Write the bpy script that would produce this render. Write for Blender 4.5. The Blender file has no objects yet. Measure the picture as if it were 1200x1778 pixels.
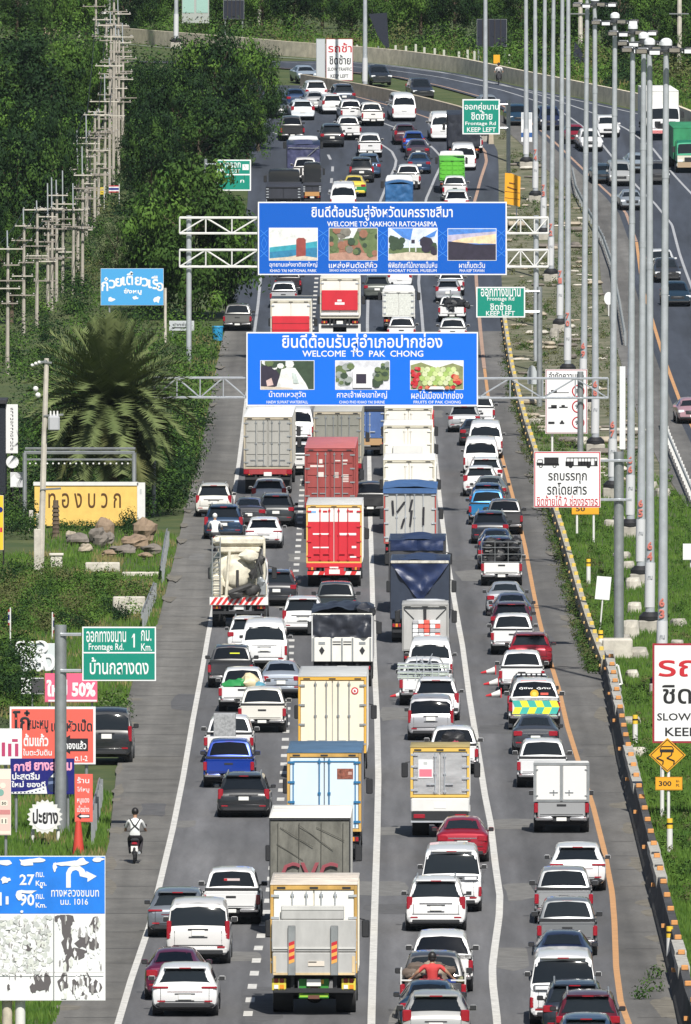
import bpy, math, random
from mathutils import Vector, Matrix, noise
SC = bpy.context.scene
COL = SC.collection
RAD = math.radians
random.seed(7)

# ---------------------------------------------------------------- camera, world, sun, exposure
PW, PH, F, CH = 1200, 1778, 28000.0, 31.9
YK = F / 20000.0          # photo size, focal length in photo pixels, camera height
HOR = -205.0
PHI = math.atan((PH / 2 - HOR) / F)
cam = bpy.data.cameras.new('camera')
cam.sensor_fit = 'HORIZONTAL'; cam.sensor_width = 36.0; cam.lens = F / PW * 36.0
cam.clip_start = 5; cam.clip_end = 6000
cam_o = bpy.data.objects.new('camera', cam); COL.objects.link(cam_o)
cam_o.location = (0, 0, CH); cam_o.rotation_euler = (math.pi / 2 - PHI, 0, 0)
SC.camera = cam_o
SUN_EL, SUN_AZ = RAD(49), RAD(11)                   # sun behind the camera, a little to its right
sdir = Vector((math.sin(SUN_AZ) * math.cos(SUN_EL), -math.cos(SUN_AZ) * math.cos(SUN_EL), math.sin(SUN_EL)))
W = bpy.data.worlds.new('World'); SC.world = W; W.use_nodes = True
nt = W.node_tree; bg = nt.nodes['Background']
sky = nt.nodes.new('ShaderNodeTexSky'); sky.sky_type = 'NISHITA'; sky.sun_disc = False
sky.sun_elevation = SUN_EL; sky.sun_rotation = math.pi - SUN_AZ
nt.links.new(sky.outputs[0], bg.inputs[0]); bg.inputs[1].default_value = 0.05
sl = bpy.data.lights.new('sun', 'SUN'); sl.energy = 4.6; sl.angle = RAD(0.5); sl.color = (1, 0.96, 0.89)
so = bpy.data.objects.new('sun', sl); COL.objects.link(so)
so.rotation_euler = sdir.to_track_quat('Z', 'Y').to_euler()
vs = SC.view_settings; vs.view_transform = 'Standard'; vs.look = 'None'; vs.gamma = 1; vs.exposure = 0.42; vs.use_curve_mapping = False

# ---------------------------------------------------------------- projection and terrain profile
CP, SP = math.cos(PHI), math.sin(PHI)
def proj(X, Y, Z):
    dz = Z - CH
    d = Y * CP - dz * SP
    return 600 + F * X / d, PH / 2 - F * (Y * SP + dz * CP) / d
def ray(px, py):
    a, b = (px - 600) / F, -(py - PH / 2) / F
    return a, CP + b * SP, -SP + b * CP
def at(px, py, Y):                                   # point of the sight line at distance Y
    a, c, e = ray(px, py); k = Y / c
    return Vector((a * k, Y, CH + e * k))
KN = [(1778, 61.2), (1500, 53.6), (1100, 41.0), (900, 35.5), (700, 30.5), (500, 26.2), (350, 23.9), (200, 22.1), (130, 20.9), (70, 19.6)]
KY, KZ = [100.0, 220.0 * YK], [0.0, 0.0]
for py, s in KN:
    p = at(600, py, F / s)
    KY.append(p.y); KZ.append(max(p.z, 0) if py < 1000 else 0.0)
KY += [1080.0 * YK, 1200.0 * YK, 1600.0 * YK, 2600.0 * YK]; KZ += [KZ[-1] + .9, KZ[-1] + 6, KZ[-1] + 46, KZ[-1] + 120]
def _tang():
    n = len(KY); d = [(KZ[i + 1] - KZ[i]) / (KY[i + 1] - KY[i]) for i in range(n - 1)]; m = [0.0] * n
    m[0], m[-1] = d[0], d[-1]
    for i in range(1, n - 1):
        m[i] = 0.0 if d[i - 1] * d[i] <= 0 else 2 * d[i - 1] * d[i] / (d[i - 1] + d[i])
    return m
KM = _tang()
def zp(Y):
    if Y <= KY[0]: return KZ[0]
    for i in range(len(KY) - 1):
        if Y <= KY[i + 1]:
            h = KY[i + 1] - KY[i]; t = (Y - KY[i]) / h
            return ((2 * t ** 3 - 3 * t * t + 1) * KZ[i] + (t ** 3 - 2 * t * t + t) * h * KM[i]
                    + (-2 * t ** 3 + 3 * t * t) * KZ[i + 1] + (t ** 3 - t * t) * h * KM[i + 1])
    return KZ[-1]
_cache = {}
def G(px, py):                                       # photo pixel -> point on the ground
    k = round(py, 2)
    if k not in _cache:
        lo, hi = 120.0, 1500.0 * YK
        for _ in range(44):
            mid = (lo + hi) / 2
            if proj(0, mid, zp(mid))[1] > py: lo = mid
            else: hi = mid
        _cache[k] = (lo + hi) / 2
    Y = _cache[k]
    return at(px, py, Y)
def scale_at(py): return F / G(600, py).y

# ---------------------------------------------------------------- materials
MATS = {}
def mat(name, col, rough=0.6, metal=0.0, coat=0.0, var=0.0, vscale=1.0, bump=0.0, emit=0, spec=None, stretch=None, col2=None):
    if name in MATS: return MATS[name]
    m = bpy.data.materials.new(name); m.use_nodes = True
    t = m.node_tree; b = t.nodes['Principled BSDF']
    c = (*col, 1)
    b.inputs['Base Color'].default_value = c
    b.inputs['Roughness'].default_value = rough; b.inputs['Metallic'].default_value = metal
    b.inputs['Coat Weight'].default_value = coat
    if coat: b.inputs['Coat Roughness'].default_value = 0.05
    if spec is not None: b.inputs['Specular IOR Level'].default_value = spec
    if var or bump:
        tc = t.nodes.new('ShaderNodeTexCoord'); n = t.nodes.new('ShaderNodeTexNoise')
        n.inputs['Scale'].default_value = vscale; n.inputs['Detail'].default_value = 6; n.inputs['Roughness'].default_value = 0.65
        src = tc.outputs['Object']
        if stretch:
            mp = t.nodes.new('ShaderNodeMapping'); mp.inputs['Scale'].default_value = stretch
            t.links.new(src, mp.inputs[0]); src = mp.outputs[0]
        t.links.new(src, n.inputs['Vector'])
        if var:
            r = t.nodes.new('ShaderNodeValToRGB'); e = r.color_ramp.elements
            e[0].position, e[1].position = 0.32, 0.68
            lo = [max(0, x * (1 - var)) for x in col]; hi = [min(1, x * (1 + var)) for x in col]
            if col2: lo, hi = col, col2
            e[0].color = (*lo, 1); e[1].color = (*hi, 1)
            t.links.new(n.outputs['Fac'], r.inputs[0]); t.links.new(r.outputs[0], b.inputs['Base Color'])
        if bump:
            bp = t.nodes.new('ShaderNodeBump'); bp.inputs['Strength'].default_value = bump; bp.inputs['Distance'].default_value = 0.05
            t.links.new(n.outputs['Fac'], bp.inputs['Height']); t.links.new(bp.outputs[0], b.inputs['Normal'])
    MATS[name] = m
    return m
def vary_glass(m, lo, hi):
    t = m.node_tree; oi = t.nodes.new('ShaderNodeObjectInfo'); r = t.nodes.new('ShaderNodeValToRGB'); r.color_ramp.elements[0].color = (*lo, 1); r.color_ramp.elements[1].color = (*hi, 1)
    t.links.new(oi.outputs['Random'], r.inputs[0]); t.links.new(r.outputs[0], t.nodes['Principled BSDF'].inputs['Base Color']); return m
def paint(col):
    k = 'paint_%02d_%02d_%02d' % tuple(int(x * 99) for x in col)
    return mat(k, col, 0.32, 0.0 if max(col) > .6 or max(col) < .08 else .35, 0.8)
WHITE, PEARL, SILVER, GREY, DGREY, BLACK = (.70, .705, .71), (.68, .67, .63), (.45, .46, .47), (.22, .23, .24), (.07, .075, .085), (.014, .016, .02)
NAVY, BLUE, SKYB, RED, MAROON, STEEL = (.014, .03, .075), (.01, .07, .42), (.03, .27, .55), (.42, .015, .03), (.12, .015, .035), (.20, .25, .31)
glass = mat('tinted_glass', (.010, .013, .018), .06, spec=.26)
vary_glass(glass, (.004, .006, .010), (.016, .021, .026)); clear = mat('cab_glass', (.035, .045, .05), .08, spec=.5)
rubber = mat('tyre_rubber', (.018, .018, .02), .8)
rimm = mat('alloy', (.42, .43, .45), .35, .8)
dark = mat('dark_plastic', (.022, .023, .026), .55)
under = mat('underbody', (.02, .02, .022), .9)
redl = mat('red_lens', (.30, .010, .022), .2, coat=.6)
ambl = mat('amber_lens', (.7, .25, .03), .25)
whl = mat('clear_lens', (.75, .77, .8), .12, coat=.6)
platew = mat('plate_white', (.75, .75, .72), .5)
chrome = mat('chrome', (.6, .6, .62), .15, .9)
galv = mat('galvanised_steel', (.50, .53, .57), .30, .35, var=.12, vscale=2)
galv2 = mat('dull_galvanised_steel', (.36, .38, .39), .45, .6, var=.15, vscale=2)
whitep = mat('white_paint', (.68, .68, .66), .5, var=.06, vscale=2)
signw = mat('sign_white', (.76, .77, .78), .4)
signblue = mat('sign_blue', (.0, .145, .72), .45)
signblue2 = mat('sign_deep_blue', (.0, .10, .50), .4)
signgreen = mat('sign_green', (.005, .235, .17), .4)
signyel = mat('sign_yellow', (.75, .36, .02), .45)
black = mat('black_paint', (.015, .015, .017), .5)
redp = mat('red_paint', (.5, .02, .03), .5)
yelp = mat('yellow_paint', (.75, .5, .04), .5)
orgp = mat('orange_reflector', (.58, .27, .09), .5)
conc = mat('concrete', (.34, .32, .28), .9, var=.3, vscale=1.5, bump=.3)
concl = mat('pale_concrete', (.5, .47, .41), .9, var=.22, vscale=2, bump=.3)
concd = mat('sooty_concrete', (.05, .05, .052), .9, var=.5, vscale=1.2, bump=.3, stretch=(1, .3, 1))
polec = mat('pole_concrete', (.50, .465, .405), .85, var=.2, vscale=2)

# ---------------------------------------------------------------- mesh builder
class MB:
    def __init__(s): s.v, s.f, s.m = [], [], []
    def add(s, vs, fs, mi=0):
        o = len(s.v); s.v += [tuple(p) for p in vs]; s.f += [tuple(i + o for i in f) for f in fs]; s.m += [mi] * len(fs); return s
    def box(s, x0, x1, y0, y1, z0, z1, mi=0, b=0.0):
        if b <= 0:
            vs = [(x, y, z) for z in (z0, z1) for y in (y0, y1) for x in (x0, x1)]
            return s.add(vs, [(0, 2, 3, 1), (4, 5, 7, 6), (0, 1, 5, 4), (2, 6, 7, 3), (0, 4, 6, 2), (1, 3, 7, 5)], mi)
        b = min(b, (x1 - x0) * .45, (y1 - y0) * .45, (z1 - z0) * .45)
        rings = []
        for z, k in ((z0, b), (z0 + b, 0), (z1 - b, 0), (z1, b)):
            xa, xb, ya, yb = x0 + k, x1 - k, y0 + k, y1 - k; c = b
            rings.append([(xa + c, ya, z), (xb - c, ya, z), (xb, ya + c, z), (xb, yb - c, z), (xb - c, yb, z), (xa + c, yb, z), (xa, yb - c, z), (xa, ya + c, z)])
        vs = [p for r in rings for p in r]; fs = []
        for r in range(3):
            for i in range(8):
                j = (i + 1) % 8; fs.append((r * 8 + i, r * 8 + j, r * 8 + 8 + j, r * 8 + 8 + i))
        fs.append(tuple(range(7, -1, -1))); fs.append(tuple(range(24, 32)))
        return s.add(vs, fs, mi)
    def tube(s, p0, p1, r0, r1=None, n=8, mi=0, cap=True):
        r1 = r0 if r1 is None else r1
        p0, p1 = Vector(p0), Vector(p1); d = (p1 - p0)
        if d.length < 1e-6: return s
        d.normalize(); a = d.orthogonal().normalized(); b = d.cross(a)
        vs = []
        for p, r in ((p0, r0), (p1, r1)):
            for i in range(n):
                t = 2 * math.pi * i / n + math.pi / n; vs.append(p + (a * math.cos(t) + b * math.sin(t)) * r)
        fs = [(i, (i + 1) % n, n + (i + 1) % n, n + i) for i in range(n)]
        if cap: fs += [tuple(range(n - 1, -1, -1)), tuple(range(n, 2 * n))]
        return s.add(vs, fs, mi)
    def path(s, pts, r, n=6, mi=0):
        for a, b in zip(pts, pts[1:]): s.tube(a, b, r, r, n, mi)
        return s
    def ball(s, c, r, nu=10, nv=6, mi=0, sc=(1, 1, 1)):
        vs = [(c[0], c[1], c[2] - r * sc[2])]
        for j in range(1, nv):
            t = math.pi * j / nv - math.pi / 2
            for i in range(nu):
                u = 2 * math.pi * i / nu
                vs.append((c[0] + r * sc[0] * math.cos(t) * math.cos(u), c[1] + r * sc[1] * math.cos(t) * math.sin(u), c[2] + r * sc[2] * math.sin(t)))
        vs.append((c[0], c[1], c[2] + r * sc[2])); fs = []
        for i in range(nu):
            k = (i + 1) % nu; fs.append((0, 1 + k, 1 + i)); L = len(vs) - 1; q = 1 + (nv - 2) * nu; fs.append((L, q + i, q + k))
        for j in range(nv - 2):
            for i in range(nu):
                k = (i + 1) % nu; fs.append((1 + j * nu + i, 1 + j * nu + k, 1 + (j + 1) * nu + k, 1 + (j + 1) * nu + i))
        return s.add(vs, fs, mi)
    def mesh(s, name, mats, smooth=True, off=None, ang=38):
        me = bpy.data.meshes.new(name)
        vs = s.v if off is None else [(p[0] - off[0], p[1] - off[1], p[2] - off[2]) for p in s.v]
        me.from_pydata(vs, [], s.f)
        for m in mats: me.materials.append(m)
        me.polygons.foreach_set('material_index', s.m)
        if smooth:
            me.polygons.foreach_set('use_smooth', [True] * len(s.f)); me.set_sharp_from_angle(angle=RAD(ang))
        me.update(); return me
    def lump(s, c, r, mi=0, sc=(1, 1, 1), amp=.3):
        k = len(s.v); s.ball((0, 0, 0), 1, 12, 8, mi); q = Vector(c) * 2.7
        for i in range(k, len(s.v)):
            v = Vector(s.v[i]); n = 1 + amp * noise.noise(v * 1.6 + q) + amp * .5 * noise.noise(v * 4 + q); s.v[i] = (c[0] + v.x * r * sc[0] * n, c[1] + v.y * r * sc[1] * n, c[2] + v.z * r * sc[2] * n)
        return s
    def build(s, name, mats, parent=None, smooth=True, off=None):
        if not isinstance(mats, (list, tuple)): mats = [mats]
        if off is None and parent is not None:
            off = parent.get('_o')
        o = bpy.data.objects.new(name, s.mesh(name, mats, smooth, off)); COL.objects.link(o)
        if parent is not None:
            o.parent = parent
            if off is not None: o['_o'] = off
        return o
def tag(o, label=None, cat=None, group=None, kind=None):
    if label: o['label'] = label
    if cat: o['category'] = cat
    if group: o['group'] = group
    if kind: o['kind'] = kind
    return o
def thing(name, label, cat, loc, group=None, rz=0.0):
    o = bpy.data.objects.new(name, None); COL.objects.link(o); o.empty_display_size = .3
    o.location = loc; o.rotation_euler = (0, 0, rz)
    if rz == 0: o['_o'] = tuple(loc)
    return tag(o, label, cat, group)
def solo(name, mb, mats, label, cat, loc=(0, 0, 0), group=None, kind=None, smooth=True):
    o = bpy.data.objects.new(name, mb.mesh(name, mats if isinstance(mats, (list, tuple)) else [mats], smooth, loc)); COL.objects.link(o)
    o.location = loc
    return tag(o, label, cat, group, kind)

# lettering: outlines thickened into strokes, flattened to a thin layer
_txt = {}
def text_data(body, bold=.03):
    k = (body, bold)
    if k not in _txt:
        c = bpy.data.curves.new('lettering', 'FONT'); c.body = body; c.resolution_u = 2
        c.fill_mode = 'FRONT'; c.bevel_depth = bold * .5; c.bevel_resolution = 0
        o = bpy.data.objects.new('lettering', c); COL.objects.link(o)
        bpy.context.view_layer.update()
        me = bpy.data.meshes.new_from_object(o.evaluated_get(bpy.context.evaluated_depsgraph_get()))
        vs = [tuple(v.co) for v in me.vertices]; fs = [tuple(p.vertices) for p in me.polygons]
        COL.objects.unlink(o); bpy.data.objects.remove(o); bpy.data.curves.remove(c); bpy.data.meshes.remove(me)
        xs = [v[0] for v in vs]; ys = [v[1] for v in vs]
        _txt[k] = (vs, fs, min(xs), max(xs), min(ys), max(ys))
    return _txt[k]
def text_into(mb, body, O, U, V, mi=0, bold=.03, thick=.01):
    """fit the text into the rectangle O + u*U + v*V (u, v in 0..1)"""
    vs, fs, x0, x1, y0, y1 = text_data(body, bold)
    O, U, V = Vector(O), Vector(U), Vector(V); N = U.cross(V).normalized()
    mb.add([O + U * ((x - x0) / (x1 - x0)) + V * ((y - y0) / (y1 - y0)) + N * (z / bold * thick + .002) for x, y, z in vs], fs, mi)

# ---------------------------------------------------------------- ground, roads, markings
def interp(P, x):
    if x <= P[0][0]: return P[0][1]
    for (a, b), (c, d) in zip(P, P[1:]):
        if x <= c: return b + (d - b) * (x - a) / (c - a)
    return P[-1][1]
def line(pix):                                       # photo polyline -> sorted (Y, X) list on the ground
    return sorted((G(*p).y, G(*p).x) for p in pix)
def ysteps(a, b, st=3.0):
    r = [a]; k = math.floor(a / st) + 1
    while k * st < b - 1e-6: r.append(k * st); k += 1
    return r + [b]
def ribbon(name, L, R, dz, m, y0=None, y1=None, nx=6, kind='structure'):
    y0 = max(L[0][0], R[0][0]) if y0 is None else y0; y1 = min(L[-1][0], R[-1][0]) if y1 is None else y1
    mb = MB(); vs, fs = [], []; ys = ysteps(y0, y1)
    for Y in ys:
        a, b = interp(L, Y), interp(R, Y)
        for i in range(nx + 1): vs.append((a + (b - a) * i / nx, Y, zp(Y) + dz))
    for j in range(len(ys) - 1):
        for i in range(nx):
            k = j * (nx + 1) + i; fs.append((k, k + 1, k + nx + 2, k + nx + 1))
    mb.add(vs, fs)
    o = mb.build(name, [m], None, True); o['kind'] = kind
    return o
L0 = line([(197, 1790), (205, 1778), (228, 1700), (262, 1600), (300, 1440), (318, 1350), (335, 1250), (350, 1170), (362, 1100), (380, 1000), (396, 910), (408, 850), (415, 800), (427, 700), (440, 590), (448, 530), (456, 440), (462, 380), (466, 330), (468, 300), (462, 280), (440, 262), (400, 250)])
L1 = line([(424, 1790), (430, 1765), (448, 1650), (467, 1560), (480, 1450), (492, 1350), (497, 1260), (505, 1130), (511, 1020), (516, 970), (520, 920), (523, 870), (526, 830), (532, 720), (543, 560), (550, 480), (563, 380), (575, 320), (578, 290), (572, 270), (545, 252), (500, 240), (470, 228)])
L2 = line([(645, 1790), (645, 1770), (650, 1600), (655, 1450), (657, 1350), (655, 1250), (650, 1150), (646, 1000), (643, 900), (641, 790), (640, 700), (638, 560), (640, 480), (652, 390), (660, 350), (672, 320), (686, 290), (688, 278), (680, 262), (655, 246), (620, 230), (560, 212), (500, 199)])
L3 = line([(864, 1790), (863, 1770), (856, 1710), (855, 1680), (860, 1640), (867, 1590), (868, 1555), (860, 1500), (852, 1430), (842, 1380), (828, 1290), (815, 1210), (803, 1120), (787, 1030), (775, 960), (765, 880), (757, 800), (750, 740), (740, 640), (732, 540), (727, 490), (733, 400), (740, 345), (755, 310), (767, 285), (766, 272), (750, 255), (720, 235), (650, 208), (580, 190), (520, 178)])
L4 = line([(1097, 1790), (1092, 1778), (1078, 1740), (1070, 1680), (1067, 1600), (1063, 1550), (1050, 1480), (1030, 1400), (1010, 1340), (985, 1260), (970, 1195), (950, 1130), (935, 1070), (925, 1020), (912, 950), (898, 890), (882, 830), (868, 780), (857, 740), (848, 690), (840, 630), (834, 570), (828, 500), (824, 420), (824, 350), (835, 310), (845, 280), (842, 262), (825, 243), (790, 222), (700, 190), (620, 168), (560, 155), (520, 148)])
EL = line([(85, 1790), (100, 1760), (140, 1640), (175, 1520), (190, 1460), (200, 1360), (215, 1240), (240, 1150), (272, 1090), (290, 1020), (305, 960), (325, 870), (345, 800), (360, 720), (375, 640), (386, 590), (400, 540), (415, 470), (425, 400), (430, 350), (432, 300), (426, 270), (400, 258), (330, 250)])
ER = line([(1182, 1790), (1178, 1770), (1160, 1640), (1140, 1560), (1118, 1470), (1095, 1380), (1075, 1300), (1062, 1220), (1052, 1165), (1020, 1160), (1005, 1100), (985, 1020), (962, 930), (943, 870), (927, 810), (908, 750), (893, 700), (884, 640), (877, 580), (872, 500), (868, 430), (866, 350), (866, 290), (864, 262), (850, 235), (800, 205), (700, 180), (620, 162), (560, 150), (520, 143)])
OL = line([(1270, 880), (1215, 800), (1167, 700), (1135, 610), (1115, 540), (1103, 500), (1093, 420), (1075, 370), (1050, 340), (1020, 312), (990, 283), (950, 245), (900, 205), (840, 172), (760, 150), (680, 133), (600, 125), (480, 118), (300, 110), (200, 106)])
OA = line([(1225, 560), (1200, 495), (1180, 440), (1167, 390), (1137, 353), (1103, 320), (1045, 250), (1015, 222), (960, 185), (870, 156), (760, 133), (680, 122), (600, 114), (450, 105)])
OB = line([(1260, 420), (1215, 350), (1195, 330), (1170, 303), (1133, 257), (1090, 225), (1040, 200), (960, 172), (870, 146), (760, 124), (680, 113), (600, 105), (450, 97)])
OR = line([(1900, 1100), (1560, 700), (1340, 420), (1290, 330), (1240, 265), (1200, 228), (1130, 198), (1020, 174), (900, 150), (800, 128), (700, 115), (600, 106), (500, 99), (400, 90), (300, 82), (210, 74)])
def shift(P, d): return [(y, x + d) for y, x in P]
def ground_sheet():
    ys = [100, 200, 300] + [321 + 3 * i for i in range(int(1245 / 3))] + [1110 * YK + q for q in (15, 40, 80, 130, 210, 340, 500, 700, 1000, 1400, 2000)]
    xs = [-900, -500, -300, -200, -140, -100, -75] + [-60 + 4 * i for i in range(31)] + [75, 100, 140, 200, 300, 500, 900]
    mb = MB(); vs, fs = [], []
    for Y in ys:
        for X in xs: vs.append((X, Y, zp(Y) - .10))
    n = len(xs)
    for j in range(len(ys) - 1):
        for i in range(n - 1):
            k = j * n + i; fs.append((k, k + 1, k + n + 1, k + n))
    mb.add(vs, fs)
    m = mat('grassy_earth', (.028, .058, .010), .95, var=.5, vscale=.35, bump=.6, col2=(.085, .10, .03))
    o = mb.build('ground', [m]); o['kind'] = 'structure'
ground_sheet()
def asphalt(name, c, st):
    m = mat(name, c, .85, var=.22, vscale=.9, bump=.25, stretch=st); t = m.node_tree; b = t.nodes['Principled BSDF']; src = b.inputs['Base Color'].links[0].from_socket
    tc = [n for n in t.nodes if n.type == 'TEX_COORD'][0]
    for sc, stx, lo, hi in ((.11, (1, .12, 1), .80, 1.10), (.55, (1.6, .012, 1), .66, 1.18), (9, (1, 1, 1), .86, 1.12)):
        mp = t.nodes.new('ShaderNodeMapping'); mp.inputs['Scale'].default_value = stx; n = t.nodes.new('ShaderNodeTexNoise'); n.inputs['Scale'].default_value = sc; n.inputs['Detail'].default_value = 3
        r = t.nodes.new('ShaderNodeMapRange'); r.inputs[1].default_value, r.inputs[2].default_value, r.inputs[3].default_value, r.inputs[4].default_value = .3, .7, lo, hi
        mx = t.nodes.new('ShaderNodeMix'); mx.data_type = 'RGBA'; mx.blend_type = 'MULTIPLY'; mx.inputs[0].default_value = 1
        t.links.new(tc.outputs['Object'], mp.inputs[0]); t.links.new(mp.outputs[0], n.inputs['Vector']); t.links.new(n.outputs['Fac'], r.inputs[0]); t.links.new(src, mx.inputs[6]); t.links.new(r.outputs[0], mx.inputs[7]); src = mx.outputs[2]
    t.links.new(src, b.inputs['Base Color']); return m
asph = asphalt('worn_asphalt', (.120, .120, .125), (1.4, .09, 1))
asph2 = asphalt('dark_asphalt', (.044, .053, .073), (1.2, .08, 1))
shld = asphalt('concrete_paving', (.150, .144, .132), (.8, .35, 1))
shld2 = asphalt('dusty_asphalt', (.130, .126, .120), (.9, .2, 1))
YS = [L0[0][0], G(0, 575).y, G(0, 345).y, G(0, 150).y]
MAIN_END = L4[-1][0]
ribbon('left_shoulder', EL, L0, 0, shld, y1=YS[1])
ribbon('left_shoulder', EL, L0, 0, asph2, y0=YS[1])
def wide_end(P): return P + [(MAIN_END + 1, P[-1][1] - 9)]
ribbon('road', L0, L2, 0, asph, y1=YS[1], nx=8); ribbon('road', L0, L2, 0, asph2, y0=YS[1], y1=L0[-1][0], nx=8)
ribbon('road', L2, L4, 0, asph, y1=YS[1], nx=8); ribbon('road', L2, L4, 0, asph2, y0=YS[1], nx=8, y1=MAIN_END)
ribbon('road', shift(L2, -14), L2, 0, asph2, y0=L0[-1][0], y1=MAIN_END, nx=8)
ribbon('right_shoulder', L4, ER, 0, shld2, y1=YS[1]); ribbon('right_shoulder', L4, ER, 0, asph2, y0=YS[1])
ribbon('opposite_road', OL, OR, 0, asph2, nx=10)
ribbon('opposite_shoulder', shift(OL, -2.2), OL, .0, shld2, y1=G(0, 200).y, nx=2)
# worn wheel tracks and stains come from the material; joints across the slabs:
jm = mat('joint_filler', (.05, .05, .052), .9)
mb = MB()
for i in range(90):
    Y = 430 + i * 7.5 + random.uniform(-1, 1)
    if Y > G(0, 580).y: break
    a, b = interp(EL, Y) + random.uniform(.2, .6), interp(L0, Y) - .1
    mb.add([(a, Y, zp(Y) + .004), (b, Y, zp(Y) + .004), (b, Y + .12, zp(Y) + .004), (a, Y + .12, zp(Y) + .004)], [(0, 1, 2, 3)])
    if random.random() < .5:
        a, b = interp(L4, Y) + .3, interp(ER, Y) - .3
        mb.add([(a, Y, zp(Y) + .004), (b, Y, zp(Y) + .004), (b, Y + .1, zp(Y) + .004), (a, Y + .1, zp(Y) + .004)], [(0, 1, 2, 3)])
tag(mb.build('pavement_joints', [jm]), kind='structure')
random.seed(19); mbs = [MB(), MB()]; used = []
for i in range(70):
    px = random.uniform(220, 1080); py = random.uniform(620, 1770); g = G(px, py); w, l = random.uniform(.3, 1.4), random.uniform(1.5, 9); a, b = interp(EL, g.y) + .6, interp(ER, g.y) - 1
    if not (a < g.x - w and g.x + w < b) or any(abs(g.x - u) < w + ww + .3 and abs(g.y - v) < l + ll + .5 for u, v, ww, ll in used): continue
    used.append((g.x, g.y, w, l))
    vs = []; n = 12
    for k in range(n): t = 6.2832 * k / n; q = random.uniform(.8, 1.15); x, y = g.x + w * q * max(-.8, min(.8, math.cos(t) * 1.2)), g.y + l * q * max(-.8, min(.8, math.sin(t) * 1.2)); vs.append((x, y, zp(y) + .0025))
    mbs[i % 2].add(vs, [tuple(range(n))])
for k, c in enumerate(((.088, .088, .091), (.150, .147, .140))): tag(mbs[k].build('asphalt_patches', [mat('asphalt_patch_%d' % k, c, .9, var=.25, vscale=2)]), kind='structure')
mbd = MB()
for i in range(150):
    left = i % 5 < 3; py = random.uniform(600, 1770); g = G(600, py); x0 = interp(EL, g.y) if left else interp(ER, g.y); w, l = random.uniform(.1, .45), random.uniform(1, 7); gx = x0 + (w * .6 if left else -w * .6 - .1)
    if any(abs(gx - u) < w + ww + .2 and abs(g.y - v) < l + ll + .4 for u, v, ww, ll in used): continue
    used.append((gx, g.y, w, l)); mbd.add([(gx + w * random.uniform(.6, 1.2) * math.cos(6.2832 * k / 11), g.y + l * random.uniform(.6, 1.2) * math.sin(6.2832 * k / 11), zp(g.y) + .0025) for k in range(11)], [tuple(range(11))])
tag(mbd.build('roadside_dirt', [mat('roadside_dirt', (.150, .138, .115), .95, var=.35, vscale=2)]), kind='structure')
lw = mat('road_white', (.55, .54, .51), .7, var=.25, vscale=3); lo_ = mat('road_orange', (.50, .27, .12), .7, var=.15, vscale=2)
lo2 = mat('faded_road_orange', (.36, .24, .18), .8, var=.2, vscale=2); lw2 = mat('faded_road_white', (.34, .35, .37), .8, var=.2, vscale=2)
def mark(name, P, w, m, y0, y1, dash=None, dz=.005):
    mb = MB(); vs, fs = [], []
    if dash is None:
        ribbon(name, shift(P, -w / 2), shift(P, w / 2), dz, m, y0, y1, 1); return
    on, per = dash; Y = y0
    while Y + on < y1:
        a, b = interp(P, Y), interp(P, Y + on); k = len(vs)
        vs += [(a - w / 2, Y, zp(Y) + dz), (a + w / 2, Y, zp(Y) + dz), (b + w / 2, Y + on, zp(Y + on) + dz), (b - w / 2, Y + on, zp(Y + on) + dz)]
        fs.append((k, k + 1, k + 2, k + 3)); Y += per
    tag(mb.add(vs, fs).build(name, [m]), kind='structure')
Y0 = L2[0][0] + .2; YF = YS[2]
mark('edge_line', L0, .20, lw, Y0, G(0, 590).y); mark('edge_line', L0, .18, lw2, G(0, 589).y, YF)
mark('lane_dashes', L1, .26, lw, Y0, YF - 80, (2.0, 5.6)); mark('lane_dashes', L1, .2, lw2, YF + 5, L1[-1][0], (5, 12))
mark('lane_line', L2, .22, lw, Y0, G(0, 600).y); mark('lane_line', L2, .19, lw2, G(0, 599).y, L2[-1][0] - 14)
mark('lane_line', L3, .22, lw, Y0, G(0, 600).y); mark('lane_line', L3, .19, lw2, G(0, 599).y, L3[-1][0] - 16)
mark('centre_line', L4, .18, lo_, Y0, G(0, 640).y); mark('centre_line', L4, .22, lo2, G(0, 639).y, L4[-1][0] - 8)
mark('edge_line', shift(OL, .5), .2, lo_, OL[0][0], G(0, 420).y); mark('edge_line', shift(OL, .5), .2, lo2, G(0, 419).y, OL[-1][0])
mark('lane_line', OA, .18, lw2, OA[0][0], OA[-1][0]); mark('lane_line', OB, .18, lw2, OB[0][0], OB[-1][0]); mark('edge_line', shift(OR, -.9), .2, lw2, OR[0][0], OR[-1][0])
# the rubble bank between the carriageways
rub = mat('rubble_bank', (.055, .070, .028), .95, var=.5, vscale=.5, bump=.8, col2=(.20, .185, .13))
ribbon('median_bank', ER, shift(OL, -2.2), -.03, rub, y0=G(0, 850).y, y1=G(0, 205).y, nx=8)
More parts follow.
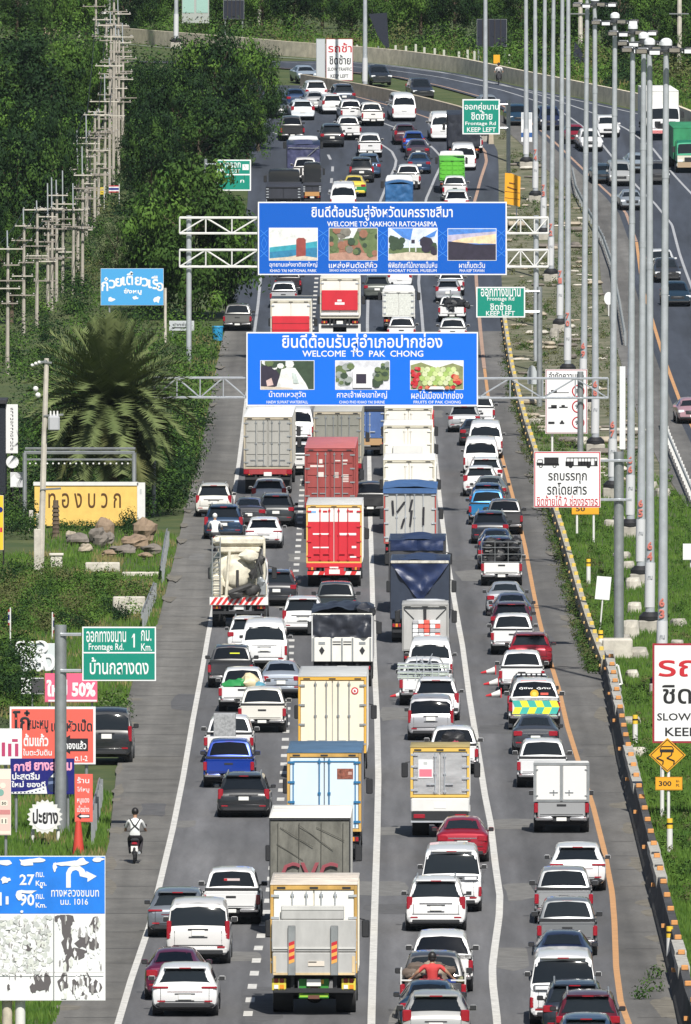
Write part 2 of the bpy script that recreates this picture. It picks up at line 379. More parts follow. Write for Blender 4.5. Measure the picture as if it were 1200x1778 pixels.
# ---------------------------------------------------------------- vegetation
def leafmat(name, lo, hi, sc=.9):
    m = mat(name, lo, .7, var=.5, vscale=sc, col2=hi, spec=.12)
    return m
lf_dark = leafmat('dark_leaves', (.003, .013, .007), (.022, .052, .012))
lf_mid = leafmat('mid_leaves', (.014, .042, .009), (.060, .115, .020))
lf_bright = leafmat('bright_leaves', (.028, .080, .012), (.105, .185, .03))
lf_olive = leafmat('olive_leaves', (.045, .06, .022), (.12, .125, .045)); lf_palm = leafmat('palm_leaves', (.065, .092, .032), (.165, .20, .08), .5)
lf_pale = leafmat('pale_leaves', (.06, .09, .04), (.16, .19, .09))
lf_grass = leafmat('grass_blades', (.03, .085, .012), (.12, .20, .035), .5)
lf_dry = leafmat('dry_grass', (.12, .12, .04), (.26, .22, .10), .5)
bark = mat('bark', (.11, .08, .055), .9, var=.3, vscale=3)
def rdir():
    while True:
        v = Vector((random.uniform(-1, 1), random.uniform(-1, 1), random.uniform(-1, 1)))
        if .05 < v.length < 1: return v.normalized()
def leaf(mb, c, n, s, mi=0):
    a = n.orthogonal().normalized(); a.rotate(Matrix.Rotation(random.uniform(0, 6.28), 3, n)); b = n.cross(a)
    l, w = s * random.uniform(.7, 1.3), s * random.uniform(.35, .6)
    mb.add([c - a * l * .5, c + b * w * .5 - a * .1 * l, c + a * l * .5 + n * .08 * l, c - b * w * .5 - a * .1 * l], [(0, 1, 2, 3)], mi)
def clump(mb, c, r, n, s, mi=0, up=.35, flat=.75):
    for _ in range(n):
        d = rdir(); p = Vector(c) + Vector((d.x, d.y, d.z * flat)) * r * random.uniform(.45, 1.0)
        nn = (d * 1.1 + rdir() * .35 + Vector((0, 0, up))).normalized()
        leaf(mb, p, nn, s, mi)
def crown_mesh(name, rx, rz, nc, nl, s, mats, seed, hollow=.45, cr=.27):
    random.seed(seed); mb = MB()
    for i in range(nc):
        d = rdir(); k = random.uniform(hollow, 1.0)
        c = Vector((d.x * rx, d.y * rx, d.z * rz)) * k * random.uniform(.8, 1.05)
        w = .5 + .5 * noise.noise(c * .35 + Vector((seed, 0, 0)))
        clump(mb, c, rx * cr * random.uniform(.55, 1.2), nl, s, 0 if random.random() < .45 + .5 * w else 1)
    return mb.mesh(name, mats, smooth=False)
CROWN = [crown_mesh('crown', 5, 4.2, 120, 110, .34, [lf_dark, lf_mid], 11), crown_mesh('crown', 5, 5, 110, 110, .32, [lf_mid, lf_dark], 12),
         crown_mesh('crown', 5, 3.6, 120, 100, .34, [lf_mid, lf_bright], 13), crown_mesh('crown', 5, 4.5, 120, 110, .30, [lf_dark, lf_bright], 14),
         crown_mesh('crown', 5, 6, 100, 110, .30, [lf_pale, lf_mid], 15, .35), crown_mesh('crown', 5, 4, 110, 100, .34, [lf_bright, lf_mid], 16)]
def trunk_mesh(seed):
    random.seed(seed); mb = MB(); mb.tube((0, 0, -.3), (.1, 0, 3), .32, .22, 7); mb.tube((.1, 0, 3), (.0, .1, 6), .22, .12, 7)
    for i in range(7):
        a = random.uniform(0, 6.28); z = random.uniform(2.2, 5)
        mb.tube((.08, 0, z), (math.cos(a) * 2.4, math.sin(a) * 2.4, z + random.uniform(1, 2.6)), .12, .04, 5)
    return mb.mesh('trunk', [bark])
TRUNK = [trunk_mesh(1), trunk_mesh(2)]
def tree(kind, px, base, top, wpx, label, group, name='tree', rot=None):
    g = G(px, base); s = F / g.y
    h = (base - top) / s; r = wpx / 2 / s
    t = thing(name, label, 'tree', g, group); t.rotation_euler[2] = random.uniform(0, 6.28) if rot is None else rot
    cr = bpy.data.objects.new('crown', CROWN[kind]); COL.objects.link(cr); cr.parent = t
    ch = h * .49
    cr.location = (0, 0, h - ch); cr.scale = (r / 5.2, r / 5.2, ch / (4.2 if kind in (0,) else [4.2, 5, 3.6, 4.5, 6, 4][kind]))
    tr = bpy.data.objects.new('trunk', TRUNK[kind % 2]); COL.objects.link(tr); tr.parent = t
    tr.scale = (max(.5, r / 5),) * 2 + (h * .68 / 6,)
    return t
random.seed(3)
GL = 'trees massed along the left side'
LT = [(0, 48, 300, 52, 240, 'widest dark tree of the left wood, below the far tan garden wall'), (1, -10, 300, 70, 180, 'dark tree at the upper left edge of the wood'), (5, 120, 236, 58, 150, 'sunlit green tree top left of the tallest power poles'),
      (2, 172, 240, 66, 110, 'leafy tree close behind the tallest power poles'), (0, 30, 480, 215, 190, 'dark tree low at the left edge behind the leaning poles'), (0, 92, 470, 190, 130, 'dark tree in deep shade behind the nearer power poles'), (3, 60, 400, 150, 200, 'dark glossy tree in the middle of the left wood'),
      (3, 372, 300, 24, 200, 'tall dark tree with sunlit leaf tips leaning over the far lanes'), (3, 448, 262, 52, 100, 'sunlit leafy tree beside the far bend, half over the queue of cars'), (3, 430, 290, 150, 90, 'lower leafy bough tree beside the far bend'),
      (0, 300, 330, 110, 150, 'dark spreading tree behind the green exit sign'), (0, 262, 372, 185, 130, 'dark tree left of the exit sign, above the flags'),
      (0, 345, 350, 160, 190, 'dark wide tree directly behind the green exit sign'), (2, 328, 552, 276, 270, 'broad dark green tree covering the lower half of the green exit sign'),
      (0, 275, 540, 330, 130, 'dark tree just right of the blue noodle shop sign'), (0, 395, 548, 330, 120, 'dark tree overhanging the left shoulder by the larger gantry'),
      (4, 203, 512, 362, 100, 'pale grey green feathery tree behind the blue noodle shop sign'), (1, 20, 560, 350, 90, 'dark tree behind the leftmost concrete power pole'), (0, 245, 250, 110, 110, 'dark tree right of the tallest power poles')]
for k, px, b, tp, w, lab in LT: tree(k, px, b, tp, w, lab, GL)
GB = 'trees of the far wood beyond the bend'
far = [(30, 92, -90, 110), (90, 84, -80, 100), (150, 88, -95, 110), (225, 78, -85, 110), (270, 64, -75, 90), (335, 66, -60, 110), (400, 70, -70, 110), (455, 74, -65, 100), (510, 78, -75, 110), (560, 62, -60, 100),
       (610, 80, -70, 110), (672, 84, -65, 110), (730, 88, -80, 120), (790, 92, -60, 110), (850, 78, -85, 110), (905, 98, -50, 110), (960, 104, -60, 120), (1015, 96, -70, 110), (1075, 120, -55, 120), (1135, 130, -40, 110), (1190, 140, -30, 120), (1230, 150, 0, 110)]
for i, (px, b, tp, w) in enumerate(far):
    tree([1, 2, 5, 0, 5][i % 5], px, b - 14, tp, w, 'leafy green tree in the wood that closes off the view beyond the far bend', GB)
# the wood behind them reads as one mass
def scatter_clumps(name, polys, n, r, s, mats, kind='stuff', nl=80, hfac=.6, seed=5, flat=.8):
    random.seed(seed); mb = MB(); area = []
    for P in polys:
        xs = [p[0] for p in P]; ys = [p[1] for p in P]
        area.append((max(xs) - min(xs)) * (max(ys) - min(ys)))
    for P, a in zip(polys, area):
        xs = [p[0] for p in P]; ys = [p[1] for p in P]; k = int(n * a / sum(area))
        for _ in range(k):
            for _t in range(20):
                x, y = random.uniform(min(xs), max(xs)), random.uniform(min(ys), max(ys))
                if inside(P, x, y): break
            else: continue
            g = G(x, y); w = noise.noise(Vector((x * .018, y * .03, seed))); rr = random.uniform(*r) * (1 + .5 * w)
            q = min(len(mats) - 1, max(0, int((w + .5 + random.uniform(-.2, .2)) * len(mats))))
            clump(mb, (g.x, g.y, g.z + rr * hfac), rr, nl, s * random.uniform(.8, 1.3), q, .5, flat)
    return tag(mb.build(name, mats, None, False), kind=kind)
def inside(P, x, y):
    c = False; j = len(P) - 1
    for i in range(len(P)):
        if (P[i][1] > y) != (P[j][1] > y) and x < (P[j][0] - P[i][0]) * (y - P[i][1]) / (P[j][1] - P[i][1]) + P[i][0]: c = not c
        j = i
    return c
random.seed(21); mb = MB()
for i in range(420):
    Y = random.uniform(1100, 1300) * YK; X = random.uniform(-.030, .030) * Y
    clump(mb, (X, Y, zp(Y) + random.uniform(0, 5)), random.uniform(2.2, 4.5), 80, .6, random.randrange(2), .4, .8)
tag(mb.build('distant_woods', [lf_mid, lf_dark], None, False), kind='stuff')
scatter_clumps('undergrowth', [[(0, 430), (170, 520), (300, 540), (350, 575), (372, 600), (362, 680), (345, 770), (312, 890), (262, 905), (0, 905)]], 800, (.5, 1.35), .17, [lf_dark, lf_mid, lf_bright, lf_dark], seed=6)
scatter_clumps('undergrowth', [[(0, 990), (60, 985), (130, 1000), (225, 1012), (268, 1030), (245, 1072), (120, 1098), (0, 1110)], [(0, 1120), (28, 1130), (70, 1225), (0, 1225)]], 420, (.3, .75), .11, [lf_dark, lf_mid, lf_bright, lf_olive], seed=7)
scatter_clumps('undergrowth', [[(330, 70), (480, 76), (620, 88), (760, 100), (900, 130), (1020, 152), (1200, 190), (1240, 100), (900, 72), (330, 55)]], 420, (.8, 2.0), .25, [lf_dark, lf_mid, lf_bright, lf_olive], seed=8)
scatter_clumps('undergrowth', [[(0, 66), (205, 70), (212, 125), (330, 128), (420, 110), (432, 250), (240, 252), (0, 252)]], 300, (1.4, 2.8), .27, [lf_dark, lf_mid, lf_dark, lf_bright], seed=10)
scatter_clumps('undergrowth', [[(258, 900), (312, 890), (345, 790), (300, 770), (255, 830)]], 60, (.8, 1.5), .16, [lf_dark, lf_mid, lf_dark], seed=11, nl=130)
scatter_clumps('undergrowth', [[(45, 885), (258, 885), (258, 850), (45, 850)]], 70, (.9, 1.5), .16, [lf_dark, lf_dark, lf_dark, lf_mid], seed=12, nl=110)  # mostly dark leaf colour, standing in for the shade behind the pergola
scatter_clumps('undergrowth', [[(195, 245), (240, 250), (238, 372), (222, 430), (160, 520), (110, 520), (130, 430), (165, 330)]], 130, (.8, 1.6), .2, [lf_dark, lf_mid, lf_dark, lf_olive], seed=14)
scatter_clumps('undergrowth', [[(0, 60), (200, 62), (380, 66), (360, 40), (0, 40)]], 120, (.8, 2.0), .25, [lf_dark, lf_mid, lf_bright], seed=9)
def scatter_grass(name, polys, n, h, w, mats, seed):
    random.seed(seed); mb = MB(); tot = 0; ar = []
    for P in polys: ar.append((max(p[0] for p in P) - min(p[0] for p in P)) * (max(p[1] for p in P) - min(p[1] for p in P)))
    for P, a in zip(polys, ar):
        xs = [p[0] for p in P]; ys = [p[1] for p in P]
        for _ in range(int(n * a / sum(ar))):
            x, y = random.uniform(min(xs), max(xs)), random.uniform(min(ys), max(ys))
            if not inside(P, x, y): continue
            g = G(x, y); hh = h * random.uniform(.4, 1.2); an = random.uniform(-.9, .9); lx, ly = random.uniform(-.4, .4) * hh, random.uniform(-.4, .4) * hh
            ww = w * random.uniform(.6, 1.3)
            mi = 0 if noise.noise(Vector((g.x * .5, g.y * .12, 0))) > -.18 + random.uniform(-.2, .2) else 1
            mb.add([(g.x - ww * math.cos(an), g.y - ww * math.sin(an), g.z - .08), (g.x + ww * math.cos(an), g.y + ww * math.sin(an), g.z - .08), (g.x + lx, g.y + ly, g.z + hh)], [(0, 1, 2)], mi)
    return tag(mb.build(name, mats, None, False), kind='stuff')
scatter_grass('grass', [[(0, 905), (300, 880), (345, 790), (372, 660), (388, 575), (340, 560), (300, 700), (280, 840), (0, 890)],
    [(62, 918), (258, 918), (308, 930), (305, 958), (62, 985)], [(0, 960), (305, 955), (288, 1020), (272, 1088), (238, 1150), (214, 1238), (198, 1290), (100, 1300), (0, 1240)],
    [(0, 1290), (195, 1380), (188, 1462), (176, 1510), (120, 1700), (95, 1778), (0, 1778)]], 60000, .20, .03, [lf_grass, lf_dry], 31)
scatter_grass('grass', [[(900, 730), (960, 850), (1015, 1060), (1060, 1165), (1210, 1180), (1210, 880), (1060, 760)], [(1066, 1165), (1085, 1290), (1120, 1420), (1165, 1580), (1200, 1778), (1290, 1778), (1290, 1160)]], 80000, .17, .026, [lf_grass, lf_bright], 32)
scatter_grass('grass', [[(480, 70), (620, 95), (900, 138), (1200, 205), (1200, 110), (900, 90), (600, 66), (480, 58)]], 14000, .5, .07, [lf_grass, lf_dry], 33)
scatter_clumps('undergrowth', [[(960, 850), (1060, 860), (1072, 1150), (1045, 1150)], [(1150, 800), (1205, 900), (1205, 1110), (1160, 1110)], [(1078, 1180), (1135, 1180), (1135, 1300), (1092, 1290)], [(1110, 1300), (1200, 1300), (1200, 1600), (1165, 1560)]], 420, (.12, .34), .09, [lf_olive, lf_mid, lf_bright, lf_bright, lf_mid], seed=15, nl=44)
# scrub along the foot of the studded wall
random.seed(40); mb = MB()
for a, b in zip([(876, 585), (890, 680), (908, 752), (930, 830), (960, 930), (985, 1020), (1008, 1110), (1030, 1160)], [(890, 680), (908, 752), (930, 830), (960, 930), (985, 1020), (1008, 1110), (1030, 1160), (1036, 1166)]):
    for i in range(44):
        t = random.random(); g = G(a[0] + (b[0] - a[0]) * t + random.uniform(-9, 4), a[1] + (b[1] - a[1]) * t)
        if random.random() < .3 and a[1] < 900: continue
        clump(mb, (g.x, g.y, g.z + .15), random.uniform(.18, .50), 34, .11, random.randrange(2), .5, .9)
tag(mb.build('roadside_weeds', [lf_mid, lf_olive], None, False), kind='stuff')
random.seed(44); mb = MB()
for px, py in [(1115, 1310), (1100, 1295), (1108, 1335), (1130, 1722), (1120, 1735), (1142, 1700), (1040, 1150), (1030, 1170)]:
    g = G(px, py)
    for i in range(2): clump(mb, (g.x + random.uniform(-.2, .2), g.y, g.z + .2), .32, 40, .12, 0, .5, .9)
tag(mb.build('roadside_weeds', [lf_mid, lf_olive], None, False), kind='stuff')
# date palm
def palm(px, base, top, wpx):
    random.seed(50); g = G(px, base); s = F / g.y; R = wpx / 2 / s; h = (base - top) / s; th = h - R * 1.16
    t = thing('palm_tree', 'big date palm with arching olive fronds behind the yellow restaurant wall', 'palm', g)
    mb = MB(); mb.tube((0, 0, -.2), (0, 0, th), .42, .34, 10)
    for i in range(14): mb.tube((0, 0, .3 + i * th / 15), (0, 0, .42 + i * th / 15), .46, .40, 10)
    mb.build('trunk', [bark], t, off=(0, 0, 0))
    mb = MB()
    for k in range(165):
        az = k * 2.4 + random.uniform(-.2, .2); el = RAD(88 - 142 * (k / 164) ** 1.0); L = R * random.uniform(1.12, 1.38)
        p = Vector((0, 0, th)); d = Vector((math.cos(az) * math.cos(el), math.sin(az) * math.cos(el), math.sin(el)))
        pts = [p.copy()]
        for i in range(14):
            p = p + d * L / 14; d = (d + Vector((0, 0, -.032 - .010 * i * math.cos(el)))).normalized(); pts.append(p.copy())
        mi = 0 if random.random() < .62 else (1 if k < 120 else 2)
        mb.path(pts[:10], .03, 3, 1)
        for i in range(1, 14):
            ax = (pts[i + 1] - pts[i - 1]).normalized() if i < 14 else d
            side = ax.cross(Vector((0, 0, 1))); side = side.normalized() if side.length > .1 else ax.orthogonal().normalized()
            nl = side.cross(ax)
            for sg in (-1, 1):
                for q in (0, .33, .66):
                    b0 = pts[i].lerp(pts[min(14, i + 1)], q); ll = L * random.uniform(.20, .27) * (1 - abs(i / 14 - .45))
                    tip = b0 + (side * sg * .8 + ax * .65 + nl * random.uniform(.05, .4)).normalized() * ll
                    w = ax * .065
                    mb.add([b0 - w, b0 + w, tip], [(0, 1, 2)], mi)
    mb.build('crown', [lf_palm, lf_palm, lf_olive], t, False, off=(0, 0, 0))
palm(190, 896, 562, 250)

# ---------------------------------------------------------------- signs and street furniture
class Sign:
    def __init__(s, name, label, cat, px, py, group=None):
        s.g = G(px, py); s.Y = s.g.y; s.t = thing(name, label, cat, s.g, group); s.py = py
        s.k = s.Y / F
    def p(s, x, y, d=0.0): return at(x, y, s.Y - d) if d == 0 else at(x, y, s.Y) + Vector((0, -d, 0))
    def rect(s, mb, x0, y0, x1, y1, d0, d1, mi=0):     # box between two depths in front of the sign plane
        a, b = s.p(x0, y1), s.p(x1, y0); return mb.box(a.x, b.x, s.Y - d1, s.Y - d0, a.z, b.z, mi)
    def text(s, mb, body, x0, y0, x1, y1, d, mi=0, bold=.03):
        o, u, v = s.p(x0, y1, d), s.p(x1, y1, d), s.p(x0, y0, d)
        text_into(mb, body, o, u - o, v - o, mi, bold, .012)
    def poly(s, mb, pts, d, mi=0, th=.006):
        a = [s.p(x, y, d + th) for x, y in pts]; b = [s.p(x, y, d) for x, y in pts]; n = len(pts)
        ar = sum(pts[i][0] * pts[(i + 1) % n][1] - pts[(i + 1) % n][0] * pts[i][1] for i in range(n))
        if ar > 0: a, b = a[::-1], b[::-1]
        mb.add(a + b, [tuple(range(n)), tuple(range(2 * n - 1, n - 1, -1))] + [(i, i + n, (i + 1) % n + n, (i + 1) % n) for i in range(n)], mi)
    def line(s, mb, pts, w, d, mi=0): mb.path([s.p(x, y, d) for x, y in pts], w, 5, mi)
    def disc(s, mb, x, y, r, d, mi=0, n=20, sq=1.0): s.poly(mb, [(x + r * math.cos(6.2832 * i / n), y + r * sq * math.sin(6.2832 * i / n)) for i in range(n)], d, mi)
    def ring(s, mb, x, y, r, w, d, mi=0, n=20):
        pts = [s.p(x + r * math.cos(6.2832 * i / n), y + r * math.sin(6.2832 * i / n), d) for i in range(n + 1)]; mb.path(pts, w, 4, mi)
    def board(s, x0, y0, x1, y1, face, border=None, bw=3, th=.10, d=0.0, name='panel', back=None):
        mb = MB(); s.rect(mb, x0, y0, x1, y1, d, d + th, 0)
        ms = [border or face, face, galv2]
        s.rect(mb, x0 + bw, y0 + bw, x1 - bw, y1 - bw, d + th, d + th + .006, 1); s.top = d + th + .006
        return mb.build(name, ms, s.t)
    def post(s, x, y0, y1=None, r=.08, m=None, n=10, d=-.12, x1=None):
        a = s.p(x if x1 is None else x1, s.py if y1 is None else y1, d); b = s.p(x, y0, d)
        a.z = min(a.z, zp(a.y)) - .1 if y1 is None else a.z
        mb = MB(); mb.tube(a, b, r, r, n); return mb.build('post', [m or galv], s.t)
    def put(s, mb, name, mats): return mb.build(name, mats, s.t)
def cmat(n, c): return mat('print_' + n, c, .5)
def pmat(n, c): return mat('picture_' + n, c, .5, var=.22, vscale=3)
def gantry_truss(S, x0, x1, y0, y1, m, r=.075, seg=4, name='truss'):
    mb = MB()
    for dd in (-.35, .35):
        for y in (y0, y1): S.line(mb, [(x0, y), (x1, y)], r, dd)
        for i in range(seg):
            a = x0 + (x1 - x0) * i / seg; b = x0 + (x1 - x0) * (i + 1) / seg
            S.line(mb, [(a, y0), (a, y1)], r * .6, dd)
            S.line(mb, [(a, y1), (b, y0)] if i % 2 == 0 else [(a, y0), (b, y1)], r * .6, dd)
        S.line(mb, [(x1, y0), (x1, y1)], r * .6, dd)
    for i in range(seg + 1):
        a = x0 + (x1 - x0) * i / seg
        for y in (y0, y1):
            p = S.p(a, y); mb.tube(p + Vector((0, -.35, 0)), p + Vector((0, .35, 0)), r * .5, n=5)
    S.put(mb, name, [m])
# first welcome gantry
S = Sign('welcome_gantry', 'larger and farther blue welcome board with four pictures on a gantry of double white trusses', 'gantry sign', 328, 626)
S.post(328, 374, None, .16, galv, 12, 0); S.post(931, 374, 640, .16, galv, 12, 0)
for a, b in ((312, 448), (880, 952)):
    for y0, y1 in ((378, 405), (434, 463)): gantry_truss(S, a, b, y0, y1, whitep, .07, 3)
S.board(448, 350, 880, 477, signblue2, signw, 2.2, .15, .45)
D = S.top
mb = MB(); S.text(mb, 'ยินดีต้อนรับสู่จังหวัดนครราชสีมา', 541, 356, 786, 383, D, 0, .03)
S.text(mb, 'WELCOME TO NAKHON RATCHASIMA', 568, 384, 759, 393, D, 0, .035)
for x0, x1, a, b in ((468, 551, 'อุทยานแห่งชาติเขาใหญ่', 'KHAO YAI NATIONAL PARK'), (571, 655, 'แหล่งหินตัดสีคิ้ว', 'SIKHIO SANDSTONE QUARRY SITE'), (674, 759, 'พิพิธภัณฑ์ไม้กลายเป็นหิน', 'KHORAT FOSSIL MUSEUM'), (797, 842, 'ผาเก็บตะวัน', 'PHA KEP TAWAN')):
    S.text(mb, a, x0, 454, x1, 465, D, 0, .028); S.text(mb, b, x0 + 1, 467, x1 - 1, 472, D, 0, .035)
S.put(mb, 'lettering', [signw])
mb = MB(); lt = cmat('pale_blue', (.05, .25, .75))
for xa, xb in ((452, 465), (553, 570), (656, 674), (760, 777), (863, 878)):
    for y in (405, 440):
        S.line(mb, [(xa, y - 6), ((xa + xb) / 2, y), (xb, y - 6)], .022, D); S.line(mb, [(xa, y + 6), ((xa + xb) / 2, y), (xb, y + 6)], .022, D)
    S.line(mb, [((xa + xb) / 2, 411), ((xa + xb) / 2 - 5, 423), ((xa + xb) / 2, 434), ((xa + xb) / 2 + 5, 423), ((xa + xb) / 2, 411)], .015, D)
S.put(mb, 'ornament', [lt])
def picture(S, x0, y0, x1, y1, D, bgc, shapes, frame=True):
    mb = MB(); S.rect(mb, x0 - 1, y0 - 1, x1 + 1, y1 + 1, D, D + .008, 0); S.rect(mb, x0, y0, x1, y1, D + .008, D + .012, 1)
    ms = [signw, bgc]
    for i, (pts, c) in enumerate(shapes):
        if c not in ms: ms.append(c)
        S.poly(mb, [(x0 + (x1 - x0) * u, y0 + (y1 - y0) * v) for u, v in pts], D + .012 + i * .0015, ms.index(c), .0012)
    S.put(mb, 'picture', ms)
def blobs(n, u0, u1, v0, v1, r, cols, seed, asp=1.5):
    random.seed(seed); out = []
    for _ in range(n):
        u, v, k = random.uniform(u0, u1), random.uniform(v0, v1), r * random.uniform(.6, 1.3)
        out.append(([(min(1, max(0, u + k * math.cos(6.28 * i / 7))), min(1, max(0, v + k * asp * math.sin(6.28 * i / 7)))) for i in range(7)], random.choice(cols)))
    return out
cw, cteal, ctealb, cred = pmat('haze_white', (.72, .74, .72)), pmat('teal', (.04, .33, .42)), pmat('deep_teal', (.03, .20, .36)), pmat('brick', (.28, .06, .05))
csand, cgr, cdg, cbr, cbl, cnav = pmat('sand', (.60, .52, .42)), pmat('leaf', (.12, .17, .07)), pmat('dark_leaf', (.04, .07, .04)), pmat('earth', (.30, .14, .09)), pmat('sky_blue', (.07, .22, .62)), pmat('night', (.03, .025, .045))
picture(S, 468, 396, 551, 451, D, cw, [([(0, .6), (.6, .5), (1, .4), (1, 1), (0, 1)], cteal), ([(0, .75), (1, .6), (1, 1), (0, 1)], ctealb), ([(0, .95), (.4, .9), (.6, .84), (1, .93), (1, 1), (0, 1)], csand), ([(.56, .9), (.56, .36), (.6, .3), (.72, .3), (.76, .36), (.76, .86)], cred)])
picture(S, 572, 396, 655, 451, D, cgr, [([(.15, 0), (.6, 0), (.5, .3), (.2, .35)], cw), ([(.2, .4), (.6, .35), (.75, .8), (.2, .85)], cbr), ([(0, .8), (.5, .72), (1, .85), (1, 1), (0, 1)], pmat('clay', (.42, .24, .18)))] + blobs(26, 0, 1, 0, .8, .08, [cdg, cgr, cbr, pmat('grey_stone', (.2, .19, .16))], 3))
picture(S, 675, 396, 759, 451, D, pmat('cloud', (.62, .68, .78)), [([(.05, 0), (.5, 0), (.45, .38), (.3, .3)], cbl), ([(1, .05), (.7, .3), (.6, .42), (.95, .25)], cbl), ([(0, .62), (1, .6), (1, .8), (0, .8)], cgr), ([(0, .82), (.4, .75), (1, .8), (1, 1), (0, 1)], csand)] + blobs(9, .02, .3, .36, .6, .08, [cdg], 5) + blobs(9, .72, 1, .4, .8, .09, [cdg, cnav], 6) + [([(.42, .4), (.44, .4), (.44, .74), (.42, .74)], signw), ([(.55, .4), (.57, .4), (.57, .74), (.55, .74)], signw), ([(.47, .36), (.54, .36), (.54, .46), (.47, .46)], cnav)])
picture(S, 778, 397, 861, 451, D, cbl, [([(0, .2), (1, .08), (1, .4), (0, .4)], pmat('dusk_mauve', (.45, .42, .55))), ([(.3, .3), (1, .16), (1, .48), (0, .44)], pmat('dusk_gold', (.8, .6, .38))), ([(0, .4), (.3, .44), (.6, .5), (1, .49), (1, 1), (0, 1)], cnav), ([(.62, .42), (.68, .42), (.68, .47), (.62, .47)], pmat('sun_print', (.9, .7, .3)))])
# second welcome gantry
S = Sign('welcome_gantry', 'smaller and nearer blue welcome board with three pictures on a single grey truss', 'gantry sign', 267, 893)
S.post(267, 655, None, .10, galv2, 12, 0); S.post(1008, 645, 893, .15, galv2, 12, 0)
gantry_truss(S, 267, 428, 656, 690, galv, .052, 4); gantry_truss(S, 829, 1056, 657, 691, galv, .052, 4)
S.board(428, 576, 830, 704, signblue, signw, 2.2, .15, .45); D = S.top
mb = MB(); S.text(mb, 'ยินดีต้อนรับสู่อำเภอปากช่อง', 490, 578, 768, 611, D, 0, .03); S.text(mb, 'WELCOME  TO  PAK  CHONG', 525, 608, 735, 619, D, 0, .035)
for x0, x1, a, b in ((467, 531, 'น้ำตกเหวสุวัต', 'HAEW SUWAT WATERFALL'), (585, 672, 'ศาลเจ้าพ่อเขาใหญ่', 'CHAO PHO KHAO YAI SHRINE'), (714, 804, 'ผลไม้เมืองปากช่อง', 'FRUITS OF PAK CHONG')):
    S.text(mb, a, x0, 678, x1, 692, D, 0, .028); S.text(mb, b, x0 - 4 if x0 < 500 else x0 + 4, 695, x1 + 4 if x0 < 500 else x1 - 4, 700, D, 0, .035)
S.put(mb, 'lettering', [signw])
picture(S, 453, 626, 545, 675, D, cdg, [([(.4, .2), (.65, .25), (.85, .8), (.9, 1), (.25, 1), (.35, .6)], cw), ([(0, .2), (.2, .1), (.36, .5), (.3, .9), (.1, 1), (0, 1)], cnav), ([(0, .9), (.6, .95), (.6, 1), (0, 1)], csand), ([(.1, .7), (.2, .6), (.24, .85), (.12, .9)], pmat('pink_stone', (.6, .45, .42)))] + blobs(10, .05, 1, 0, .25, .07, [cgr, cdg, cw], 8) + [([(.58, .4), (.66, .45), (.72, .8), (.62, .8)], pmat('mist', (.5, .58, .55)))])
picture(S, 583, 626, 676, 675, D, pmat('pale_wall', (.62, .64, .68)), blobs(22, .02, .28, .1, .85, .07, [cgr, cdg, pmat('grey_leaf', (.3, .34, .32))], 9) + blobs(22, .72, .98, .1, .85, .07, [cgr, cdg, pmat('grey_leaf', (.3, .34, .32))], 10) + [([(.32, .32), (.5, .22), (.68, .32), (.68, .95), (.32, .95)], signw), ([(.38, .46), (.57, .46), (.57, .8), (.38, .8)], cnav)])
fr = [pmat('apple', (.52, .62, .28)), pmat('pear', (.62, .68, .42)), pmat('lime', (.35, .5, .14))]
picture(S, 713, 626, 804, 675, D, signw, [([(0, .15), (.2, .05), (.5, .25), (.8, .08), (1, .2), (1, 1), (0, 1)], pmat('fruit_shade', (.25, .28, .12)))] + [([(.22 + .1 * i + .05 * (j % 2) + .055 * math.cos(k), .3 + .16 * j + .1 * math.sin(k)) for k in [x * .9 for x in range(7)]], fr[(i + j) % 3]) for j in range(4) for i in range(7)] + blobs(16, .02, .16, .2, .9, .05, [redp, pmat('lychee', (.55, .08, .1))], 12) + blobs(8, .82, .95, .5, .8, .05, [redp, pmat('rambutan', (.6, .2, .1))], 13) + blobs(14, .1, .9, .92, .97, .04, [redp, pmat('rambutan', (.6, .2, .1))], 14) + [([(.38, .9), (.62, .9), (.66, 1), (.34, 1)], signw)])
# green frontage road signs
def green_sign(label, post, base, ptop, x0, y0, x1, y1, lines, split=None, arms=True, r=.2, group='green road signs', one=None):
    S = Sign('road_sign', label, 'road sign', post, base, group)
    S.post(post, ptop, None, r, galv2, 14, -.3)
    S.board(x0, y0, x1, y1, signgreen, signw, 2.2, .08, .05); D = S.top
    mb = MB()
    for a in (y0 + (y1 - y0) * .15, y0 + (y1 - y0) * .82): S.line(mb, [(post, a), (x1 if post > x1 else x0, a)], .06, -.1); S.line(mb, [(x0 + 4, a), (x1 - 4, a)], .05, -.02)
    S.put(mb, 'bracket_arm', [galv])
    mb = MB()
    if split: S.rect(mb, x0 + 2, split - 1.2, x1 - 2, split + 1.2, D, D + .006)
    for b, xa, ya, xb, yb in lines: S.text(mb, b, xa, ya, xb, yb, D, 0, .03)
    if one: x, ya, yb = one; S.rect(mb, x - 1.3, ya, x + 1.3, yb, D, D + .01); S.poly(mb, [(x - 4, ya + 6), (x - 1, ya), (x, ya), (x, ya + 3), (x - 4, ya + 8)], D)
    S.put(mb, 'lettering', [signw]); return S
green_sign('green frontage road sign reading 1 Km. on a thick grey pole above the shop signs', 105, 1442, 1086, 143, 1088, 271, 1182,
    [('ออกทางขนาน', 150, 1096, 219, 1115), ('Frontage Rd.', 154, 1117, 215, 1132), ('กม.', 245, 1094, 263, 1113), ('Km.', 245, 1117, 264, 1130), ('บ้านกลางดง', 156, 1141, 258, 1171)], 1133, one=(233, 1100, 1124))
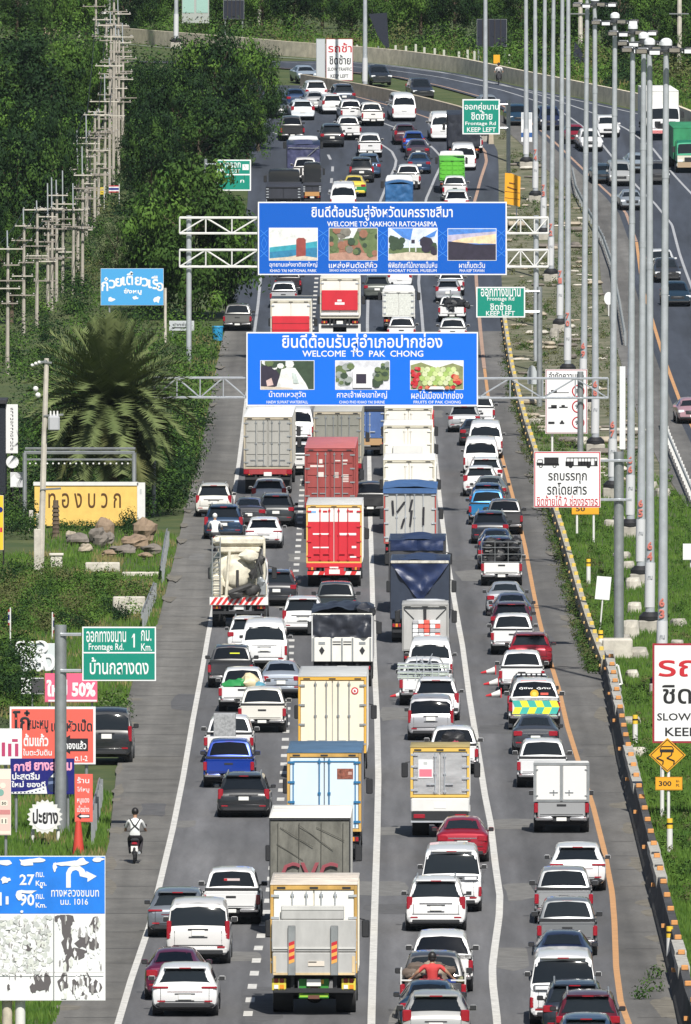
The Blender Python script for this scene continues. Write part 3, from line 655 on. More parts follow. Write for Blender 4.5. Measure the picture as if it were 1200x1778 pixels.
green_sign('green Frontage Rd KEEP LEFT sign at the right, below the larger welcome board', 937, 705, 498, 827, 498, 912, 551,
    [('ออกทางขนาน', 835, 501, 904, 515), ('Frontage Rd', 846, 515, 893, 524), ('ชิดซ้าย', 851, 525, 888, 539), ('KEEP LEFT', 844, 540, 894, 548)], None, True, .16)
green_sign('green Frontage Rd KEEP LEFT sign at the far bend in front of a light mast', 883, 336, 174, 803, 172, 868, 233,
    [('ออกคู่ขนาน', 807, 178, 866, 194), ('ชิดซ้าย', 818, 193, 855, 208), ('Frontage Rd', 808, 211, 861, 219), ('KEEP LEFT', 811, 221, 861, 229)], None, True, .15)
S = green_sign('green exit sign half hidden by leaves at the left of the far lanes', 357, 392, 276, 376, 277, 436, 331,
    [('ทางออก', 382, 282, 418, 291), ('EXIT', 400, 294, 417, 300), ('ก', 417, 312, 424, 317)], 303, True, .12)
mb = MB(); S.rect(mb, 421, 285, 432, 295, S.top, S.top + .006); S.poly(mb, [(382, 293), (387, 293), (391, 299), (388, 300), (384, 297), (382, 298)], S.top); S.put(mb, 'emblem', [signw])
# white restriction signs
brd = cmat('dark_red', (.30, .02, .035))
S = Sign('road_sign', 'white lane rule sign with a black lorry and bus drawing on a tall grey pole', 'road sign', 1075, 1128)
S.post(1075, 785, None, .21, galv2, 14, -.35)
mb = MB(); a = G(1072, 1140); mb.box(a.x - .62, a.x + .62, a.y - .6, a.y + .6, a.z - .1, a.z + .75, 0, .06); S.put(mb, 'footing', [concl])
mb = MB()
for y in (800, 868): S.line(mb, [(930, y), (1097, y)], .06, -.08)
S.put(mb, 'bracket_arm', [galv])
S.board(927, 784, 1043, 881, mat('border_red', (.5, .03, .05), .5), signw, .8, .06, .02); S.t.children[-1].name = 'border'
mb = MB(); S.rect(mb, 929.6, 786.6, 1040.4, 878.4, S.top, S.top + .006); S.put(mb, 'panel', [signw]); D = S.top + .008
mb = MB(); S.text(mb, 'รถบรรทุก', 952, 821, 1019, 840, D, 0, .03); S.text(mb, 'รถโดยสาร', 950, 838, 1019, 859, D, 0, .03)
S.text(mb, 'ชิดซ้ายได้ 2 ช่องจราจร', 932, 860, 1038, 878, D, 1, .022); S.put(mb, 'lettering', [black, redp])
mb = MB()
S.rect(mb, 945, 794, 970, 806, D, D + .01); S.rect(mb, 932, 805, 971, 808, D, D + .01); S.rect(mb, 932, 803, 943, 806, D, D + .01); S.line(mb, [(932, 804), (934, 798), (942, 798), (942, 804)], .015, D)
for x in (939, 963): S.ring(mb, x, 809, 2.6, .018, D)
S.rect(mb, 982, 801, 996, 808, D, D + .01); S.rect(mb, 1004, 801, 1026, 808, D, D + .01); S.rect(mb, 1033, 800, 1037, 808, D, D + .01); S.rect(mb, 982, 807.5, 1038, 809, D, D + .01); S.rect(mb, 984, 794, 1037, 795.5, D, D + .01)
for x in (984, 990, 996, 1004, 1010, 1015, 1020, 1026, 1032, 1037): S.rect(mb, x - .5, 794, x + .5, 808, D, D + .01)
for x in (991, 1022): S.disc(mb, x, 809, 3.4, D + .002)
S.put(mb, 'pictogram', [black])
S = Sign('road_sign', 'white speed limit sign with three rows of vehicle drawings and red rings', 'road sign', 983, 800)
S.post(959, 745, None, .06, whitep, 8); S.post(1010, 745, None, .06, whitep, 8)
S.board(947, 641, 1020, 753, brd, signw, .8, .05, .02); S.t.children[-1].name = 'border'; D = S.top
mb = MB(); S.rect(mb, 949, 643, 1018, 751, D, D + .006); S.put(mb, 'panel', [signw]); D += .008
mb = MB(); S.text(mb, 'จำกัดความเร็ว', 953, 645, 1014, 658, D, 0, .028)
for y, n in ((679, '80'), (706, '90'), (734, '90')): S.text(mb, n, 999, y - 4, 1009, y + 4, D, 0, .06)
S.put(mb, 'lettering', [black])
mb = MB()
for y in (679, 706, 734): mb = MB(); S.ring(mb, 1004, y, 10, .035, D); S.put(mb, 'speed_ring', [redp])
mb = MB()
S.rect(mb, 957, 677, 967, 681, D, D + .01); S.rect(mb, 953, 681, 988, 682, D, D + .01); S.rect(mb, 957, 703, 967, 708, D, D + .01); S.rect(mb, 952, 707, 967, 709, D, D + .01); S.rect(mb, 971, 706, 986, 708, D, D + .01); S.rect(mb, 975, 703, 981, 706, D, D + .01)
S.rect(mb, 952, 732, 963, 736, D, D + .01); S.rect(mb, 972, 733, 980, 736, D, D + .01); S.rect(mb, 974, 730, 978, 733, D, D + .01)
S.put(mb, 'pictogram', [black])
def slow_sign(label, x0, y0, x1, y1, base, posts, t, D=.02, red=redp):
    S = Sign('road_sign', label, 'road sign', (x0 + x1) / 2, base); k = (x1 - x0)
    for x in posts: S.post(x, y1 - 4, None, .07, whitep, 8)
    S.board(x0, y0, x1, y1, signw, brd, k * .022, .06, D)
    mb = MB(); S.rect(mb, x0 + k * .045, y0 + k * .045, x1 - k * .045, y1 - k * .045, S.top, S.top + .006); S.put(mb, 'face', [signw]); d = S.top + .008
    mb = MB()
    for body, xa, ya, xb, yb, mi in t: S.text(mb, body, xa, ya, xb, yb, d, mi, .032)
    S.put(mb, 'lettering', [black, red]); return S
slow_sign('large white slow traffic keep left sign with dark red border, cut by the right edge', 1133, 1117, 1290, 1290, 1420, (1150, 1272), [('รถช้า', 1143, 1132, 1278, 1175, 1), ('ชิดซ้าย', 1150, 1183, 1274, 1222, 0), ('SLOW TRAFFIC', 1141, 1238, 1284, 1251, 0), ('KEEP LEFT', 1155, 1263, 1270, 1278, 0)])
slow_sign('small distant white slow traffic keep left sign on two legs at the far bend', 566, 67, 613, 140, 152, (572, 606), [('รถช้า', 570, 74, 611, 91, 1), ('ชิดซ้าย', 572, 95, 609, 112, 0), ('SLOW TRAFFIC', 569, 117, 611, 123, 0), ('KEEP LEFT', 574, 129, 605, 135, 0)])
S = Sign('road_sign', 'plain pale panel standing edge to edge beside the distant slow traffic sign', 'road sign', 557, 153); S.board(549, 67, 565, 140, cmat('dull_white', (.45, .48, .50)), galv2, 1, .06); S.post(553, 136, None, .06); S.post(562, 136, None, .06)
# yellow signs
S = Sign('warning_sign', 'yellow diamond slippery road sign with a 300 plate on a white post', 'warning sign', 1163, 1442)
S.post(1161, 1290, None, .055, whitep, 8, -.05); S.post(1151, 1300, 1352, .05, whitep, 8, -.05)
mb = MB(); S.poly(mb, [(1159, 1281), (1191, 1311), (1159, 1341), (1127, 1311)], 0, 0, .04); S.put(mb, 'diamond', [signyel])
mb = MB(); S.line(mb, [(1159, 1284), (1188, 1311), (1159, 1338), (1130, 1311), (1159, 1284)], .012, .045); S.rect(mb, 1146, 1301, 1170, 1306, .042, .05)
S.line(mb, [(1146, 1301), (1149, 1296), (1167, 1296), (1170, 1301)], .014, .045)
S.line(mb, [(1149, 1306), (1148, 1312), (1140, 1316), (1152, 1321), (1151, 1327)], .022, .045); S.line(mb, [(1167, 1306), (1166, 1311), (1158, 1316), (1171, 1321), (1170, 1327)], .022, .045); S.put(mb, 'pictogram', [black])
S.board(1138, 1349, 1185, 1372, signyel, mat('yellow_edge', (.5, .22, .015), .5), 1.2, .04); mb = MB(); S.text(mb, '300', 1144, 1356, 1166, 1365, S.top, 0, .05); S.text(mb, 'ม.', 1174, 1354, 1180, 1358, S.top, 0, .05); S.text(mb, 'M.', 1174, 1361, 1180, 1366, S.top, 0, .05); S.put(mb, 'lettering', [black])
S = Sign('warning_sign', 'yellow plate on two white posts tucked under the lorry and bus sign', 'warning sign', 1015, 940)
S.post(1002, 872, 926, .055, whitep, 8, -.05); S.post(1031, 872, None, .055, whitep, 8, -.05); S.board(993, 866, 1040, 893, signyel, signyel, 1, .04); mb = MB(); S.text(mb, '50', 1000, 879, 1016, 888, S.top, 0, .05); S.put(mb, 'lettering', [black])
S = Sign('warning_sign', 'orange yellow notice board with a clipped top corner beside the far right shoulder', 'warning sign', 890, 400)
S.post(897, 355, None, .05, galv, 8, -.05); mb = MB(); S.poly(mb, [(877, 300), (888, 301), (904, 307), (903, 359), (876, 353)], 0, 0, .05); S.put(mb, 'panel', [signyel])
mb = MB(); S.line(mb, [(877, 332), (903, 335)], .02, .055); S.line(mb, [(877, 343), (902, 346)], .02, .055); S.line(mb, [(884, 317), (894, 319)], .045, .055); S.line(mb, [(881, 324), (898, 330)], .045, .055); S.put(mb, 'pictogram', [mat('brown_print', (.25, .10, .02), .6)])
S = Sign('warning_sign', 'small distant yellow roadside sign above the far rail by the lone motorcycle', 'warning sign', 862, 122); S.post(862, 108, None, .04, galv, 6, -.03); S.board(857, 95, 868, 110, signyel, signyel, 1, .04)
S = Sign('portrait_board', 'narrow white and blue notice board strapped to a far light mast', 'notice board', 914, 285); S.board(905, 195, 924, 246, signw, signw, .5, .05, .35)
mb = MB(); S.rect(mb, 905, 230, 924, 238, S.top, S.top + .005); S.rect(mb, 911, 231, 917, 244, S.top + .005, S.top + .01, 1); S.rect(mb, 906, 196, 923, 207, S.top, S.top + .005, 1); S.put(mb, 'print', [cmat('board_blue', (.03, .1, .3)), cmat('board_grey', (.5, .53, .56))])
S = Sign('blank_sign', 'small blank white sign on a thin leaning post in the green verge', 'sign', 1043, 1089); S.post(1047, 1035, None, .035, whitep, 8, -.03, x1=1042); mb = MB(); S.poly(mb, [(1037, 1000), (1062, 1002), (1058, 1042), (1033, 1040)], 0, 0, .03); S.put(mb, 'panel', [signw])
S = Sign('blank_sign', 'small round topped white sign beside the columns below the larger welcome board', 'sign', 924, 690); S.post(924, 660, None, .04, whitep, 8, -.03); mb = MB(); S.poly(mb, [(916, 667), (916, 645), (919, 637), (924, 634), (929, 637), (932, 645), (932, 667)], 0, 0, .03); S.put(mb, 'panel', [cmat('dull_white', (.45, .48, .5))])
S = Sign('blank_sign', 'small round white disc on a post between the light masts', 'sign', 1057, 548); S.post(1057, 520, None, .04, whitep, 8, -.03); mb = MB(); S.disc(mb, 1057, 518, 8, 0, 0, 14, 1.4); S.put(mb, 'panel', [signw])
S = Sign('marker_post', 'tall narrow white panel standing between the light masts', 'marker', 1081, 800); mb = MB(); S.rect(mb, 1076, 636, 1086, 780, 0, .08); S.put(mb, 'panel', [cmat('post_white', (.66, .68, .7))]); S.post(1081, 770, None, .06)
S = Sign('blank_sign', 'white panel low in the grass at the right edge', 'sign', 1200, 985); S.board(1186, 944, 1215, 972, signw, signw, 1, .05); S.post(1200, 968, None, .05, whitep)
# big faded blue direction sign, lower left
S = Sign('direction_sign', 'huge weathered blue direction sign with peeling white lower half at the lower left', 'road sign', 40, 1830)
S.post(35, 1725, None, .14, whitep, 10, -.2); S.post(12, 1725, None, .14, mat('rusty_white', (.5, .45, .36), .8, var=.2, vscale=3), 10, -.2); S.post(-90, 1725, None, .14, whitep, 10, -.2)
S.board(-125, 1486, 183, 1737, signw, signw, 1, .1); D = S.top
mb = MB(); S.rect(mb, -123, 1487, 182, 1586, D, D + .006); S.put(mb, 'blue_panel', [mat('faded_blue', (.012, .19, .72), .5, var=.15, vscale=1)])
mb = MB(); d = D + .008
S.text(mb, '27', 34, 1518, 60, 1537, d, 0, .05); S.text(mb, 'กม.', 62, 1514, 77, 1523, d, 0, .05); S.text(mb, 'Km.', 62, 1529, 81, 1538, d, 0, .05)
S.text(mb, '90', 34, 1552, 60, 1573, d, 0, .05); S.text(mb, 'กม.', 62, 1552, 77, 1561, d, 0, .05); S.text(mb, 'Km.', 62, 1567, 81, 1576, d, 0, .05)
S.text(mb, 'ทางหลวงชนบท', 89, 1545, 172, 1557, d, 0, .03); S.text(mb, 'นม. 1016', 105, 1560, 153, 1571, d, 0, .03)
S.poly(mb, [(115, 1541), (115, 1515), (119, 1507), (126, 1502), (137, 1502), (146, 1509), (150, 1516), (150, 1512), (168, 1521), (152, 1531), (152, 1524), (139, 1521), (137, 1513), (132, 1510), (126, 1512), (123, 1518), (123, 1541)], d); S.rect(mb, 10, 1556, 15, 1570, d, d + .01); S.rect(mb, -2, 1549, 3, 1572, d, d + .01)
S.put(mb, 'lettering', [signw])
random.seed(61); mb = MB(); rip = []
def ragged(cx, cy, w, h, n=11): return [(cx + w * math.cos(6.283 * i / n) * random.uniform(.55, 1.2), cy + h * math.sin(6.283 * i / n) * random.uniform(.55, 1.2)) for i in range(n)]
i = 0
for cx, cy, w, h in [(8, 1497, 14, 6), (45, 1498, 16, 7), (60, 1494, 20, 5), (118, 1499, 26, 5), (140, 1497, 16, 8), (170, 1492, 12, 4), (95, 1505, 4, 9), (48, 1548, 18, 4), (34, 1556, 6, 10), (10, 1528, 8, 7), (72, 1540, 3, 3), (38, 1582, 3, 3)]:
    S.poly(mb, ragged(cx, cy, w, h), d + .012 + i * .0006, 0, .0004); i += 1
S.put(mb, 'peeled_patch', [signw])
mb = MB(); i = 0
def blot(cx, cy, w, h, mi):
    global i
    pts = [(min(181, max(-120, x)), min(1734, max(1588, y))) for x, y in ragged(cx, cy, w, h, 13)]; S.poly(mb, pts, D + .002 + (i % 150) * .0002, mi, .00015); i += 1
for _ in range(260): blot(random.uniform(-10, 88), random.uniform(1592, 1690), random.uniform(1.5, 7), random.uniform(2, 8), random.choice([0, 0, 1, 2, 3]))
for _ in range(90): blot(random.uniform(0, 84), random.uniform(1595, 1700), random.uniform(.6, 1.8), random.uniform(1.5, 5), 5)
for cx, cy, w, h in [(115, 1600, 14, 26), (118, 1640, 10, 30), (116, 1672, 6, 14), (150, 1635, 20, 14), (135, 1655, 18, 10), (165, 1605, 10, 14), (102, 1595, 8, 8), (160, 1640, 14, 10), (68, 1708, 12, 20), (82, 1705, 6, 22), (58, 1715, 6, 10), (110, 1706, 10, 16), (130, 1712, 9, 15), (150, 1700, 8, 12), (165, 1714, 12, 14), (140, 1722, 8, 8), (50, 1645, 8, 8), (15, 1714, 3, 7)]: blot(cx, cy, w, h, 4)
for _ in range(90): blot(random.uniform(100, 178), random.choice([random.uniform(1592, 1680), random.uniform(1692, 1732)]), random.uniform(1, 3.5), random.uniform(3, 12), random.choice([0, 0, 0, 2, 5]))
S.put(mb, 'torn_poster', [signw, cmat('poster_grey', (.48, .50, .49)), cmat('poster_pale', (.62, .64, .60)), cmat('poster_green', (.53, .56, .53)), cmat('poster_black', (.11, .10, .105)), cmat('poster_shade', (.28, .27, .27))])
mb = MB(); S.rect(mb, 93.5, 1587, 95, 1736, D + .1, D + .104); S.rect(mb, -120, 1687, 181, 1688.2, D + .1, D + .104); S.put(mb, 'panel_seam', [cmat('seam', (.5, .5, .5))])
# ---------------------------------------------------------------- shop signs on the left
inkr, ink = cmat('ink_red', (.55, .02, .05)), cmat('ink', (.02, .02, .025))
salmon, pinkc, navyc = cmat('salmon', (.75, .12, .09)), cmat('pink', (.72, .12, .22)), cmat('navy', (.008, .01, .16))
S = Sign('shop_sign', 'salmon red roast duck shop sign with a black arrow, behind the thick grey pole', 'shop sign', 90, 1382)
for x in (30, 150): S.post(x, 1318, None, .06, galv2)
S.board(17, 1227, 166, 1327, signw, signw, 1, .06); D = S.top
mb = MB(); S.rect(mb, 20, 1231, 162, 1324, D, D + .005); S.put(mb, 'red_face', [salmon]); d = D + .008
mb = MB(); S.text(mb, 'โก๋', 22, 1233, 52, 1268, d, 1, .05); S.text(mb, 'หมะหมู', 48, 1250, 84, 1272, d, 1, .05); S.text(mb, 'เป็ดหัวเป๊ด', 89, 1248, 160, 1270, d, 1, .05); S.text(mb, 'ต้มแก้ว', 41, 1274, 84, 1296, d, 0, .06); S.text(mb, 'ในตะวันดิน', 40, 1300, 90, 1312, d, 0, .04); S.text(mb, 'ต.1-2', 130, 1312, 152, 1322, d, 0, .05); S.put(mb, 'lettering', [signw, ink])
mb = MB(); S.poly(mb, [(96, 1292), (122, 1276), (122, 1282), (153, 1282), (153, 1304), (122, 1304), (122, 1309)], d); S.text(mb, 'กองแล้ว', 112, 1286, 150, 1301, d + .008, 1, .06); S.put(mb, 'arrow', [ink, signw])
S = Sign('shop_sign', 'white shop sign with thick red strokes of lettering at the left edge', 'shop sign', 15, 1420); S.post(10, 1320, None, .06, galv2); S.board(-30, 1265, 38, 1328, signw, signw, 1, .06); mb = MB()
for x in (3, 14, 26): S.rect(mb, x, 1289 + (x % 3), x + 6, 1313, S.top, S.top + .006)
S.rect(mb, 21, 1283, 31, 1288, S.top, S.top + .006); S.put(mb, 'lettering', [cmat('crimson', (.45, .05, .14))])
S = Sign('shop_sign', 'navy blue tyre repair sign with pink and white lettering and a dark wheel picture', 'shop sign', 75, 1440)
for x in (28, 118): S.post(x, 1372, None, .05, galv2)
S.board(18, 1317, 129, 1379, navyc, navyc, 1, .05); d = S.top
mb = MB(); S.text(mb, 'กาซี', 24, 1322, 54, 1339, d, 1, .07); S.text(mb, 'ยางสยาม', 59, 1323, 125, 1338, d, 1, .08); S.text(mb, 'ปะสตรีม', 21, 1341, 69, 1354, d, 0, .06); S.text(mb, 'ใหม่ ของดี', 20, 1356, 79, 1367, d, 0, .06); S.put(mb, 'lettering', [signw, cmat('pink_ink', (.8, .35, .5))])
mb = MB(); tb = cmat('tyre_print', (.015, .03, .09)); S.poly(mb, [(84, 1352), (92, 1342), (112, 1338), (118, 1348), (119, 1372), (108, 1377), (88, 1375), (82, 1366)], d); S.poly(mb, [(88, 1349), (94, 1342), (110, 1339), (106, 1345), (96, 1350)], d + .008, 1); S.poly(mb, [(84, 1357), (98, 1355), (98, 1360), (84, 1362)], d + .008, 2)
S.poly(mb, [(20, 1375), (44, 1374), (80, 1365), (82, 1378), (20, 1378)], d + .002, 1)
for k in range(9): S.rect(mb, 22 + k * 6.5, 1375 - (k > 5) * (k - 5) * 2, 25 + k * 6.5, 1377 - (k > 5) * (k - 5) * 2, d + .009, d + .012, 0)
S.put(mb, 'picture', [tb, signw, cmat('steel_print', (.15, .2, .35))])
S = Sign('shop_sign', 'round white tyre shaped sign with ragged tread and black letters on two white legs', 'shop sign', 78, 1462)
for x in (57, 101): S.post(x, 1440, None, .06, whitep)
mb = MB(); S.poly(mb, [(78 + (31 if i % 2 else 26) * math.cos(6.2832 * i / 40), 1418 + (30 if i % 2 else 26) * math.sin(6.2832 * i / 40)) for i in range(40)], 0, 0, .12); S.disc(mb, 78, 1418, 23, .122, 1); S.put(mb, 'panel', [whitep, signw])
mb = MB(); S.text(mb, 'ปะยาง', 57, 1404, 101, 1430, .14, 0, .06); S.put(mb, 'lettering', [ink])
S = Sign('shop_sign', 'tall narrow red sign with a white arrow at its foot on a red post', 'shop sign', 136, 1478)
mb = MB(); a, b = S.p(131, 1478), S.p(136, 1425); mb.tube((a.x + .1, a.y, zp(a.y) - .1), (b.x, b.y, b.z), .2, .09, 10); S.put(mb, 'post', [mat('red_post', (.55, .06, .04), .5)])
S.board(130, 1344, 161, 1427, salmon, salmon, 1, .06); mb = MB(); d = S.top
for y, t in ((1349, 'ร้าน'), (1366, 'โก๋หมู'), (1386, 'หมูแดง'), (1399, 'เป็ดย่าง')): S.text(mb, t, 134, y, 155, y + 11, d, 0, .03)
S.poly(mb, [(133, 1417), (141, 1411), (141, 1414), (156, 1414), (156, 1420), (141, 1420), (141, 1423)], d, 1); S.poly(mb, [(137, 1417), (142, 1415), (155, 1415.5), (155, 1418.5), (142, 1419)], d + .01, 0); S.put(mb, 'lettering', [signw, ink])
S = Sign('shop_sign', 'pink and cream menu board of small boxes at the left edge', 'shop sign', 5, 1490); S.post(10, 1445, None, .05, galv2); S.board(-30, 1335, 19, 1450, cmat('cream_pink', (.72, .52, .47)), signw, .6, .05); mb = MB(); d = S.top
S.rect(mb, -28, 1337, 18, 1353, d, d + .004, 1); S.rect(mb, -28, 1406, 18, 1414, d, d + .004, 2); S.disc(mb, 5, 1364, 5, d, 1); S.disc(mb, 1, 1376, 6, d, 3); S.rect(mb, 1, 1390, 13, 1399, d, d + .004, 1); S.rect(mb, 1, 1420, 13, 1431, d, d + .004, 1); S.rect(mb, -28, 1453 - 10, 18, 1452 - 4, d, d + .004, 1); S.text(mb, '50', 3, 1392, 11, 1397, d + .006, 0, .04); S.text(mb, '11', 3, 1422, 11, 1429, d + .006, 0, .04)
S.put(mb, 'menu', [ink, cmat('cream', (.75, .70, .60)), cmat('rose', (.55, .22, .22)), cmat('menu_teal', (.2, .38, .33))])
S = Sign('shop_sign', 'pink sign with bold white lettering and a percent mark below the green road sign', 'shop sign', 122, 1262); S.post(86, 1214, None, .04, galv2); S.post(160, 1214, None, .04, galv2); S.board(78, 1169, 169, 1219, pinkc, pinkc, 1, .05); mb = MB(); S.text(mb, 'ใหม่ 50%', 81, 1180, 166, 1210, S.top, 0, .09); S.rect(mb, 84, 1215, 168, 1218, S.top, S.top + .004); S.put(mb, 'lettering', [signw])
S = Sign('shop_sign', 'jumble of white cut out letters on a pale backing, half hidden by bushes', 'shop sign', 62, 1200); S.post(40, 1160, None, .05, galv2); S.post(90, 1160, None, .05, galv2); S.board(35, 1117, 97, 1163, cmat('pale_backing', (.58, .63, .64)), signw, .5, .05); mb = MB()
for b, x0, y0, x1, y1 in (('ศร', 27, 1112, 60, 1140), ('สร', 44, 1122, 80, 1148), ('ว', 62, 1112, 84, 1134), ('วัง', 40, 1140, 76, 1166), ('ง', 70, 1136, 96, 1165)): S.text(mb, b, x0, y0, x1, y1, S.top + random.uniform(.02, .1), 0, .04)
S.put(mb, 'lettering', [signw])
S = Sign('notice_board', 'small sign split into a white and a charcoal half beside the pink percent sign', 'notice board', 66, 1235); S.post(56, 1204, None, .04, galv2); S.board(37, 1177, 76, 1205, signw, signw, .4, .05); mb = MB(); S.rect(mb, 54, 1178, 76, 1204, S.top, S.top + .005); S.put(mb, 'dark_half', [cmat('charcoal', (.06, .06, .065))])
S = Sign('shop_sign', 'tall narrow white sign with a column of tiny black characters by the left edge', 'shop sign', 20, 890); S.post(20, 784, None, .05, black); S.board(10, 702, 31, 787, signw, signw, .4, .06); mb = MB()
for i, c in enumerate('ร้านข้าวต้มทองบวก'[:13]): S.text(mb, c if c.isalpha() else 'า', 18, 708 + i * 5.8, 23, 712 + i * 5.8, S.top, 0, .03)
S.put(mb, 'lettering', [ink])
S = Sign('shop_sign', 'round white disc sign under the tall narrow white sign', 'shop sign', 22, 892); S.post(22, 812, None, .05, black); mb = MB(); S.disc(mb, 21.5, 802, 11, 0, 0, 20); S.put(mb, 'panel', [signw])
S = Sign('shop_sign', 'small square grey panel with a white star shape beside the pergola post', 'shop sign', 31, 894); S.post(34, 845, None, .05, black); S.board(18, 820, 42, 846, cmat('panel_grey', (.55, .55, .58)), signw, .4, .05); mb = MB(); S.poly(mb, [(19, 845), (19, 830), (25, 823), (28, 829), (35, 832), (28, 839), (29, 845)], S.top); S.put(mb, 'emblem', [signw])
S = Sign('banner', 'bright yellow banner at the very left edge of the verge', 'banner', 0, 985); S.post(6, 860, None, .04, black); S.board(-30, 860, 6, 955, mat('banner_yellow', (.8, .52, .03), .5), signw, .4, .03); mb = MB(); S.disc(mb, 0, 885, 5, S.top, 0); S.rect(mb, 0, 916, 4, 924, S.top, S.top + .004, 1); S.put(mb, 'print', [navyc, inkr])
S = Sign('shop_sign', 'sky blue boat noodle sign with white lettering above the bushes', 'shop sign', 230, 592); S.post(190, 520, None, .06, galv2); S.post(287, 500, None, .09, polec); S.board(175, 466, 284, 530, mat('sign_sky_blue', (.06, .33, .66), .5), signw, .4, .06); d = S.top; mb = MB()
for i, (c, dx) in enumerate((('ก๋', 0), ('ว', 13), ('ย', 24), ('เ', 36), ('ตี๋', 43), ('ย', 58), ('ว', 70), ('เ', 81), ('รื', 87), ('อ', 96))):
    u = (dx + 5) / 105; y = 492 - 12 * math.sin(u * 3.14); w = 6 if c == 'เ' else 11; tall = 9 if len(c) > 1 else 0
    S.text(mb, c, 176 + dx, y - tall, 176 + dx + w + 1, y + 15, d, 0, .045)
S.text(mb, 'ซั้งหมู', 215, 501, 246, 512, d, 0, .06)
for x0, y0, x1, y1 in ((186, 516, 200, 524), (230, 513, 240, 521), (264, 514, 280, 526)): S.poly(mb, ragged((x0 + x1) / 2, (y0 + y1) / 2, (x1 - x0) / 2, (y1 - y0) / 2), d)
S.put(mb, 'lettering', [signw])
S = Sign('notice_board', 'low white notice board behind the first gantry leg on the left', 'notice board', 315, 592); S.post(300, 570, None, .04); S.post(330, 570, None, .04); S.board(294, 557, 337, 574, cmat('dull_white', (.45, .48, .5)), signw, .4, .05); mb = MB(); S.text(mb, 'ปากช่อง', 300, 560, 331, 566, S.top, 0, .03); S.rect(mb, 299, 568, 332, 570, S.top, S.top + .004); S.put(mb, 'lettering', [ink])
# yellow restaurant wall, pergola, garden
S = Sign('sign_wall', 'yellow restaurant name wall with a white coping and big brown Thai letters', 'wall', 155, 914)
mb = MB(); S.rect(mb, 60, 843, 238, 913, -.25, 0); S.rect(mb, 58, 837, 240, 843, -.29, .05, 1); S.rect(mb, 238.2, 838, 252, 912, -.2, .05, 1); S.put(mb, 'wall', [mat('yellow_render', (.74, .49, .13), .8, var=.1, vscale=2), whitep])
mb = MB(); S.text(mb, 'ท อ ง บ ว ก', 84, 856, 210, 882, .01, 0, .02); S.put(mb, 'lettering', [mat('brown_letters', (.09, .04, .008), .5)]); mb = MB(); S.rect(mb, 243, 849, 246, 858, .052, .056); S.put(mb, 'plaque', [cmat('poster_grey', (.48, .5, .49))])
S = Sign('pergola', 'grey steel frame hung with a row of bulbs over the yellow wall', 'pergola', 138, 913); mb = MB()
for y in (786, 798): S.line(mb, [(42, y), (234, y)], .09 if y < 790 else .05, 0); S.line(mb, [(42, y - 4), (234, y - 4)], .06, -2.5) if y < 790 else None
S.put(mb, 'beam', [galv2])
for x in (43, 233):
    o = S.post(x, 786, None, .11, galv2, 8, 0)
mb = MB()
for x in range(52, 232, 10): mb.ball(S.p(x, 805), .05, 8, 5)
S.put(mb, 'bulbs', [whitep])
# dark wall at the left edge, palm stump, planter, rocks
S = Sign('building', 'dark painted building corner cut by the left edge behind the white signs', 'building', 0, 893); mb = MB(); S.rect(mb, -60, 700, 9, 893, -4, -.3); S.put(mb, 'wall', [mat('dark_wall', (.012, .016, .025), .8)]); mb = MB(); S.rect(mb, -64, 695, 11, 701, -4.4, -.1); S.put(mb, 'roof', [mat('dark_roof', (.03, .03, .035), .7)])
g = G(97, 932); mb = MB(); mb.tube((g.x, g.y, g.z - .1), (g.x, g.y, g.z + 1.75), .17, .13, 9); [mb.tube((g.x, g.y, g.z + .2 * i), (g.x, g.y, g.z + .2 * i + .1), .19, .16, 9) for i in range(8)]; solo('palm_stump', mb, bark, 'grey palm stump standing in front of the yellow wall', 'stump', g)
g = G(98, 984); mb = MB(); mb.box(g.x - .27, g.x + .27, g.y - .27, g.y + .27, g.z - .05, g.z + .52, 0, .03); mb.box(g.x - .33, g.x + .33, g.y - .33, g.y + .33, g.z + .52, g.z + .62, 0, .02); solo('planter', mb, mat('cream_plaster', (.6, .57, .5), .8), 'small cream plaster planter box in the hedge beside the leaning pole', 'planter', g)
for px, py, hh in ((54, 922, 1.0), (66, 924, .9)):
    g = G(px, py); mb = MB(); mb.box(g.x - .1, g.x + .1, g.y - .1, g.y + .1, g.z, g.z + hh, 0, .02); solo('stone_post', mb, polec, 'short pale stone post in the hedge left of the yellow wall', 'post', g, 'short stone posts')
rockm = [mat('tan_rock', (.24, .175, .12), .9, var=.3, vscale=2, bump=.5), mat('grey_rock', (.17, .15, .13), .9, var=.3, vscale=2, bump=.5), mat('pale_rock', (.36, .31, .24), .9, var=.2, vscale=2, bump=.5)]
def rock(px, py, w, h, mi, label, grp, sd, name='rock'):
    random.seed(sd); g = G(px, py); s = F / g.y; mb = MB(); mb.ball((0, 0, 0), 1, 12, 8)
    vs = []
    for v in mb.v:
        n = 1 + .42 * noise.noise(Vector(v) * 1.3 + Vector((sd * 3.1, 0, 0))) + .22 * noise.noise(Vector(v) * 3.0 + Vector((sd, 5, 0)))
        vs.append((v[0] * n * w / 2 / s, v[1] * n * w / 2 / s * .9, v[2] * n * h / 2 / s + h / 2.3 / s))
    mb.v = vs; o = bpy.data.objects.new(name, mb.mesh(name, [rockm[mi]], False)); COL.objects.link(o); o.location = g; tag(o, label, 'rock', grp)
rg = 'garden boulders below the yellow wall'
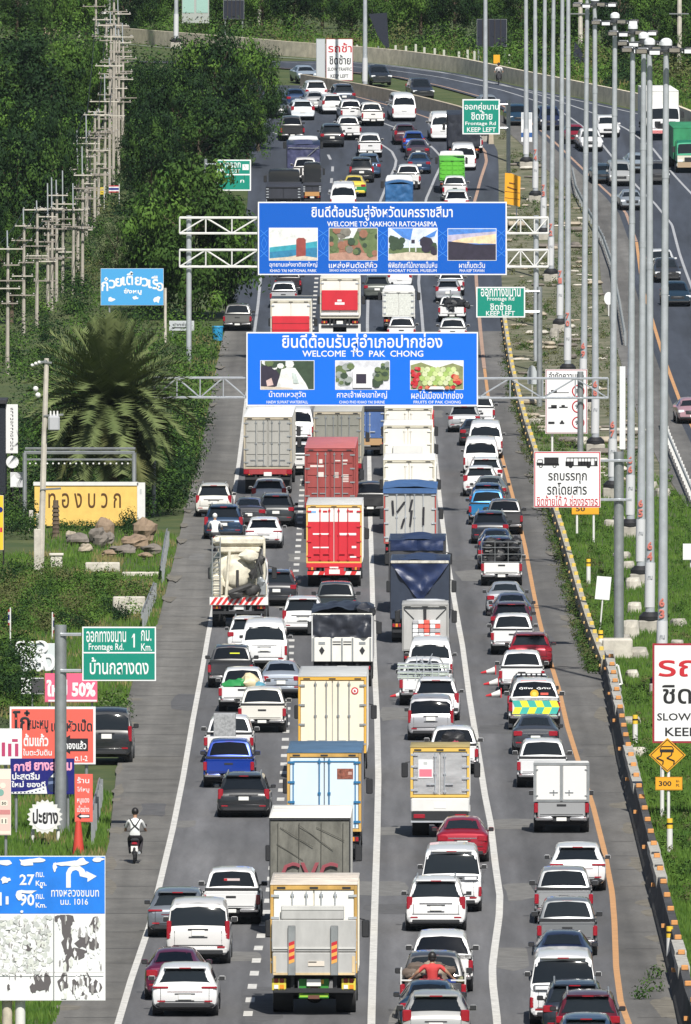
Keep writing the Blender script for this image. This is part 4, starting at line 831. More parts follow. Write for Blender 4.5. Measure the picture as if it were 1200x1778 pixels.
for i, (px, py, w, h, mi, lab) in enumerate([(135, 945, 34, 16, 1, 'flat grey boulder at the left end of the rockery'), (124, 938, 16, 13, 2, 'small pale boulder topmost at the left end of the rockery'), (149, 960, 20, 14, 2, 'pale cream boulder lowest at the left of the rockery'), (172, 948, 26, 26, 1, 'brownish grey boulder left of the middle of the rockery'),
    (180, 938, 26, 32, 0, 'tall brown boulder against the dark hedge of the rockery'), (188, 945, 18, 16, 1, 'rounded grey boulder beside the tall brown one'), (214, 963, 34, 14, 1, 'low grey slab boulder in the middle front of the rockery'), (233, 955, 38, 22, 0, 'broad tan boulder right of the middle of the rockery'),
    (252, 940, 30, 34, 0, 'big squarish brown boulder at the top right of the rockery'), (263, 962, 26, 14, 1, 'flat grey boulder at the right end of the rockery'), (190, 966, 20, 9, 0, 'small brown stone at the front edge of the rockery'), (252, 968, 20, 7, 0, 'thin brown stone at the front right edge of the rockery')]):
    rock(px, py, w * 1.3, h * 1.3, mi, lab, rg, i + 1)
random.seed(70)
mb = MB()
for i in range(70):
    x = random.uniform(100, 262); g = G(x, random.uniform(914, 924)); clump(mb, (g.x, g.y + .3, g.z + random.uniform(.0, .22)), .32, 40, .12, random.randrange(2), .4, .9)
for i in range(14):
    g = G(random.uniform(208, 234), random.uniform(920, 932)); clump(mb, (g.x, g.y, g.z + random.uniform(.3, .9)), .4, 50, .13, 0, .4, .9)
tag(mb.build('hedge', [lf_dark, lf_mid], None, False), 'dark clipped hedge along the foot of the yellow wall', 'hedge')
mb = MB()
for i in range(60):
    g = G(random.uniform(0, 66), random.uniform(912, 935)); clump(mb, (g.x, g.y, g.z + random.uniform(.2, 1.0)), .5, 44, .15, random.randrange(2), .4, .9)
tag(mb.build('hedge', [lf_dark, lf_mid], None, False), 'dark green hedge left of the leaning pole in front of the dark building', 'hedge')
mb = MB()
for i in range(26):
    g = G(random.uniform(178, 222), random.uniform(1222, 1256)); clump(mb, (g.x, g.y, g.z + random.uniform(.1, .5)), .4, 40, .13, random.randrange(2), .4, .9)
tag(mb.build('shrub', [lf_mid, lf_pale], None, False), 'loose roadside shrub in front of the parked black van', 'shrub')
mb = MB()
for i in range(60):
    g = G(random.uniform(-5, 52), random.uniform(1190, 1262)); clump(mb, (g.x, g.y, g.z + random.uniform(.3, 2.6)), .6, 60, .16, random.randrange(2), .4, .9)
tag(mb.build('shrub', [lf_dark, lf_mid], None, False), 'tall dark shrub at the left edge with pale flowers beside the cut out letters', 'shrub')
for px0, px1, py, hh, lab in [(148, 208, 990, .35, 'low pale concrete kerb in the verge below the rockery'), (196, 252, 1064, .7, 'broken concrete culvert head in the grass above the green road sign'), (212, 276, 998, .12, 'thin concrete edging in the verge right of the low kerb')]:
    a, b = G(px0, py), G(px1, py); mb = MB(); mb.box(a.x, b.x, a.y, a.y + .5, a.z - .1, a.z + hh, 0, .04); solo('culvert', mb, concl, lab, 'concrete block', (a.x, a.y, a.z))
# leaning power pole with transformer in front of the palm
S = Sign('power_pole', 'nearest pale leaning power pole with a grey transformer box halfway up', 'power pole', 70, 993)
mb = MB(); a, b = S.p(70, 993), S.p(81, 622); mb.tube((a.x, a.y, a.z - .2), b, .17, .11, 8); S.put(mb, 'pole', [polec])
mb = MB(); a = S.p(60, 990, .1); mb.box(a.x - .02, a.x + .3, a.y - .2, a.y - .1, a.z, a.z + 1.9, 0, .02); S.put(mb, 'brace_post', [concl])
mb = MB(); a, b = S.p(84, 748, .1), S.p(104, 721, .1); mb.box(a.x, b.x, a.y - .6, a.y, a.z, b.z, 0, .08)
for x in (88, 94, 100): mb.tube(S.p(x, 721, .35), S.p(x, 713, .35), .05, .04, 6, 1)
S.put(mb, 'transformer', [mat('transformer_grey', (.42, .43, .45), .5), whitep])
mb = MB()
for x0, y0, x1, y1 in ((76, 722, 110, 720), (54, 636, 82, 626), (70, 850, 106, 848), (66, 628, 90, 630)): S.line(mb, [(x0, y0), (x1, y1)], .05, .12)
S.put(mb, 'crossarm', [galv2])
mb = MB()
for x, y in ((56, 634), (62, 631), (68, 629), (62, 675), (66, 686)): mb.ball(S.p(x, y, .15), .13 if y > 670 else .08, 8, 6)
S.put(mb, 'insulators', [whitep])
# rows of concrete power poles
PG = 'concrete power poles receding along the left side'
PP = [(98, 522, 335, 312), (135, 470, 290, 270), (155, 395, 235, 225), (171, 372, 190, 188), (190, 335, 110, 100), (206, 300, 60, 50), (192, 250, 40, 20), (205, 236, 20, 0), (13, 647, 428, 400), (41, 580, 388, 362), (64, 567, 360, 348), (83, 540, 372, 318), (90, 537, 358, 308), (109, 505, 350, 296), (127, 509, 360, 318), (143, 508, 300, 254), (134, 425, 268, 225), (150, 408, 245, 199), (164, 398, 195, 193), (182, 345, 172, 128), (197, 322, -6, -20), (213, 255, 70, 40), (184, 215, 30, 30), (166, 82, -20, -20), (137, 64, -20, -20), (105, 60, 16, 16), (47, 55, -10, -10), (201, 262, 60, 40)]
PL = ['pole just right of the close pair with crowded crossarms', 'grey pole half hidden behind its nearer neighbours', 'pole in the thick of the row below the tallest pole', 'slim pole left of the yellow flag', 'pole close left of the tallest pole, above the yellow flag', 'pole leaning against the view of the chequered pole', 'high thin pole left of the tallest pole', 'highest pole of the row, close to the tallest one', 'nearest of the poles, bare concrete with five crossarms at the left edge', 'second pole from the left edge, with a bent pipe at its foot', 'pole leaning slightly right with its foot in the bushes', 'pole of a close pair, with a tall lightning rod', 'thicker pole of the close pair, behind the rod', 'pole left of the noodle sign by two poles, slimmer than its neighbours', 'pole with a bright white crossarm near its foot left of the noodle sign', 'pole nearest to the noodle sign with a long crossarm',
      'pole with a thin steel rod rising against the dark wood', 'pole with a thin white rod and brown crossarm before the dark wood', 'short pole without a rod before the dark wood', 'tall pole with the yellow flag at its foot', 'tallest grey pole running out of the top, above the tricolour flag', 'pole with chequered fittings right of the tallest pole', 'upper pole crossed by many arms left of the tallest pole',
      'far pole under the white water tank, cut by the top edge', 'far brownish pole with a T arm, cut by the top edge', 'far short stub of a pole with a flat top arm', 'far thin pole with a pale cluster at the upper left', 'pale pole close behind the chequered one']
random.seed(81)
for (px, b, tp, rod), lab in zip(PP, PL):
    S = Sign('power_pole', lab, 'power pole', px, b, PG); mb = MB(); a, e = S.p(px, b), S.p(px + 1, tp); mb.tube((a.x, a.y, a.z - .3), e, .125, .08, 6); S.put(mb, 'pole', [mat('weathered_pole', (.36, .33, .285), .85, var=.25, vscale=2)])
    if rod < tp: mb = MB(); S.line(mb, [(px, tp + 8), (px - .5, rod)], .045, .1); S.put(mb, 'lightning_rod', [galv])
    n = 2 if b - tp < 150 else 5
    for q in range(n):
        y = tp + 4 + q * random.uniform(20, 32); w = random.uniform(24, 52)
        if y > b - 30: break
        mb = MB(); c = S.p(px + random.uniform(-6, 8), y, .2); hw = w / 2 * S.k; mb.box(c.x - hw, c.x + hw, c.y - .05, c.y + .05, c.z - .035, c.z + .035)
        for sx in (-.9, 0, .9): mb.ball((c.x + sx * hw, c.y, c.z + .10), .05, 6, 4, 1)
        S.put(mb, 'crossarm', [mat('weathered_crossarm', (.27, .24, .21), .8, var=.3, vscale=2) if q % 3 else polec, mat('insulator_grey', (.35, .34, .33), .4)])
CG = 'overhead cables along the row of power poles'
for q, dx in enumerate((-.8, 0, .8)):
    pts = sorted(((at(px, tp + 6, G(px, b).y), px) for (px, b, tp, rod) in PP if tp > 0 and px < 190), key=lambda k: k[0].y); mb = MB(); pts = [k[0] for k in pts][::2]
    for a, e in zip(pts, pts[1:]):
        prev = None
        for i in range(9):
            t = i / 8; c = a.lerp(e, t) + Vector((dx, 0, .12 - 1.2 * t * (1 - t))); prev is not None and mb.tube(prev, c, .02, n=4); prev = c
    solo('overhead_cable', mb, black, ['leftmost', 'middle', 'rightmost'][q] + ' of the three black overhead cables strung along the power poles', 'cable', tuple(pts[0]), CG)
# tall light masts
MG = 'tall steel light masts in the median'
MM = [(1150, 1206, 1157, 85), (1129, 1095, 1128, 83), (1113, 1013, 1118, 72), (1095, 930, 1099, 55), (1064, 862, 1068, 36), (1034, 785, 1033, 6), (1013, 712, 1020, -8), (986, 655, 987, -45), (973, 575, 977, -60), (957, 487, 962, -80), (944, 415, 947, -120), (930, 350, 929, -160), (914, 291, 913, -190), (843, 245, 843, -200), (634, 163, 634, -260), (306, 82, 306, -300)]
ML = ['nearest light mast, its foot hidden behind the slow traffic sign', 'second nearest light mast, black collar above a concrete block near the green verge', 'third light mast, its collar left of the second one and above stacked slabs', 'light mast with a white numbered wrap beside the lorry and bus sign post', 'light mast whose collar shows just right of the lorry and bus sign', 'light mast standing right of the speed limit sign', 'light mast that runs down behind the speed limit sign', 'light mast behind the end of the smaller welcome truss',
      'light mast whose black collar is right of the two sign columns', 'light mast at the right end of the larger welcome truss', 'light mast with a red number just above the upper truss end', 'light mast standing behind the larger welcome board end, above the yellow notice', 'light mast carrying the white and blue notice board', 'light mast behind the far green Frontage Rd sign', 'light mast rising from the barrier at the far bend', 'light mast in the trees at the upper left']
wrapm = mat('mast_wrap', (.56, .57, .59), .5); numm = mat('mast_number_red', (.50, .15, .12), .6)
for (bx, by, tx, ty), lab in zip(MM, ML):
    S = Sign('light_mast', lab, 'light mast', bx, by, MG); near = by > 330
    a, e = S.p(bx, by), S.p(tx, ty); mb = MB(); mb.tube((a.x, a.y, a.z), (a.x + (e.x - a.x) * .35, a.y, a.z + (e.z - a.z) * .35), .21, .165, 14); mb.tube((a.x + (e.x - a.x) * .35, a.y, a.z + (e.z - a.z) * .35), e, .165, .115, 14)
    for q in (.35, .62, .8): c = a.lerp(e, q); mb.tube(c, c + Vector((0, 0, .3)), .185 - .05 * q, None, 14)
    S.put(mb, 'pole', [galv])
    mb = MB(); mb.box(a.x - .5, a.x + .5, a.y - .45, a.y + .45, a.z - .2, a.z + .45, 0, .05); S.put(mb, 'footing', [conc])
    mb = MB(); mb.tube((a.x, a.y, a.z + .45), (a.x, a.y, a.z + .62), .48, .48, 14); mb.tube((a.x, a.y, a.z + .62), (a.x, a.y, a.z + .8), .48, .3, 14); S.put(mb, 'collar', [black])
    mb = MB(); mb.tube((a.x - .02, a.y, a.z + 1.0), (a.x, a.y, a.z + 2.9), .225, .22, 14); S.put(mb, 'wrap', [wrapm])
    if near:
        mb = MB(); n = ML.index(lab) + 3; text_into(mb, str(60 + n)[0], (a.x - .13, a.y - .235, a.z + 3.45), (.22, 0, 0), (0, 0, .36), 0, .09, .02); text_into(mb, str(60 + n)[1], (a.x - .13, a.y - .235, a.z + 3.0), (.22, 0, 0), (0, 0, .36), 0, .09, .02)
        text_into(mb, 'กม', (a.x - .1, a.y - .235, a.z + 2.2), (.2, 0, 0), (0, 0, .16), 1, .05, .01); S.put(mb, 'number', [numm, mat('faint_print', (.3, .32, .35), .6)])
    if ty > -12:
        mb = MB(); n = 18
        for i in range(n):
            t0, t1 = 6.2832 * i / n, 6.2832 * (i + 1) / n; mb.tube(e + Vector((math.cos(t0) * .85, math.sin(t0) * .85, -.05)), e + Vector((math.cos(t1) * .85, math.sin(t1) * .85, -.05)), .045, n=5)
        for i in range(4): t0 = 1.5708 * i + .4; mb.tube(e, e + Vector((math.cos(t0) * .85, math.sin(t0) * .85, -.05)), .04, n=5)
        mb.tube(e + Vector((0, 0, -.12)), e + Vector((0, 0, .14)), .24, .22, 12); S.put(mb, 'head_frame', [mat('mast_head_dark', (.05, .055, .06), .5)])
        mb = MB(); mb.tube(e + Vector((0, 0, .14)), e + Vector((0, 0, .26)), .24, .24, 14); mb.ball(e + Vector((0, 0, .26)), .24, 14, 8, 0, (1, 1, .75)); S.put(mb, 'dome', [mat('mast_dome', (.74, .76, .78), .35)])
        for i in range(8):
            t = 6.2832 * i / 8 + .3; c = e + Vector((math.cos(t) * 1.02, math.sin(t) * 1.02, -.02)); mb = MB(); q = .05 * (i % 3); mb.box(c.x - .25, c.x + .25, c.y - .2, c.y + .2, c.z - .12 - q, c.z + .10 - q, 0, .05); mb.box(c.x - .2, c.x + .2, c.y - .215, c.y - .2, c.z - .09 - q, c.z + .06 - q, 1); S.put(mb, 'floodlight', [mat('lamp_dark', (.03, .032, .035), .4), whl if i % 2 else chrome])
# ---------------------------------------------------------------- walls and rails
def wall_line(name, label, cat, pts, sections, y_off=0, rz=None):
    P = line(pts); t = thing(name, label, cat, (P[0][1], P[0][0], zp(P[0][0])))
    for part, prof, mats, step in sections:
        mb = MB(); ys = ysteps(P[0][0], P[-1][0], step); vs, fs = [], []; n = len(prof)
        for Y in ys:
            X = interp(P, Y)
            for x, z in prof: vs.append((X + x, Y, zp(Y) + z))
        for j in range(len(ys) - 1):
            for i in range(n):
                k = (i + 1) % n; fs.append((j * n + i, j * n + k, (j + 1) * n + k, (j + 1) * n + i))
        fs.append(tuple(range(n))); fs.append(tuple(range((len(ys) - 1) * n, len(ys) * n))[::-1]); mb.add(vs, fs); mb.build(part, mats, t)
    return t, P
BAR = [(-.30, -.1), (-.30, .12), (-.16, .38), (-.12, 1.0), (.12, 1.0), (.16, .38), (.30, .12), (.30, -.1)]
pts2 = [(1240, 1900), (1222, 1850), (1196, 1778), (1175, 1680), (1152, 1590), (1130, 1500), (1105, 1400), (1085, 1320), (1070, 1240), (1062, 1195), (1060, 1172)]
t, P = wall_line('concrete_barrier', 'sooty black concrete barrier with a row of orange reflectors along the right shoulder', 'barrier', pts2, [('wall', BAR, [concd], 1.0)])
random.seed(90); Y = P[0][0] + .6; i = 0
while Y < P[-1][0] - .3:
    X = interp(P, Y); z = zp(Y); mb = MB(); mb.box(X - .10, X + .10, Y - .06, Y + .06, z + 1.0, z + 1.15, 0, .02); mb.build('reflector', [orgp], t)
    if i % 3 == 0: mb = MB(); mb.box(X - .28, X - .13, Y - .05, Y + .05, z + .50, z + .62); mb.build('reflector', [orgp], t)
    Y += 6.6; i += 1
for k, (f0, f1) in enumerate(((.985, .80), (.66, .57), (.40, .34), (.20, .155), (.065, .02))):
    mb = MB(); y0 = P[0][0] + (P[-1][0] - P[0][0]) * f1; y1 = P[0][0] + (P[-1][0] - P[0][0]) * f0
    Y = y0
    while Y < y1:
        X = interp(P, Y); z = zp(Y); mb.box(X - .17, X + .17, Y, Y + 5.2, z + .66, z + 1.012); Y += 6.6
    mb.build('white_band', [mat('worn_whitewash', (.36, .35, .32), .9, var=.35, vscale=3)], t)
pts1 = [(1050, 1172), (1030, 1120), (1012, 1065), (995, 1005), (978, 945), (962, 895), (946, 850), (930, 800), (915, 752), (902, 705), (890, 655), (881, 600), (876, 565), (873, 540)]
t, P = wall_line('studded_wall', 'low weathered wall with two rows of yellow studs beside the median verge', 'barrier', pts1, [('wall', [(-.16, -.1), (-.12, .62), (.12, .62), (.16, -.1)], [mat('weathered_wall', (.36, .33, .26), .9, var=.4, vscale=1, bump=.3)], 1.0)])
Y = P[0][0] + .5; i = 0
while Y < P[-1][0]:
    X = interp(P, Y); z = zp(Y); mb = MB(); mb.box(X - .07, X + .11, Y - .08, Y + .08, z + .60, z + .77, 0, .02); mb.build('stud', [mat('stud_yellow', (.60, .44, .09), .6)], t)
    mb = MB(); mb.box(X - .22, X - .12, Y - .06, Y + .06, z + .30, z + .42, 0, .02); mb.build('stud', [mat('stud_cream', (.62, .42, .18), .5)], t)
    Y += 7.5; i += 1
wall_line('concrete_barrier', 'long beige concrete parapet round the outside of the far bend', 'barrier', [(1300, 262), (1210, 222), (1130, 192), (1020, 169), (900, 145), (800, 124), (700, 111), (600, 102), (500, 95), (400, 86), (300, 78), (200, 70)], [('wall', [(-.2, -.1), (-.15, 1.15), (.15, 1.15), (.2, -.1)], [mat('beige_parapet', (.62, .55, .43), .9, var=.25, vscale=1.2, bump=.2)], 3.0)])
wall_line('concrete_barrier', 'beige concrete median wall curving between the two carriageways at the far bend', 'barrier', [(853, 250), (847, 231), (826, 218), (800, 207), (750, 194), (700, 182), (620, 166), (560, 156), (525, 150)], [('wall', [(-.2, -.1), (-.15, 1.0), (.15, 1.0), (.2, -.1)], [mat('beige_median', (.42, .36, .27), .9, var=.25, vscale=1.2, bump=.2)], 2.0)])
def guard_rail(label, pts, h=.75, m=galv, nm='guard_rail'):
    P = line(pts); t = thing(nm, label, 'guard rail', (P[0][1], P[0][0], zp(P[0][0]))); mb = MB(); ys = ysteps(P[0][0], P[-1][0], 2.0); prof = [(-.03, h - .16), (-.07, h - .1), (-.03, h), (-.07, h + .1), (-.03, h + .16), (.0, h + .16), (.0, h - .16)]
    vs, fs = [], []; n = len(prof)
    for Y in ys: vs += [(interp(P, Y) + x, Y, zp(Y) + z) for x, z in prof]
    for j in range(len(ys) - 1): fs += [(j * n + i, j * n + (i + 1) % n, (j + 1) * n + (i + 1) % n, (j + 1) * n + i) for i in range(n)]
    fs += [tuple(range(n)), tuple(range((len(ys) - 1) * n, len(ys) * n))[::-1]]
    mb.add(vs, fs); mb.build('rail', [m], t)
    for Y in ys[::2]:
        mb = MB(); X = interp(P, Y); mb.box(X, X + .1, Y, Y + .12, zp(Y) - .1, zp(Y) + h + .1); mb.build('post', [m], t)
guard_rail('grey steel guard rail at the edge of the left shoulder above the green road sign', [(247, 1092), (254, 1075), (262, 1055), (268, 1040)], .6, galv2)
guard_rail('short grey steel guard rail beside the rockery on the left shoulder', [(281, 1008), (284, 985), (287, 965), (291, 945)], .6, galv2)
guard_rail('grey steel guard rail by the red shop sign post at the left shoulder', [(158, 1462), (164, 1440), (170, 1415), (174, 1398)], .8, galv2)
guard_rail('white guard rail sloping along the opposite carriageway beside the last masts', [(1204, 880), (1183, 830), (1160, 775), (1150, 740)], .75, whitep)
guard_rail('far white guard rail along the inner edge of the opposite carriageway', [(1085, 600), (1075, 540), (1062, 470), (1048, 430), (1035, 405), (1015, 370), (1000, 340), (994, 310)], .7, cmat('rail_grey', (.25, .27, .28)))
# yellow topped delineator posts
DG = 'yellow topped kilometre posts behind the barriers'
for px, py, lab in [(1043, 1140, 'yellow topped white post where the studded wall ends'), (1103, 1292, 'yellow topped white post behind the barrier left of the slow traffic sign'), (1163, 1478, 'yellow topped white post at the foot of the slippery road sign'), (1163, 1672, 'yellow topped white post on the shoulder side of the barrier, lowest of them'), (1022, 1012, 'yellow topped post beside the studded wall above the blank white sign')]:
    S = Sign('delineator_post', lab, 'marker post', px, py, DG); a = S.g; mb = MB(); mb.tube((a.x, a.y, a.z - .1), (a.x, a.y, a.z + .75), .1, .1, 10); S.put(mb, 'post', [whitep]); mb = MB(); mb.tube((a.x, a.y, a.z + .75), (a.x, a.y, a.z + 1.08), .105, .1, 10); mb.tube((a.x, a.y, a.z + .88), (a.x, a.y, a.z + .94), .108, .108, 10, 1); S.put(mb, 'cap', [yelp, black])
# white frame at the barrier end, bin, slabs
S = Sign('barrier_end_frame', 'small white frame standing at the upper end of the black barrier', 'frame', 1068, 1196); mb = MB(); S.line(mb, [(1060, 1158), (1073, 1155), (1080, 1188), (1070, 1190)], .05, 0); S.put(mb, 'frame', [whitep]); S.post(1078, 1180, None, .04)
g = G(378, 590); mb = MB(); mb.tube((g.x, g.y, g.z - .05), (g.x, g.y, g.z + .78), .30, .34, 14); mb.tube((g.x, g.y, g.z + .78), (g.x, g.y, g.z + .86), .37, .35, 14); solo('rubbish_bin', mb, mat('bin_blue', (.02, .25, .48), .5), 'light blue plastic rubbish bin at the edge of the left shoulder', 'bin', g)
SG = 'broken concrete slabs among the light masts'
random.seed(95)
slabs = [(1095, 1105, 30, .75, 0), (1083, 1120, 24, .45, -.2), (1108, 1140, 34, .4, .2), (1100, 1020, 26, .5, .1), (1090, 985, 24, .3, 0), (1080, 968, 28, .3, -.3), (1102, 1060, 24, .4, 0), (1178, 1085, 26, .3, .3), (1176, 1120, 22, .25, 0), (1075, 905, 20, .3, .2), (1062, 912, 24, .3, -.2), (1150, 860, 26, .4, .4), (1010, 770, 22, .4, .1), (1130, 845, 22, .3, .1), (962, 590, 16, .8, 0), (1098, 1175, 20, .3, .2), (930, 735, 26, .3, .2), (1095, 1255, 34, .25, .1), (1110, 1310, 26, .3, -.2), (1182, 1285, 30, .2, 0)]
sl_lab = ['upright cream concrete block behind the lorry and bus sign post', 'tilted cream slab against the lorry and bus sign post']
for i, (px, py, w, h, rz) in enumerate(slabs):
    g = G(px, py); s = F / g.y; hw = w / 2 / s; mb = MB(); mb.lump((0, 0, 0), 1, 0, (1, 1, 1), .12); mb.v = [(max(-.8, min(.8, x)) * hw * 1.25, max(-.8, min(.8, y)) * .5, max(-.7, min(.7, z)) * h * 1.0 + h * .2) for x, y, z in mb.v]
    o = bpy.data.objects.new('concrete_slab', mb.mesh('concrete_slab', [conc if i % 3 else concl], False)); COL.objects.link(o); o.location = g; o.rotation_euler = (random.uniform(-.1, .1), random.uniform(-.08, .08), rz)
    tag(o, sl_lab[i] if i < 2 else 'broken concrete slab lying in the median by the light masts', 'slab', SG)
mb = MB(); random.seed(97)
for i in range(330):
    px = random.uniform(870, 1140); py = random.uniform(235, 840); g = G(px, py)
    a, b = interp(ER, g.y) + .5, interp(OL, g.y) - 2.6
    if not a < g.x < b: continue
    r = random.uniform(.12, .55) * (1 if random.random() < .8 else 1.8); th = random.uniform(0, 3)
    c, s_ = math.cos(th), math.sin(th); hx, hy, hz = r, r * random.uniform(.4, .9), r * random.uniform(.15, .5); k = len(mb.v); mb.box(-hx, hx, -hy, hy, -.05, hz, random.randrange(3), r * .2)
    for q in range(k, len(mb.v)): x, y, z = mb.v[q]; mb.v[q] = (g.x + x * c - y * s_, g.y + x * s_ + y * c, g.z + z + x * random.uniform(-.02, .02))
tag(mb.build('rubble', [rockm[2], rockm[1], concl]), kind='stuff')
random.seed(98); mb = MB()
for i in range(1300):
    px = random.uniform(870, 1110); py = random.uniform(225, 850); g = G(px, py)
    if not interp(ER, g.y) + .5 < g.x < interp(OL, g.y) - 2.4: continue
    if noise.noise(Vector((g.x * .25, g.y * .05, 3))) < -.22: continue
    clump(mb, (g.x, g.y, g.z + .1), random.uniform(.25, .7), 46, .13, random.randrange(2), .5, .6)
tag(mb.build('median_scrub', [lf_mid, lf_olive], None, False), kind='stuff')
# flags
def flag(px, base, top, w, h, cols, lab, leftw=0):
    S = Sign('flag', lab, 'flag', px, base); S.post(px, top - 3, None, .03, whitep, 6, 0); mb = MB(); n = len(cols); tot = sum(c[1] for c in cols); y = top
    for i, (m, k) in enumerate(cols):
        y1 = y + h * k / tot; vs = []
        for q in range(7):
            for yy in (y, y1): p = S.p(px + leftw + w * q / 6, yy); vs.append((p.x, p.y + .06 * math.sin(q * 1.5) - .02, p.z))
        mb.add(vs, [(2 * q, 2 * q + 1, 2 * q + 3, 2 * q + 2) for q in range(6)], i); y = y1
    S.put(mb, 'cloth', [c[0] for c in cols])
fr_, fw_, fb_ = cmat('flag_red', (.45, .03, .05)), signw, cmat('flag_blue', (.03, .04, .22))
TH = [(fr_, 1), (fw_, 1), (fb_, 2), (fw_, 1), (fr_, 1)]
flag(207, 352, 322, -18, 12, TH, 'red white and blue striped flag at the foot of the tallest power pole'); flag(181, 365, 325, -13, 13, [(cmat('flag_yellow', (.65, .5, .05)), 1)], 'small yellow flag left of the striped flag')
flag(91, 1108, 1066, 3, 34, TH, 'limp striped flag on a pole just left of the thick grey sign pole'); flag(18, 1124, 1058, -4, 28, TH, 'limp dark striped flag at the left edge above the shrubs')
# far side details: black boards, tank, posts in the verge
def dark_board(x0, y0, x1, y1, base, lab, pts=None):
    S = Sign('billboard', lab, 'billboard', (x0 + x1) / 2, base); m = mat('board_back', (.012, .016, .03), .8)
    if pts: mb = MB(); S.poly(mb, pts, 0, 0, .12); S.put(mb, 'panel', [m])
    else:
        S.board(x0, y0, x1, y1, m, galv2, .5, .12); mb = MB()
        for k in range(1, 5): x = x0 + (x1 - x0) * k / 5; S.line(mb, [(x, y0), (x, y1)], .04, .2)
        S.put(mb, 'ribs', [mat('board_rib', (.05, .045, .045), .8)])
    for x in (x0 + 3, x1 - 3): S.post(x, y1 - 4, None, .08, galv2)
dark_board(828, 33, 880, 81, 108, 'black back of a billboard among the trees right of centre'); dark_board(654, 22, 674, 84, 96, 'dark leaning board behind a pale post near the top centre', [(640, 24), (672, 22), (674, 60), (676, 84), (666, 78), (656, 62)]); dark_board(996, 70, 1020, 112, 120, 'dark drooping sheet among the tall light masts', [(998, 72), (1008, 84), (1018, 108), (1000, 110), (996, 96)])
dark_board(388, 0, 424, 33, 66, 'dark framed board at the top left of centre')
for px, b, tp, lab in [(649, 70, -20, 'pale concrete pole in front of the dark leaning board'), (1008, 92, -20, 'pale concrete pole between the light masts at the top'), (1180, 128, -20, 'pale concrete pole at the top right behind the mast heads'), (450, 40, -20, 'pale concrete pole at the top beside the dark framed board')]:
    S = Sign('power_pole', lab, 'power pole', px, b); mb = MB(); mb.tube(S.p(px, b + 4), S.p(px, tp), .22, .18, 8); S.put(mb, 'pole', [polec])
    mb = MB(); S.line(mb, [(px - 18, 24), (px + 16, 24)], .06, .25); S.put(mb, 'crossarm', [galv2])
for i, px in enumerate((620, 687, 705, 722, 737, 755, 771, 797, 812, 824, 884, 921)):
    S = Sign('fence_post', 'short pale post in the weeds above the far parapet', 'post', px, 96 + i * 1.6, 'short pale posts in the far verge'); mb = MB(); a = S.g; mb.box(a.x - .1, a.x + .1, a.y - .1, a.y + .1, a.z, a.z + random.uniform(.8, 1.2), 0, .02); S.put(mb, 'post', [cmat('post_pale', (.45, .46, .40))])
S = Sign('water_tank', 'white water tank on legs at the top left above the poles', 'tank', 179, 66); mb = MB(); c = S.p(179, 10); mb.tube((c.x, c.y, c.z - .7), (c.x, c.y, c.z + 1.2), .68, .68, 16); S.put(mb, 'tank', [whitep]); [S.post(x, 22, None, .06) for x in (170, 188)]
S = Sign('panel_hut', 'pale green glazed panels of a hut at the top left behind the tall tree', 'hut', 338, 62); mb = MB(); S.rect(mb, 316, -20, 363, 40, -2, 0); S.put(mb, 'wall', [mat('hut_wall', (.35, .38, .36), .7)]); mb = MB(); [S.rect(mb, x, -18, x + 20, 22, 0, .03) for x in (317, 341)]; S.put(mb, 'window', [mat('pale_green_glass', (.32, .5, .45), .2)])
S = Sign('garden_wall', 'low tan garden wall with gate pillars at the top left', 'wall', 90, 62); mb = MB(); S.rect(mb, 76, 48, 106, 60, 0, .3); S.rect(mb, 80, 45, 86, 48, 0, .3); S.rect(mb, 98, 45, 104, 48, 0, .3); S.put(mb, 'wall', [mat('tan_wall', (.45, .36, .26), .9)])
for px, py, rz, lab in [(847, 1171, .2, 'fallen red and white traffic cone beside the white pickup, farthest of three'), (852, 1191, .1, 'fallen red and white traffic cone beside the white pickup, middle of three'), (856, 1211, .05, 'fallen red and white traffic cone by the ambulance, nearest of three'), (690, 1212, .1, 'fallen red and white traffic cone left of the silver hatchback lane')]:
    g = G(px, py); t = thing('traffic_cone', lab, 'traffic cone', g, 'fallen traffic cones'); mb = MB(); mb.tube((g.x - .28, g.y, g.z + .06), (g.x - .05, g.y, g.z + .10), .03, .07, 10); mb.build('tip', [redp], t); mb = MB(); mb.tube((g.x - .05, g.y, g.z + .10), (g.x + .3, g.y, g.z + .17), .07, .15, 10); mb.build('cone', [whitep], t); mb = MB(); mb.box(g.x + .3, g.x + .34, g.y - .19, g.y + .19, g.z, g.z + .36); mb.build('base', [redp], t)
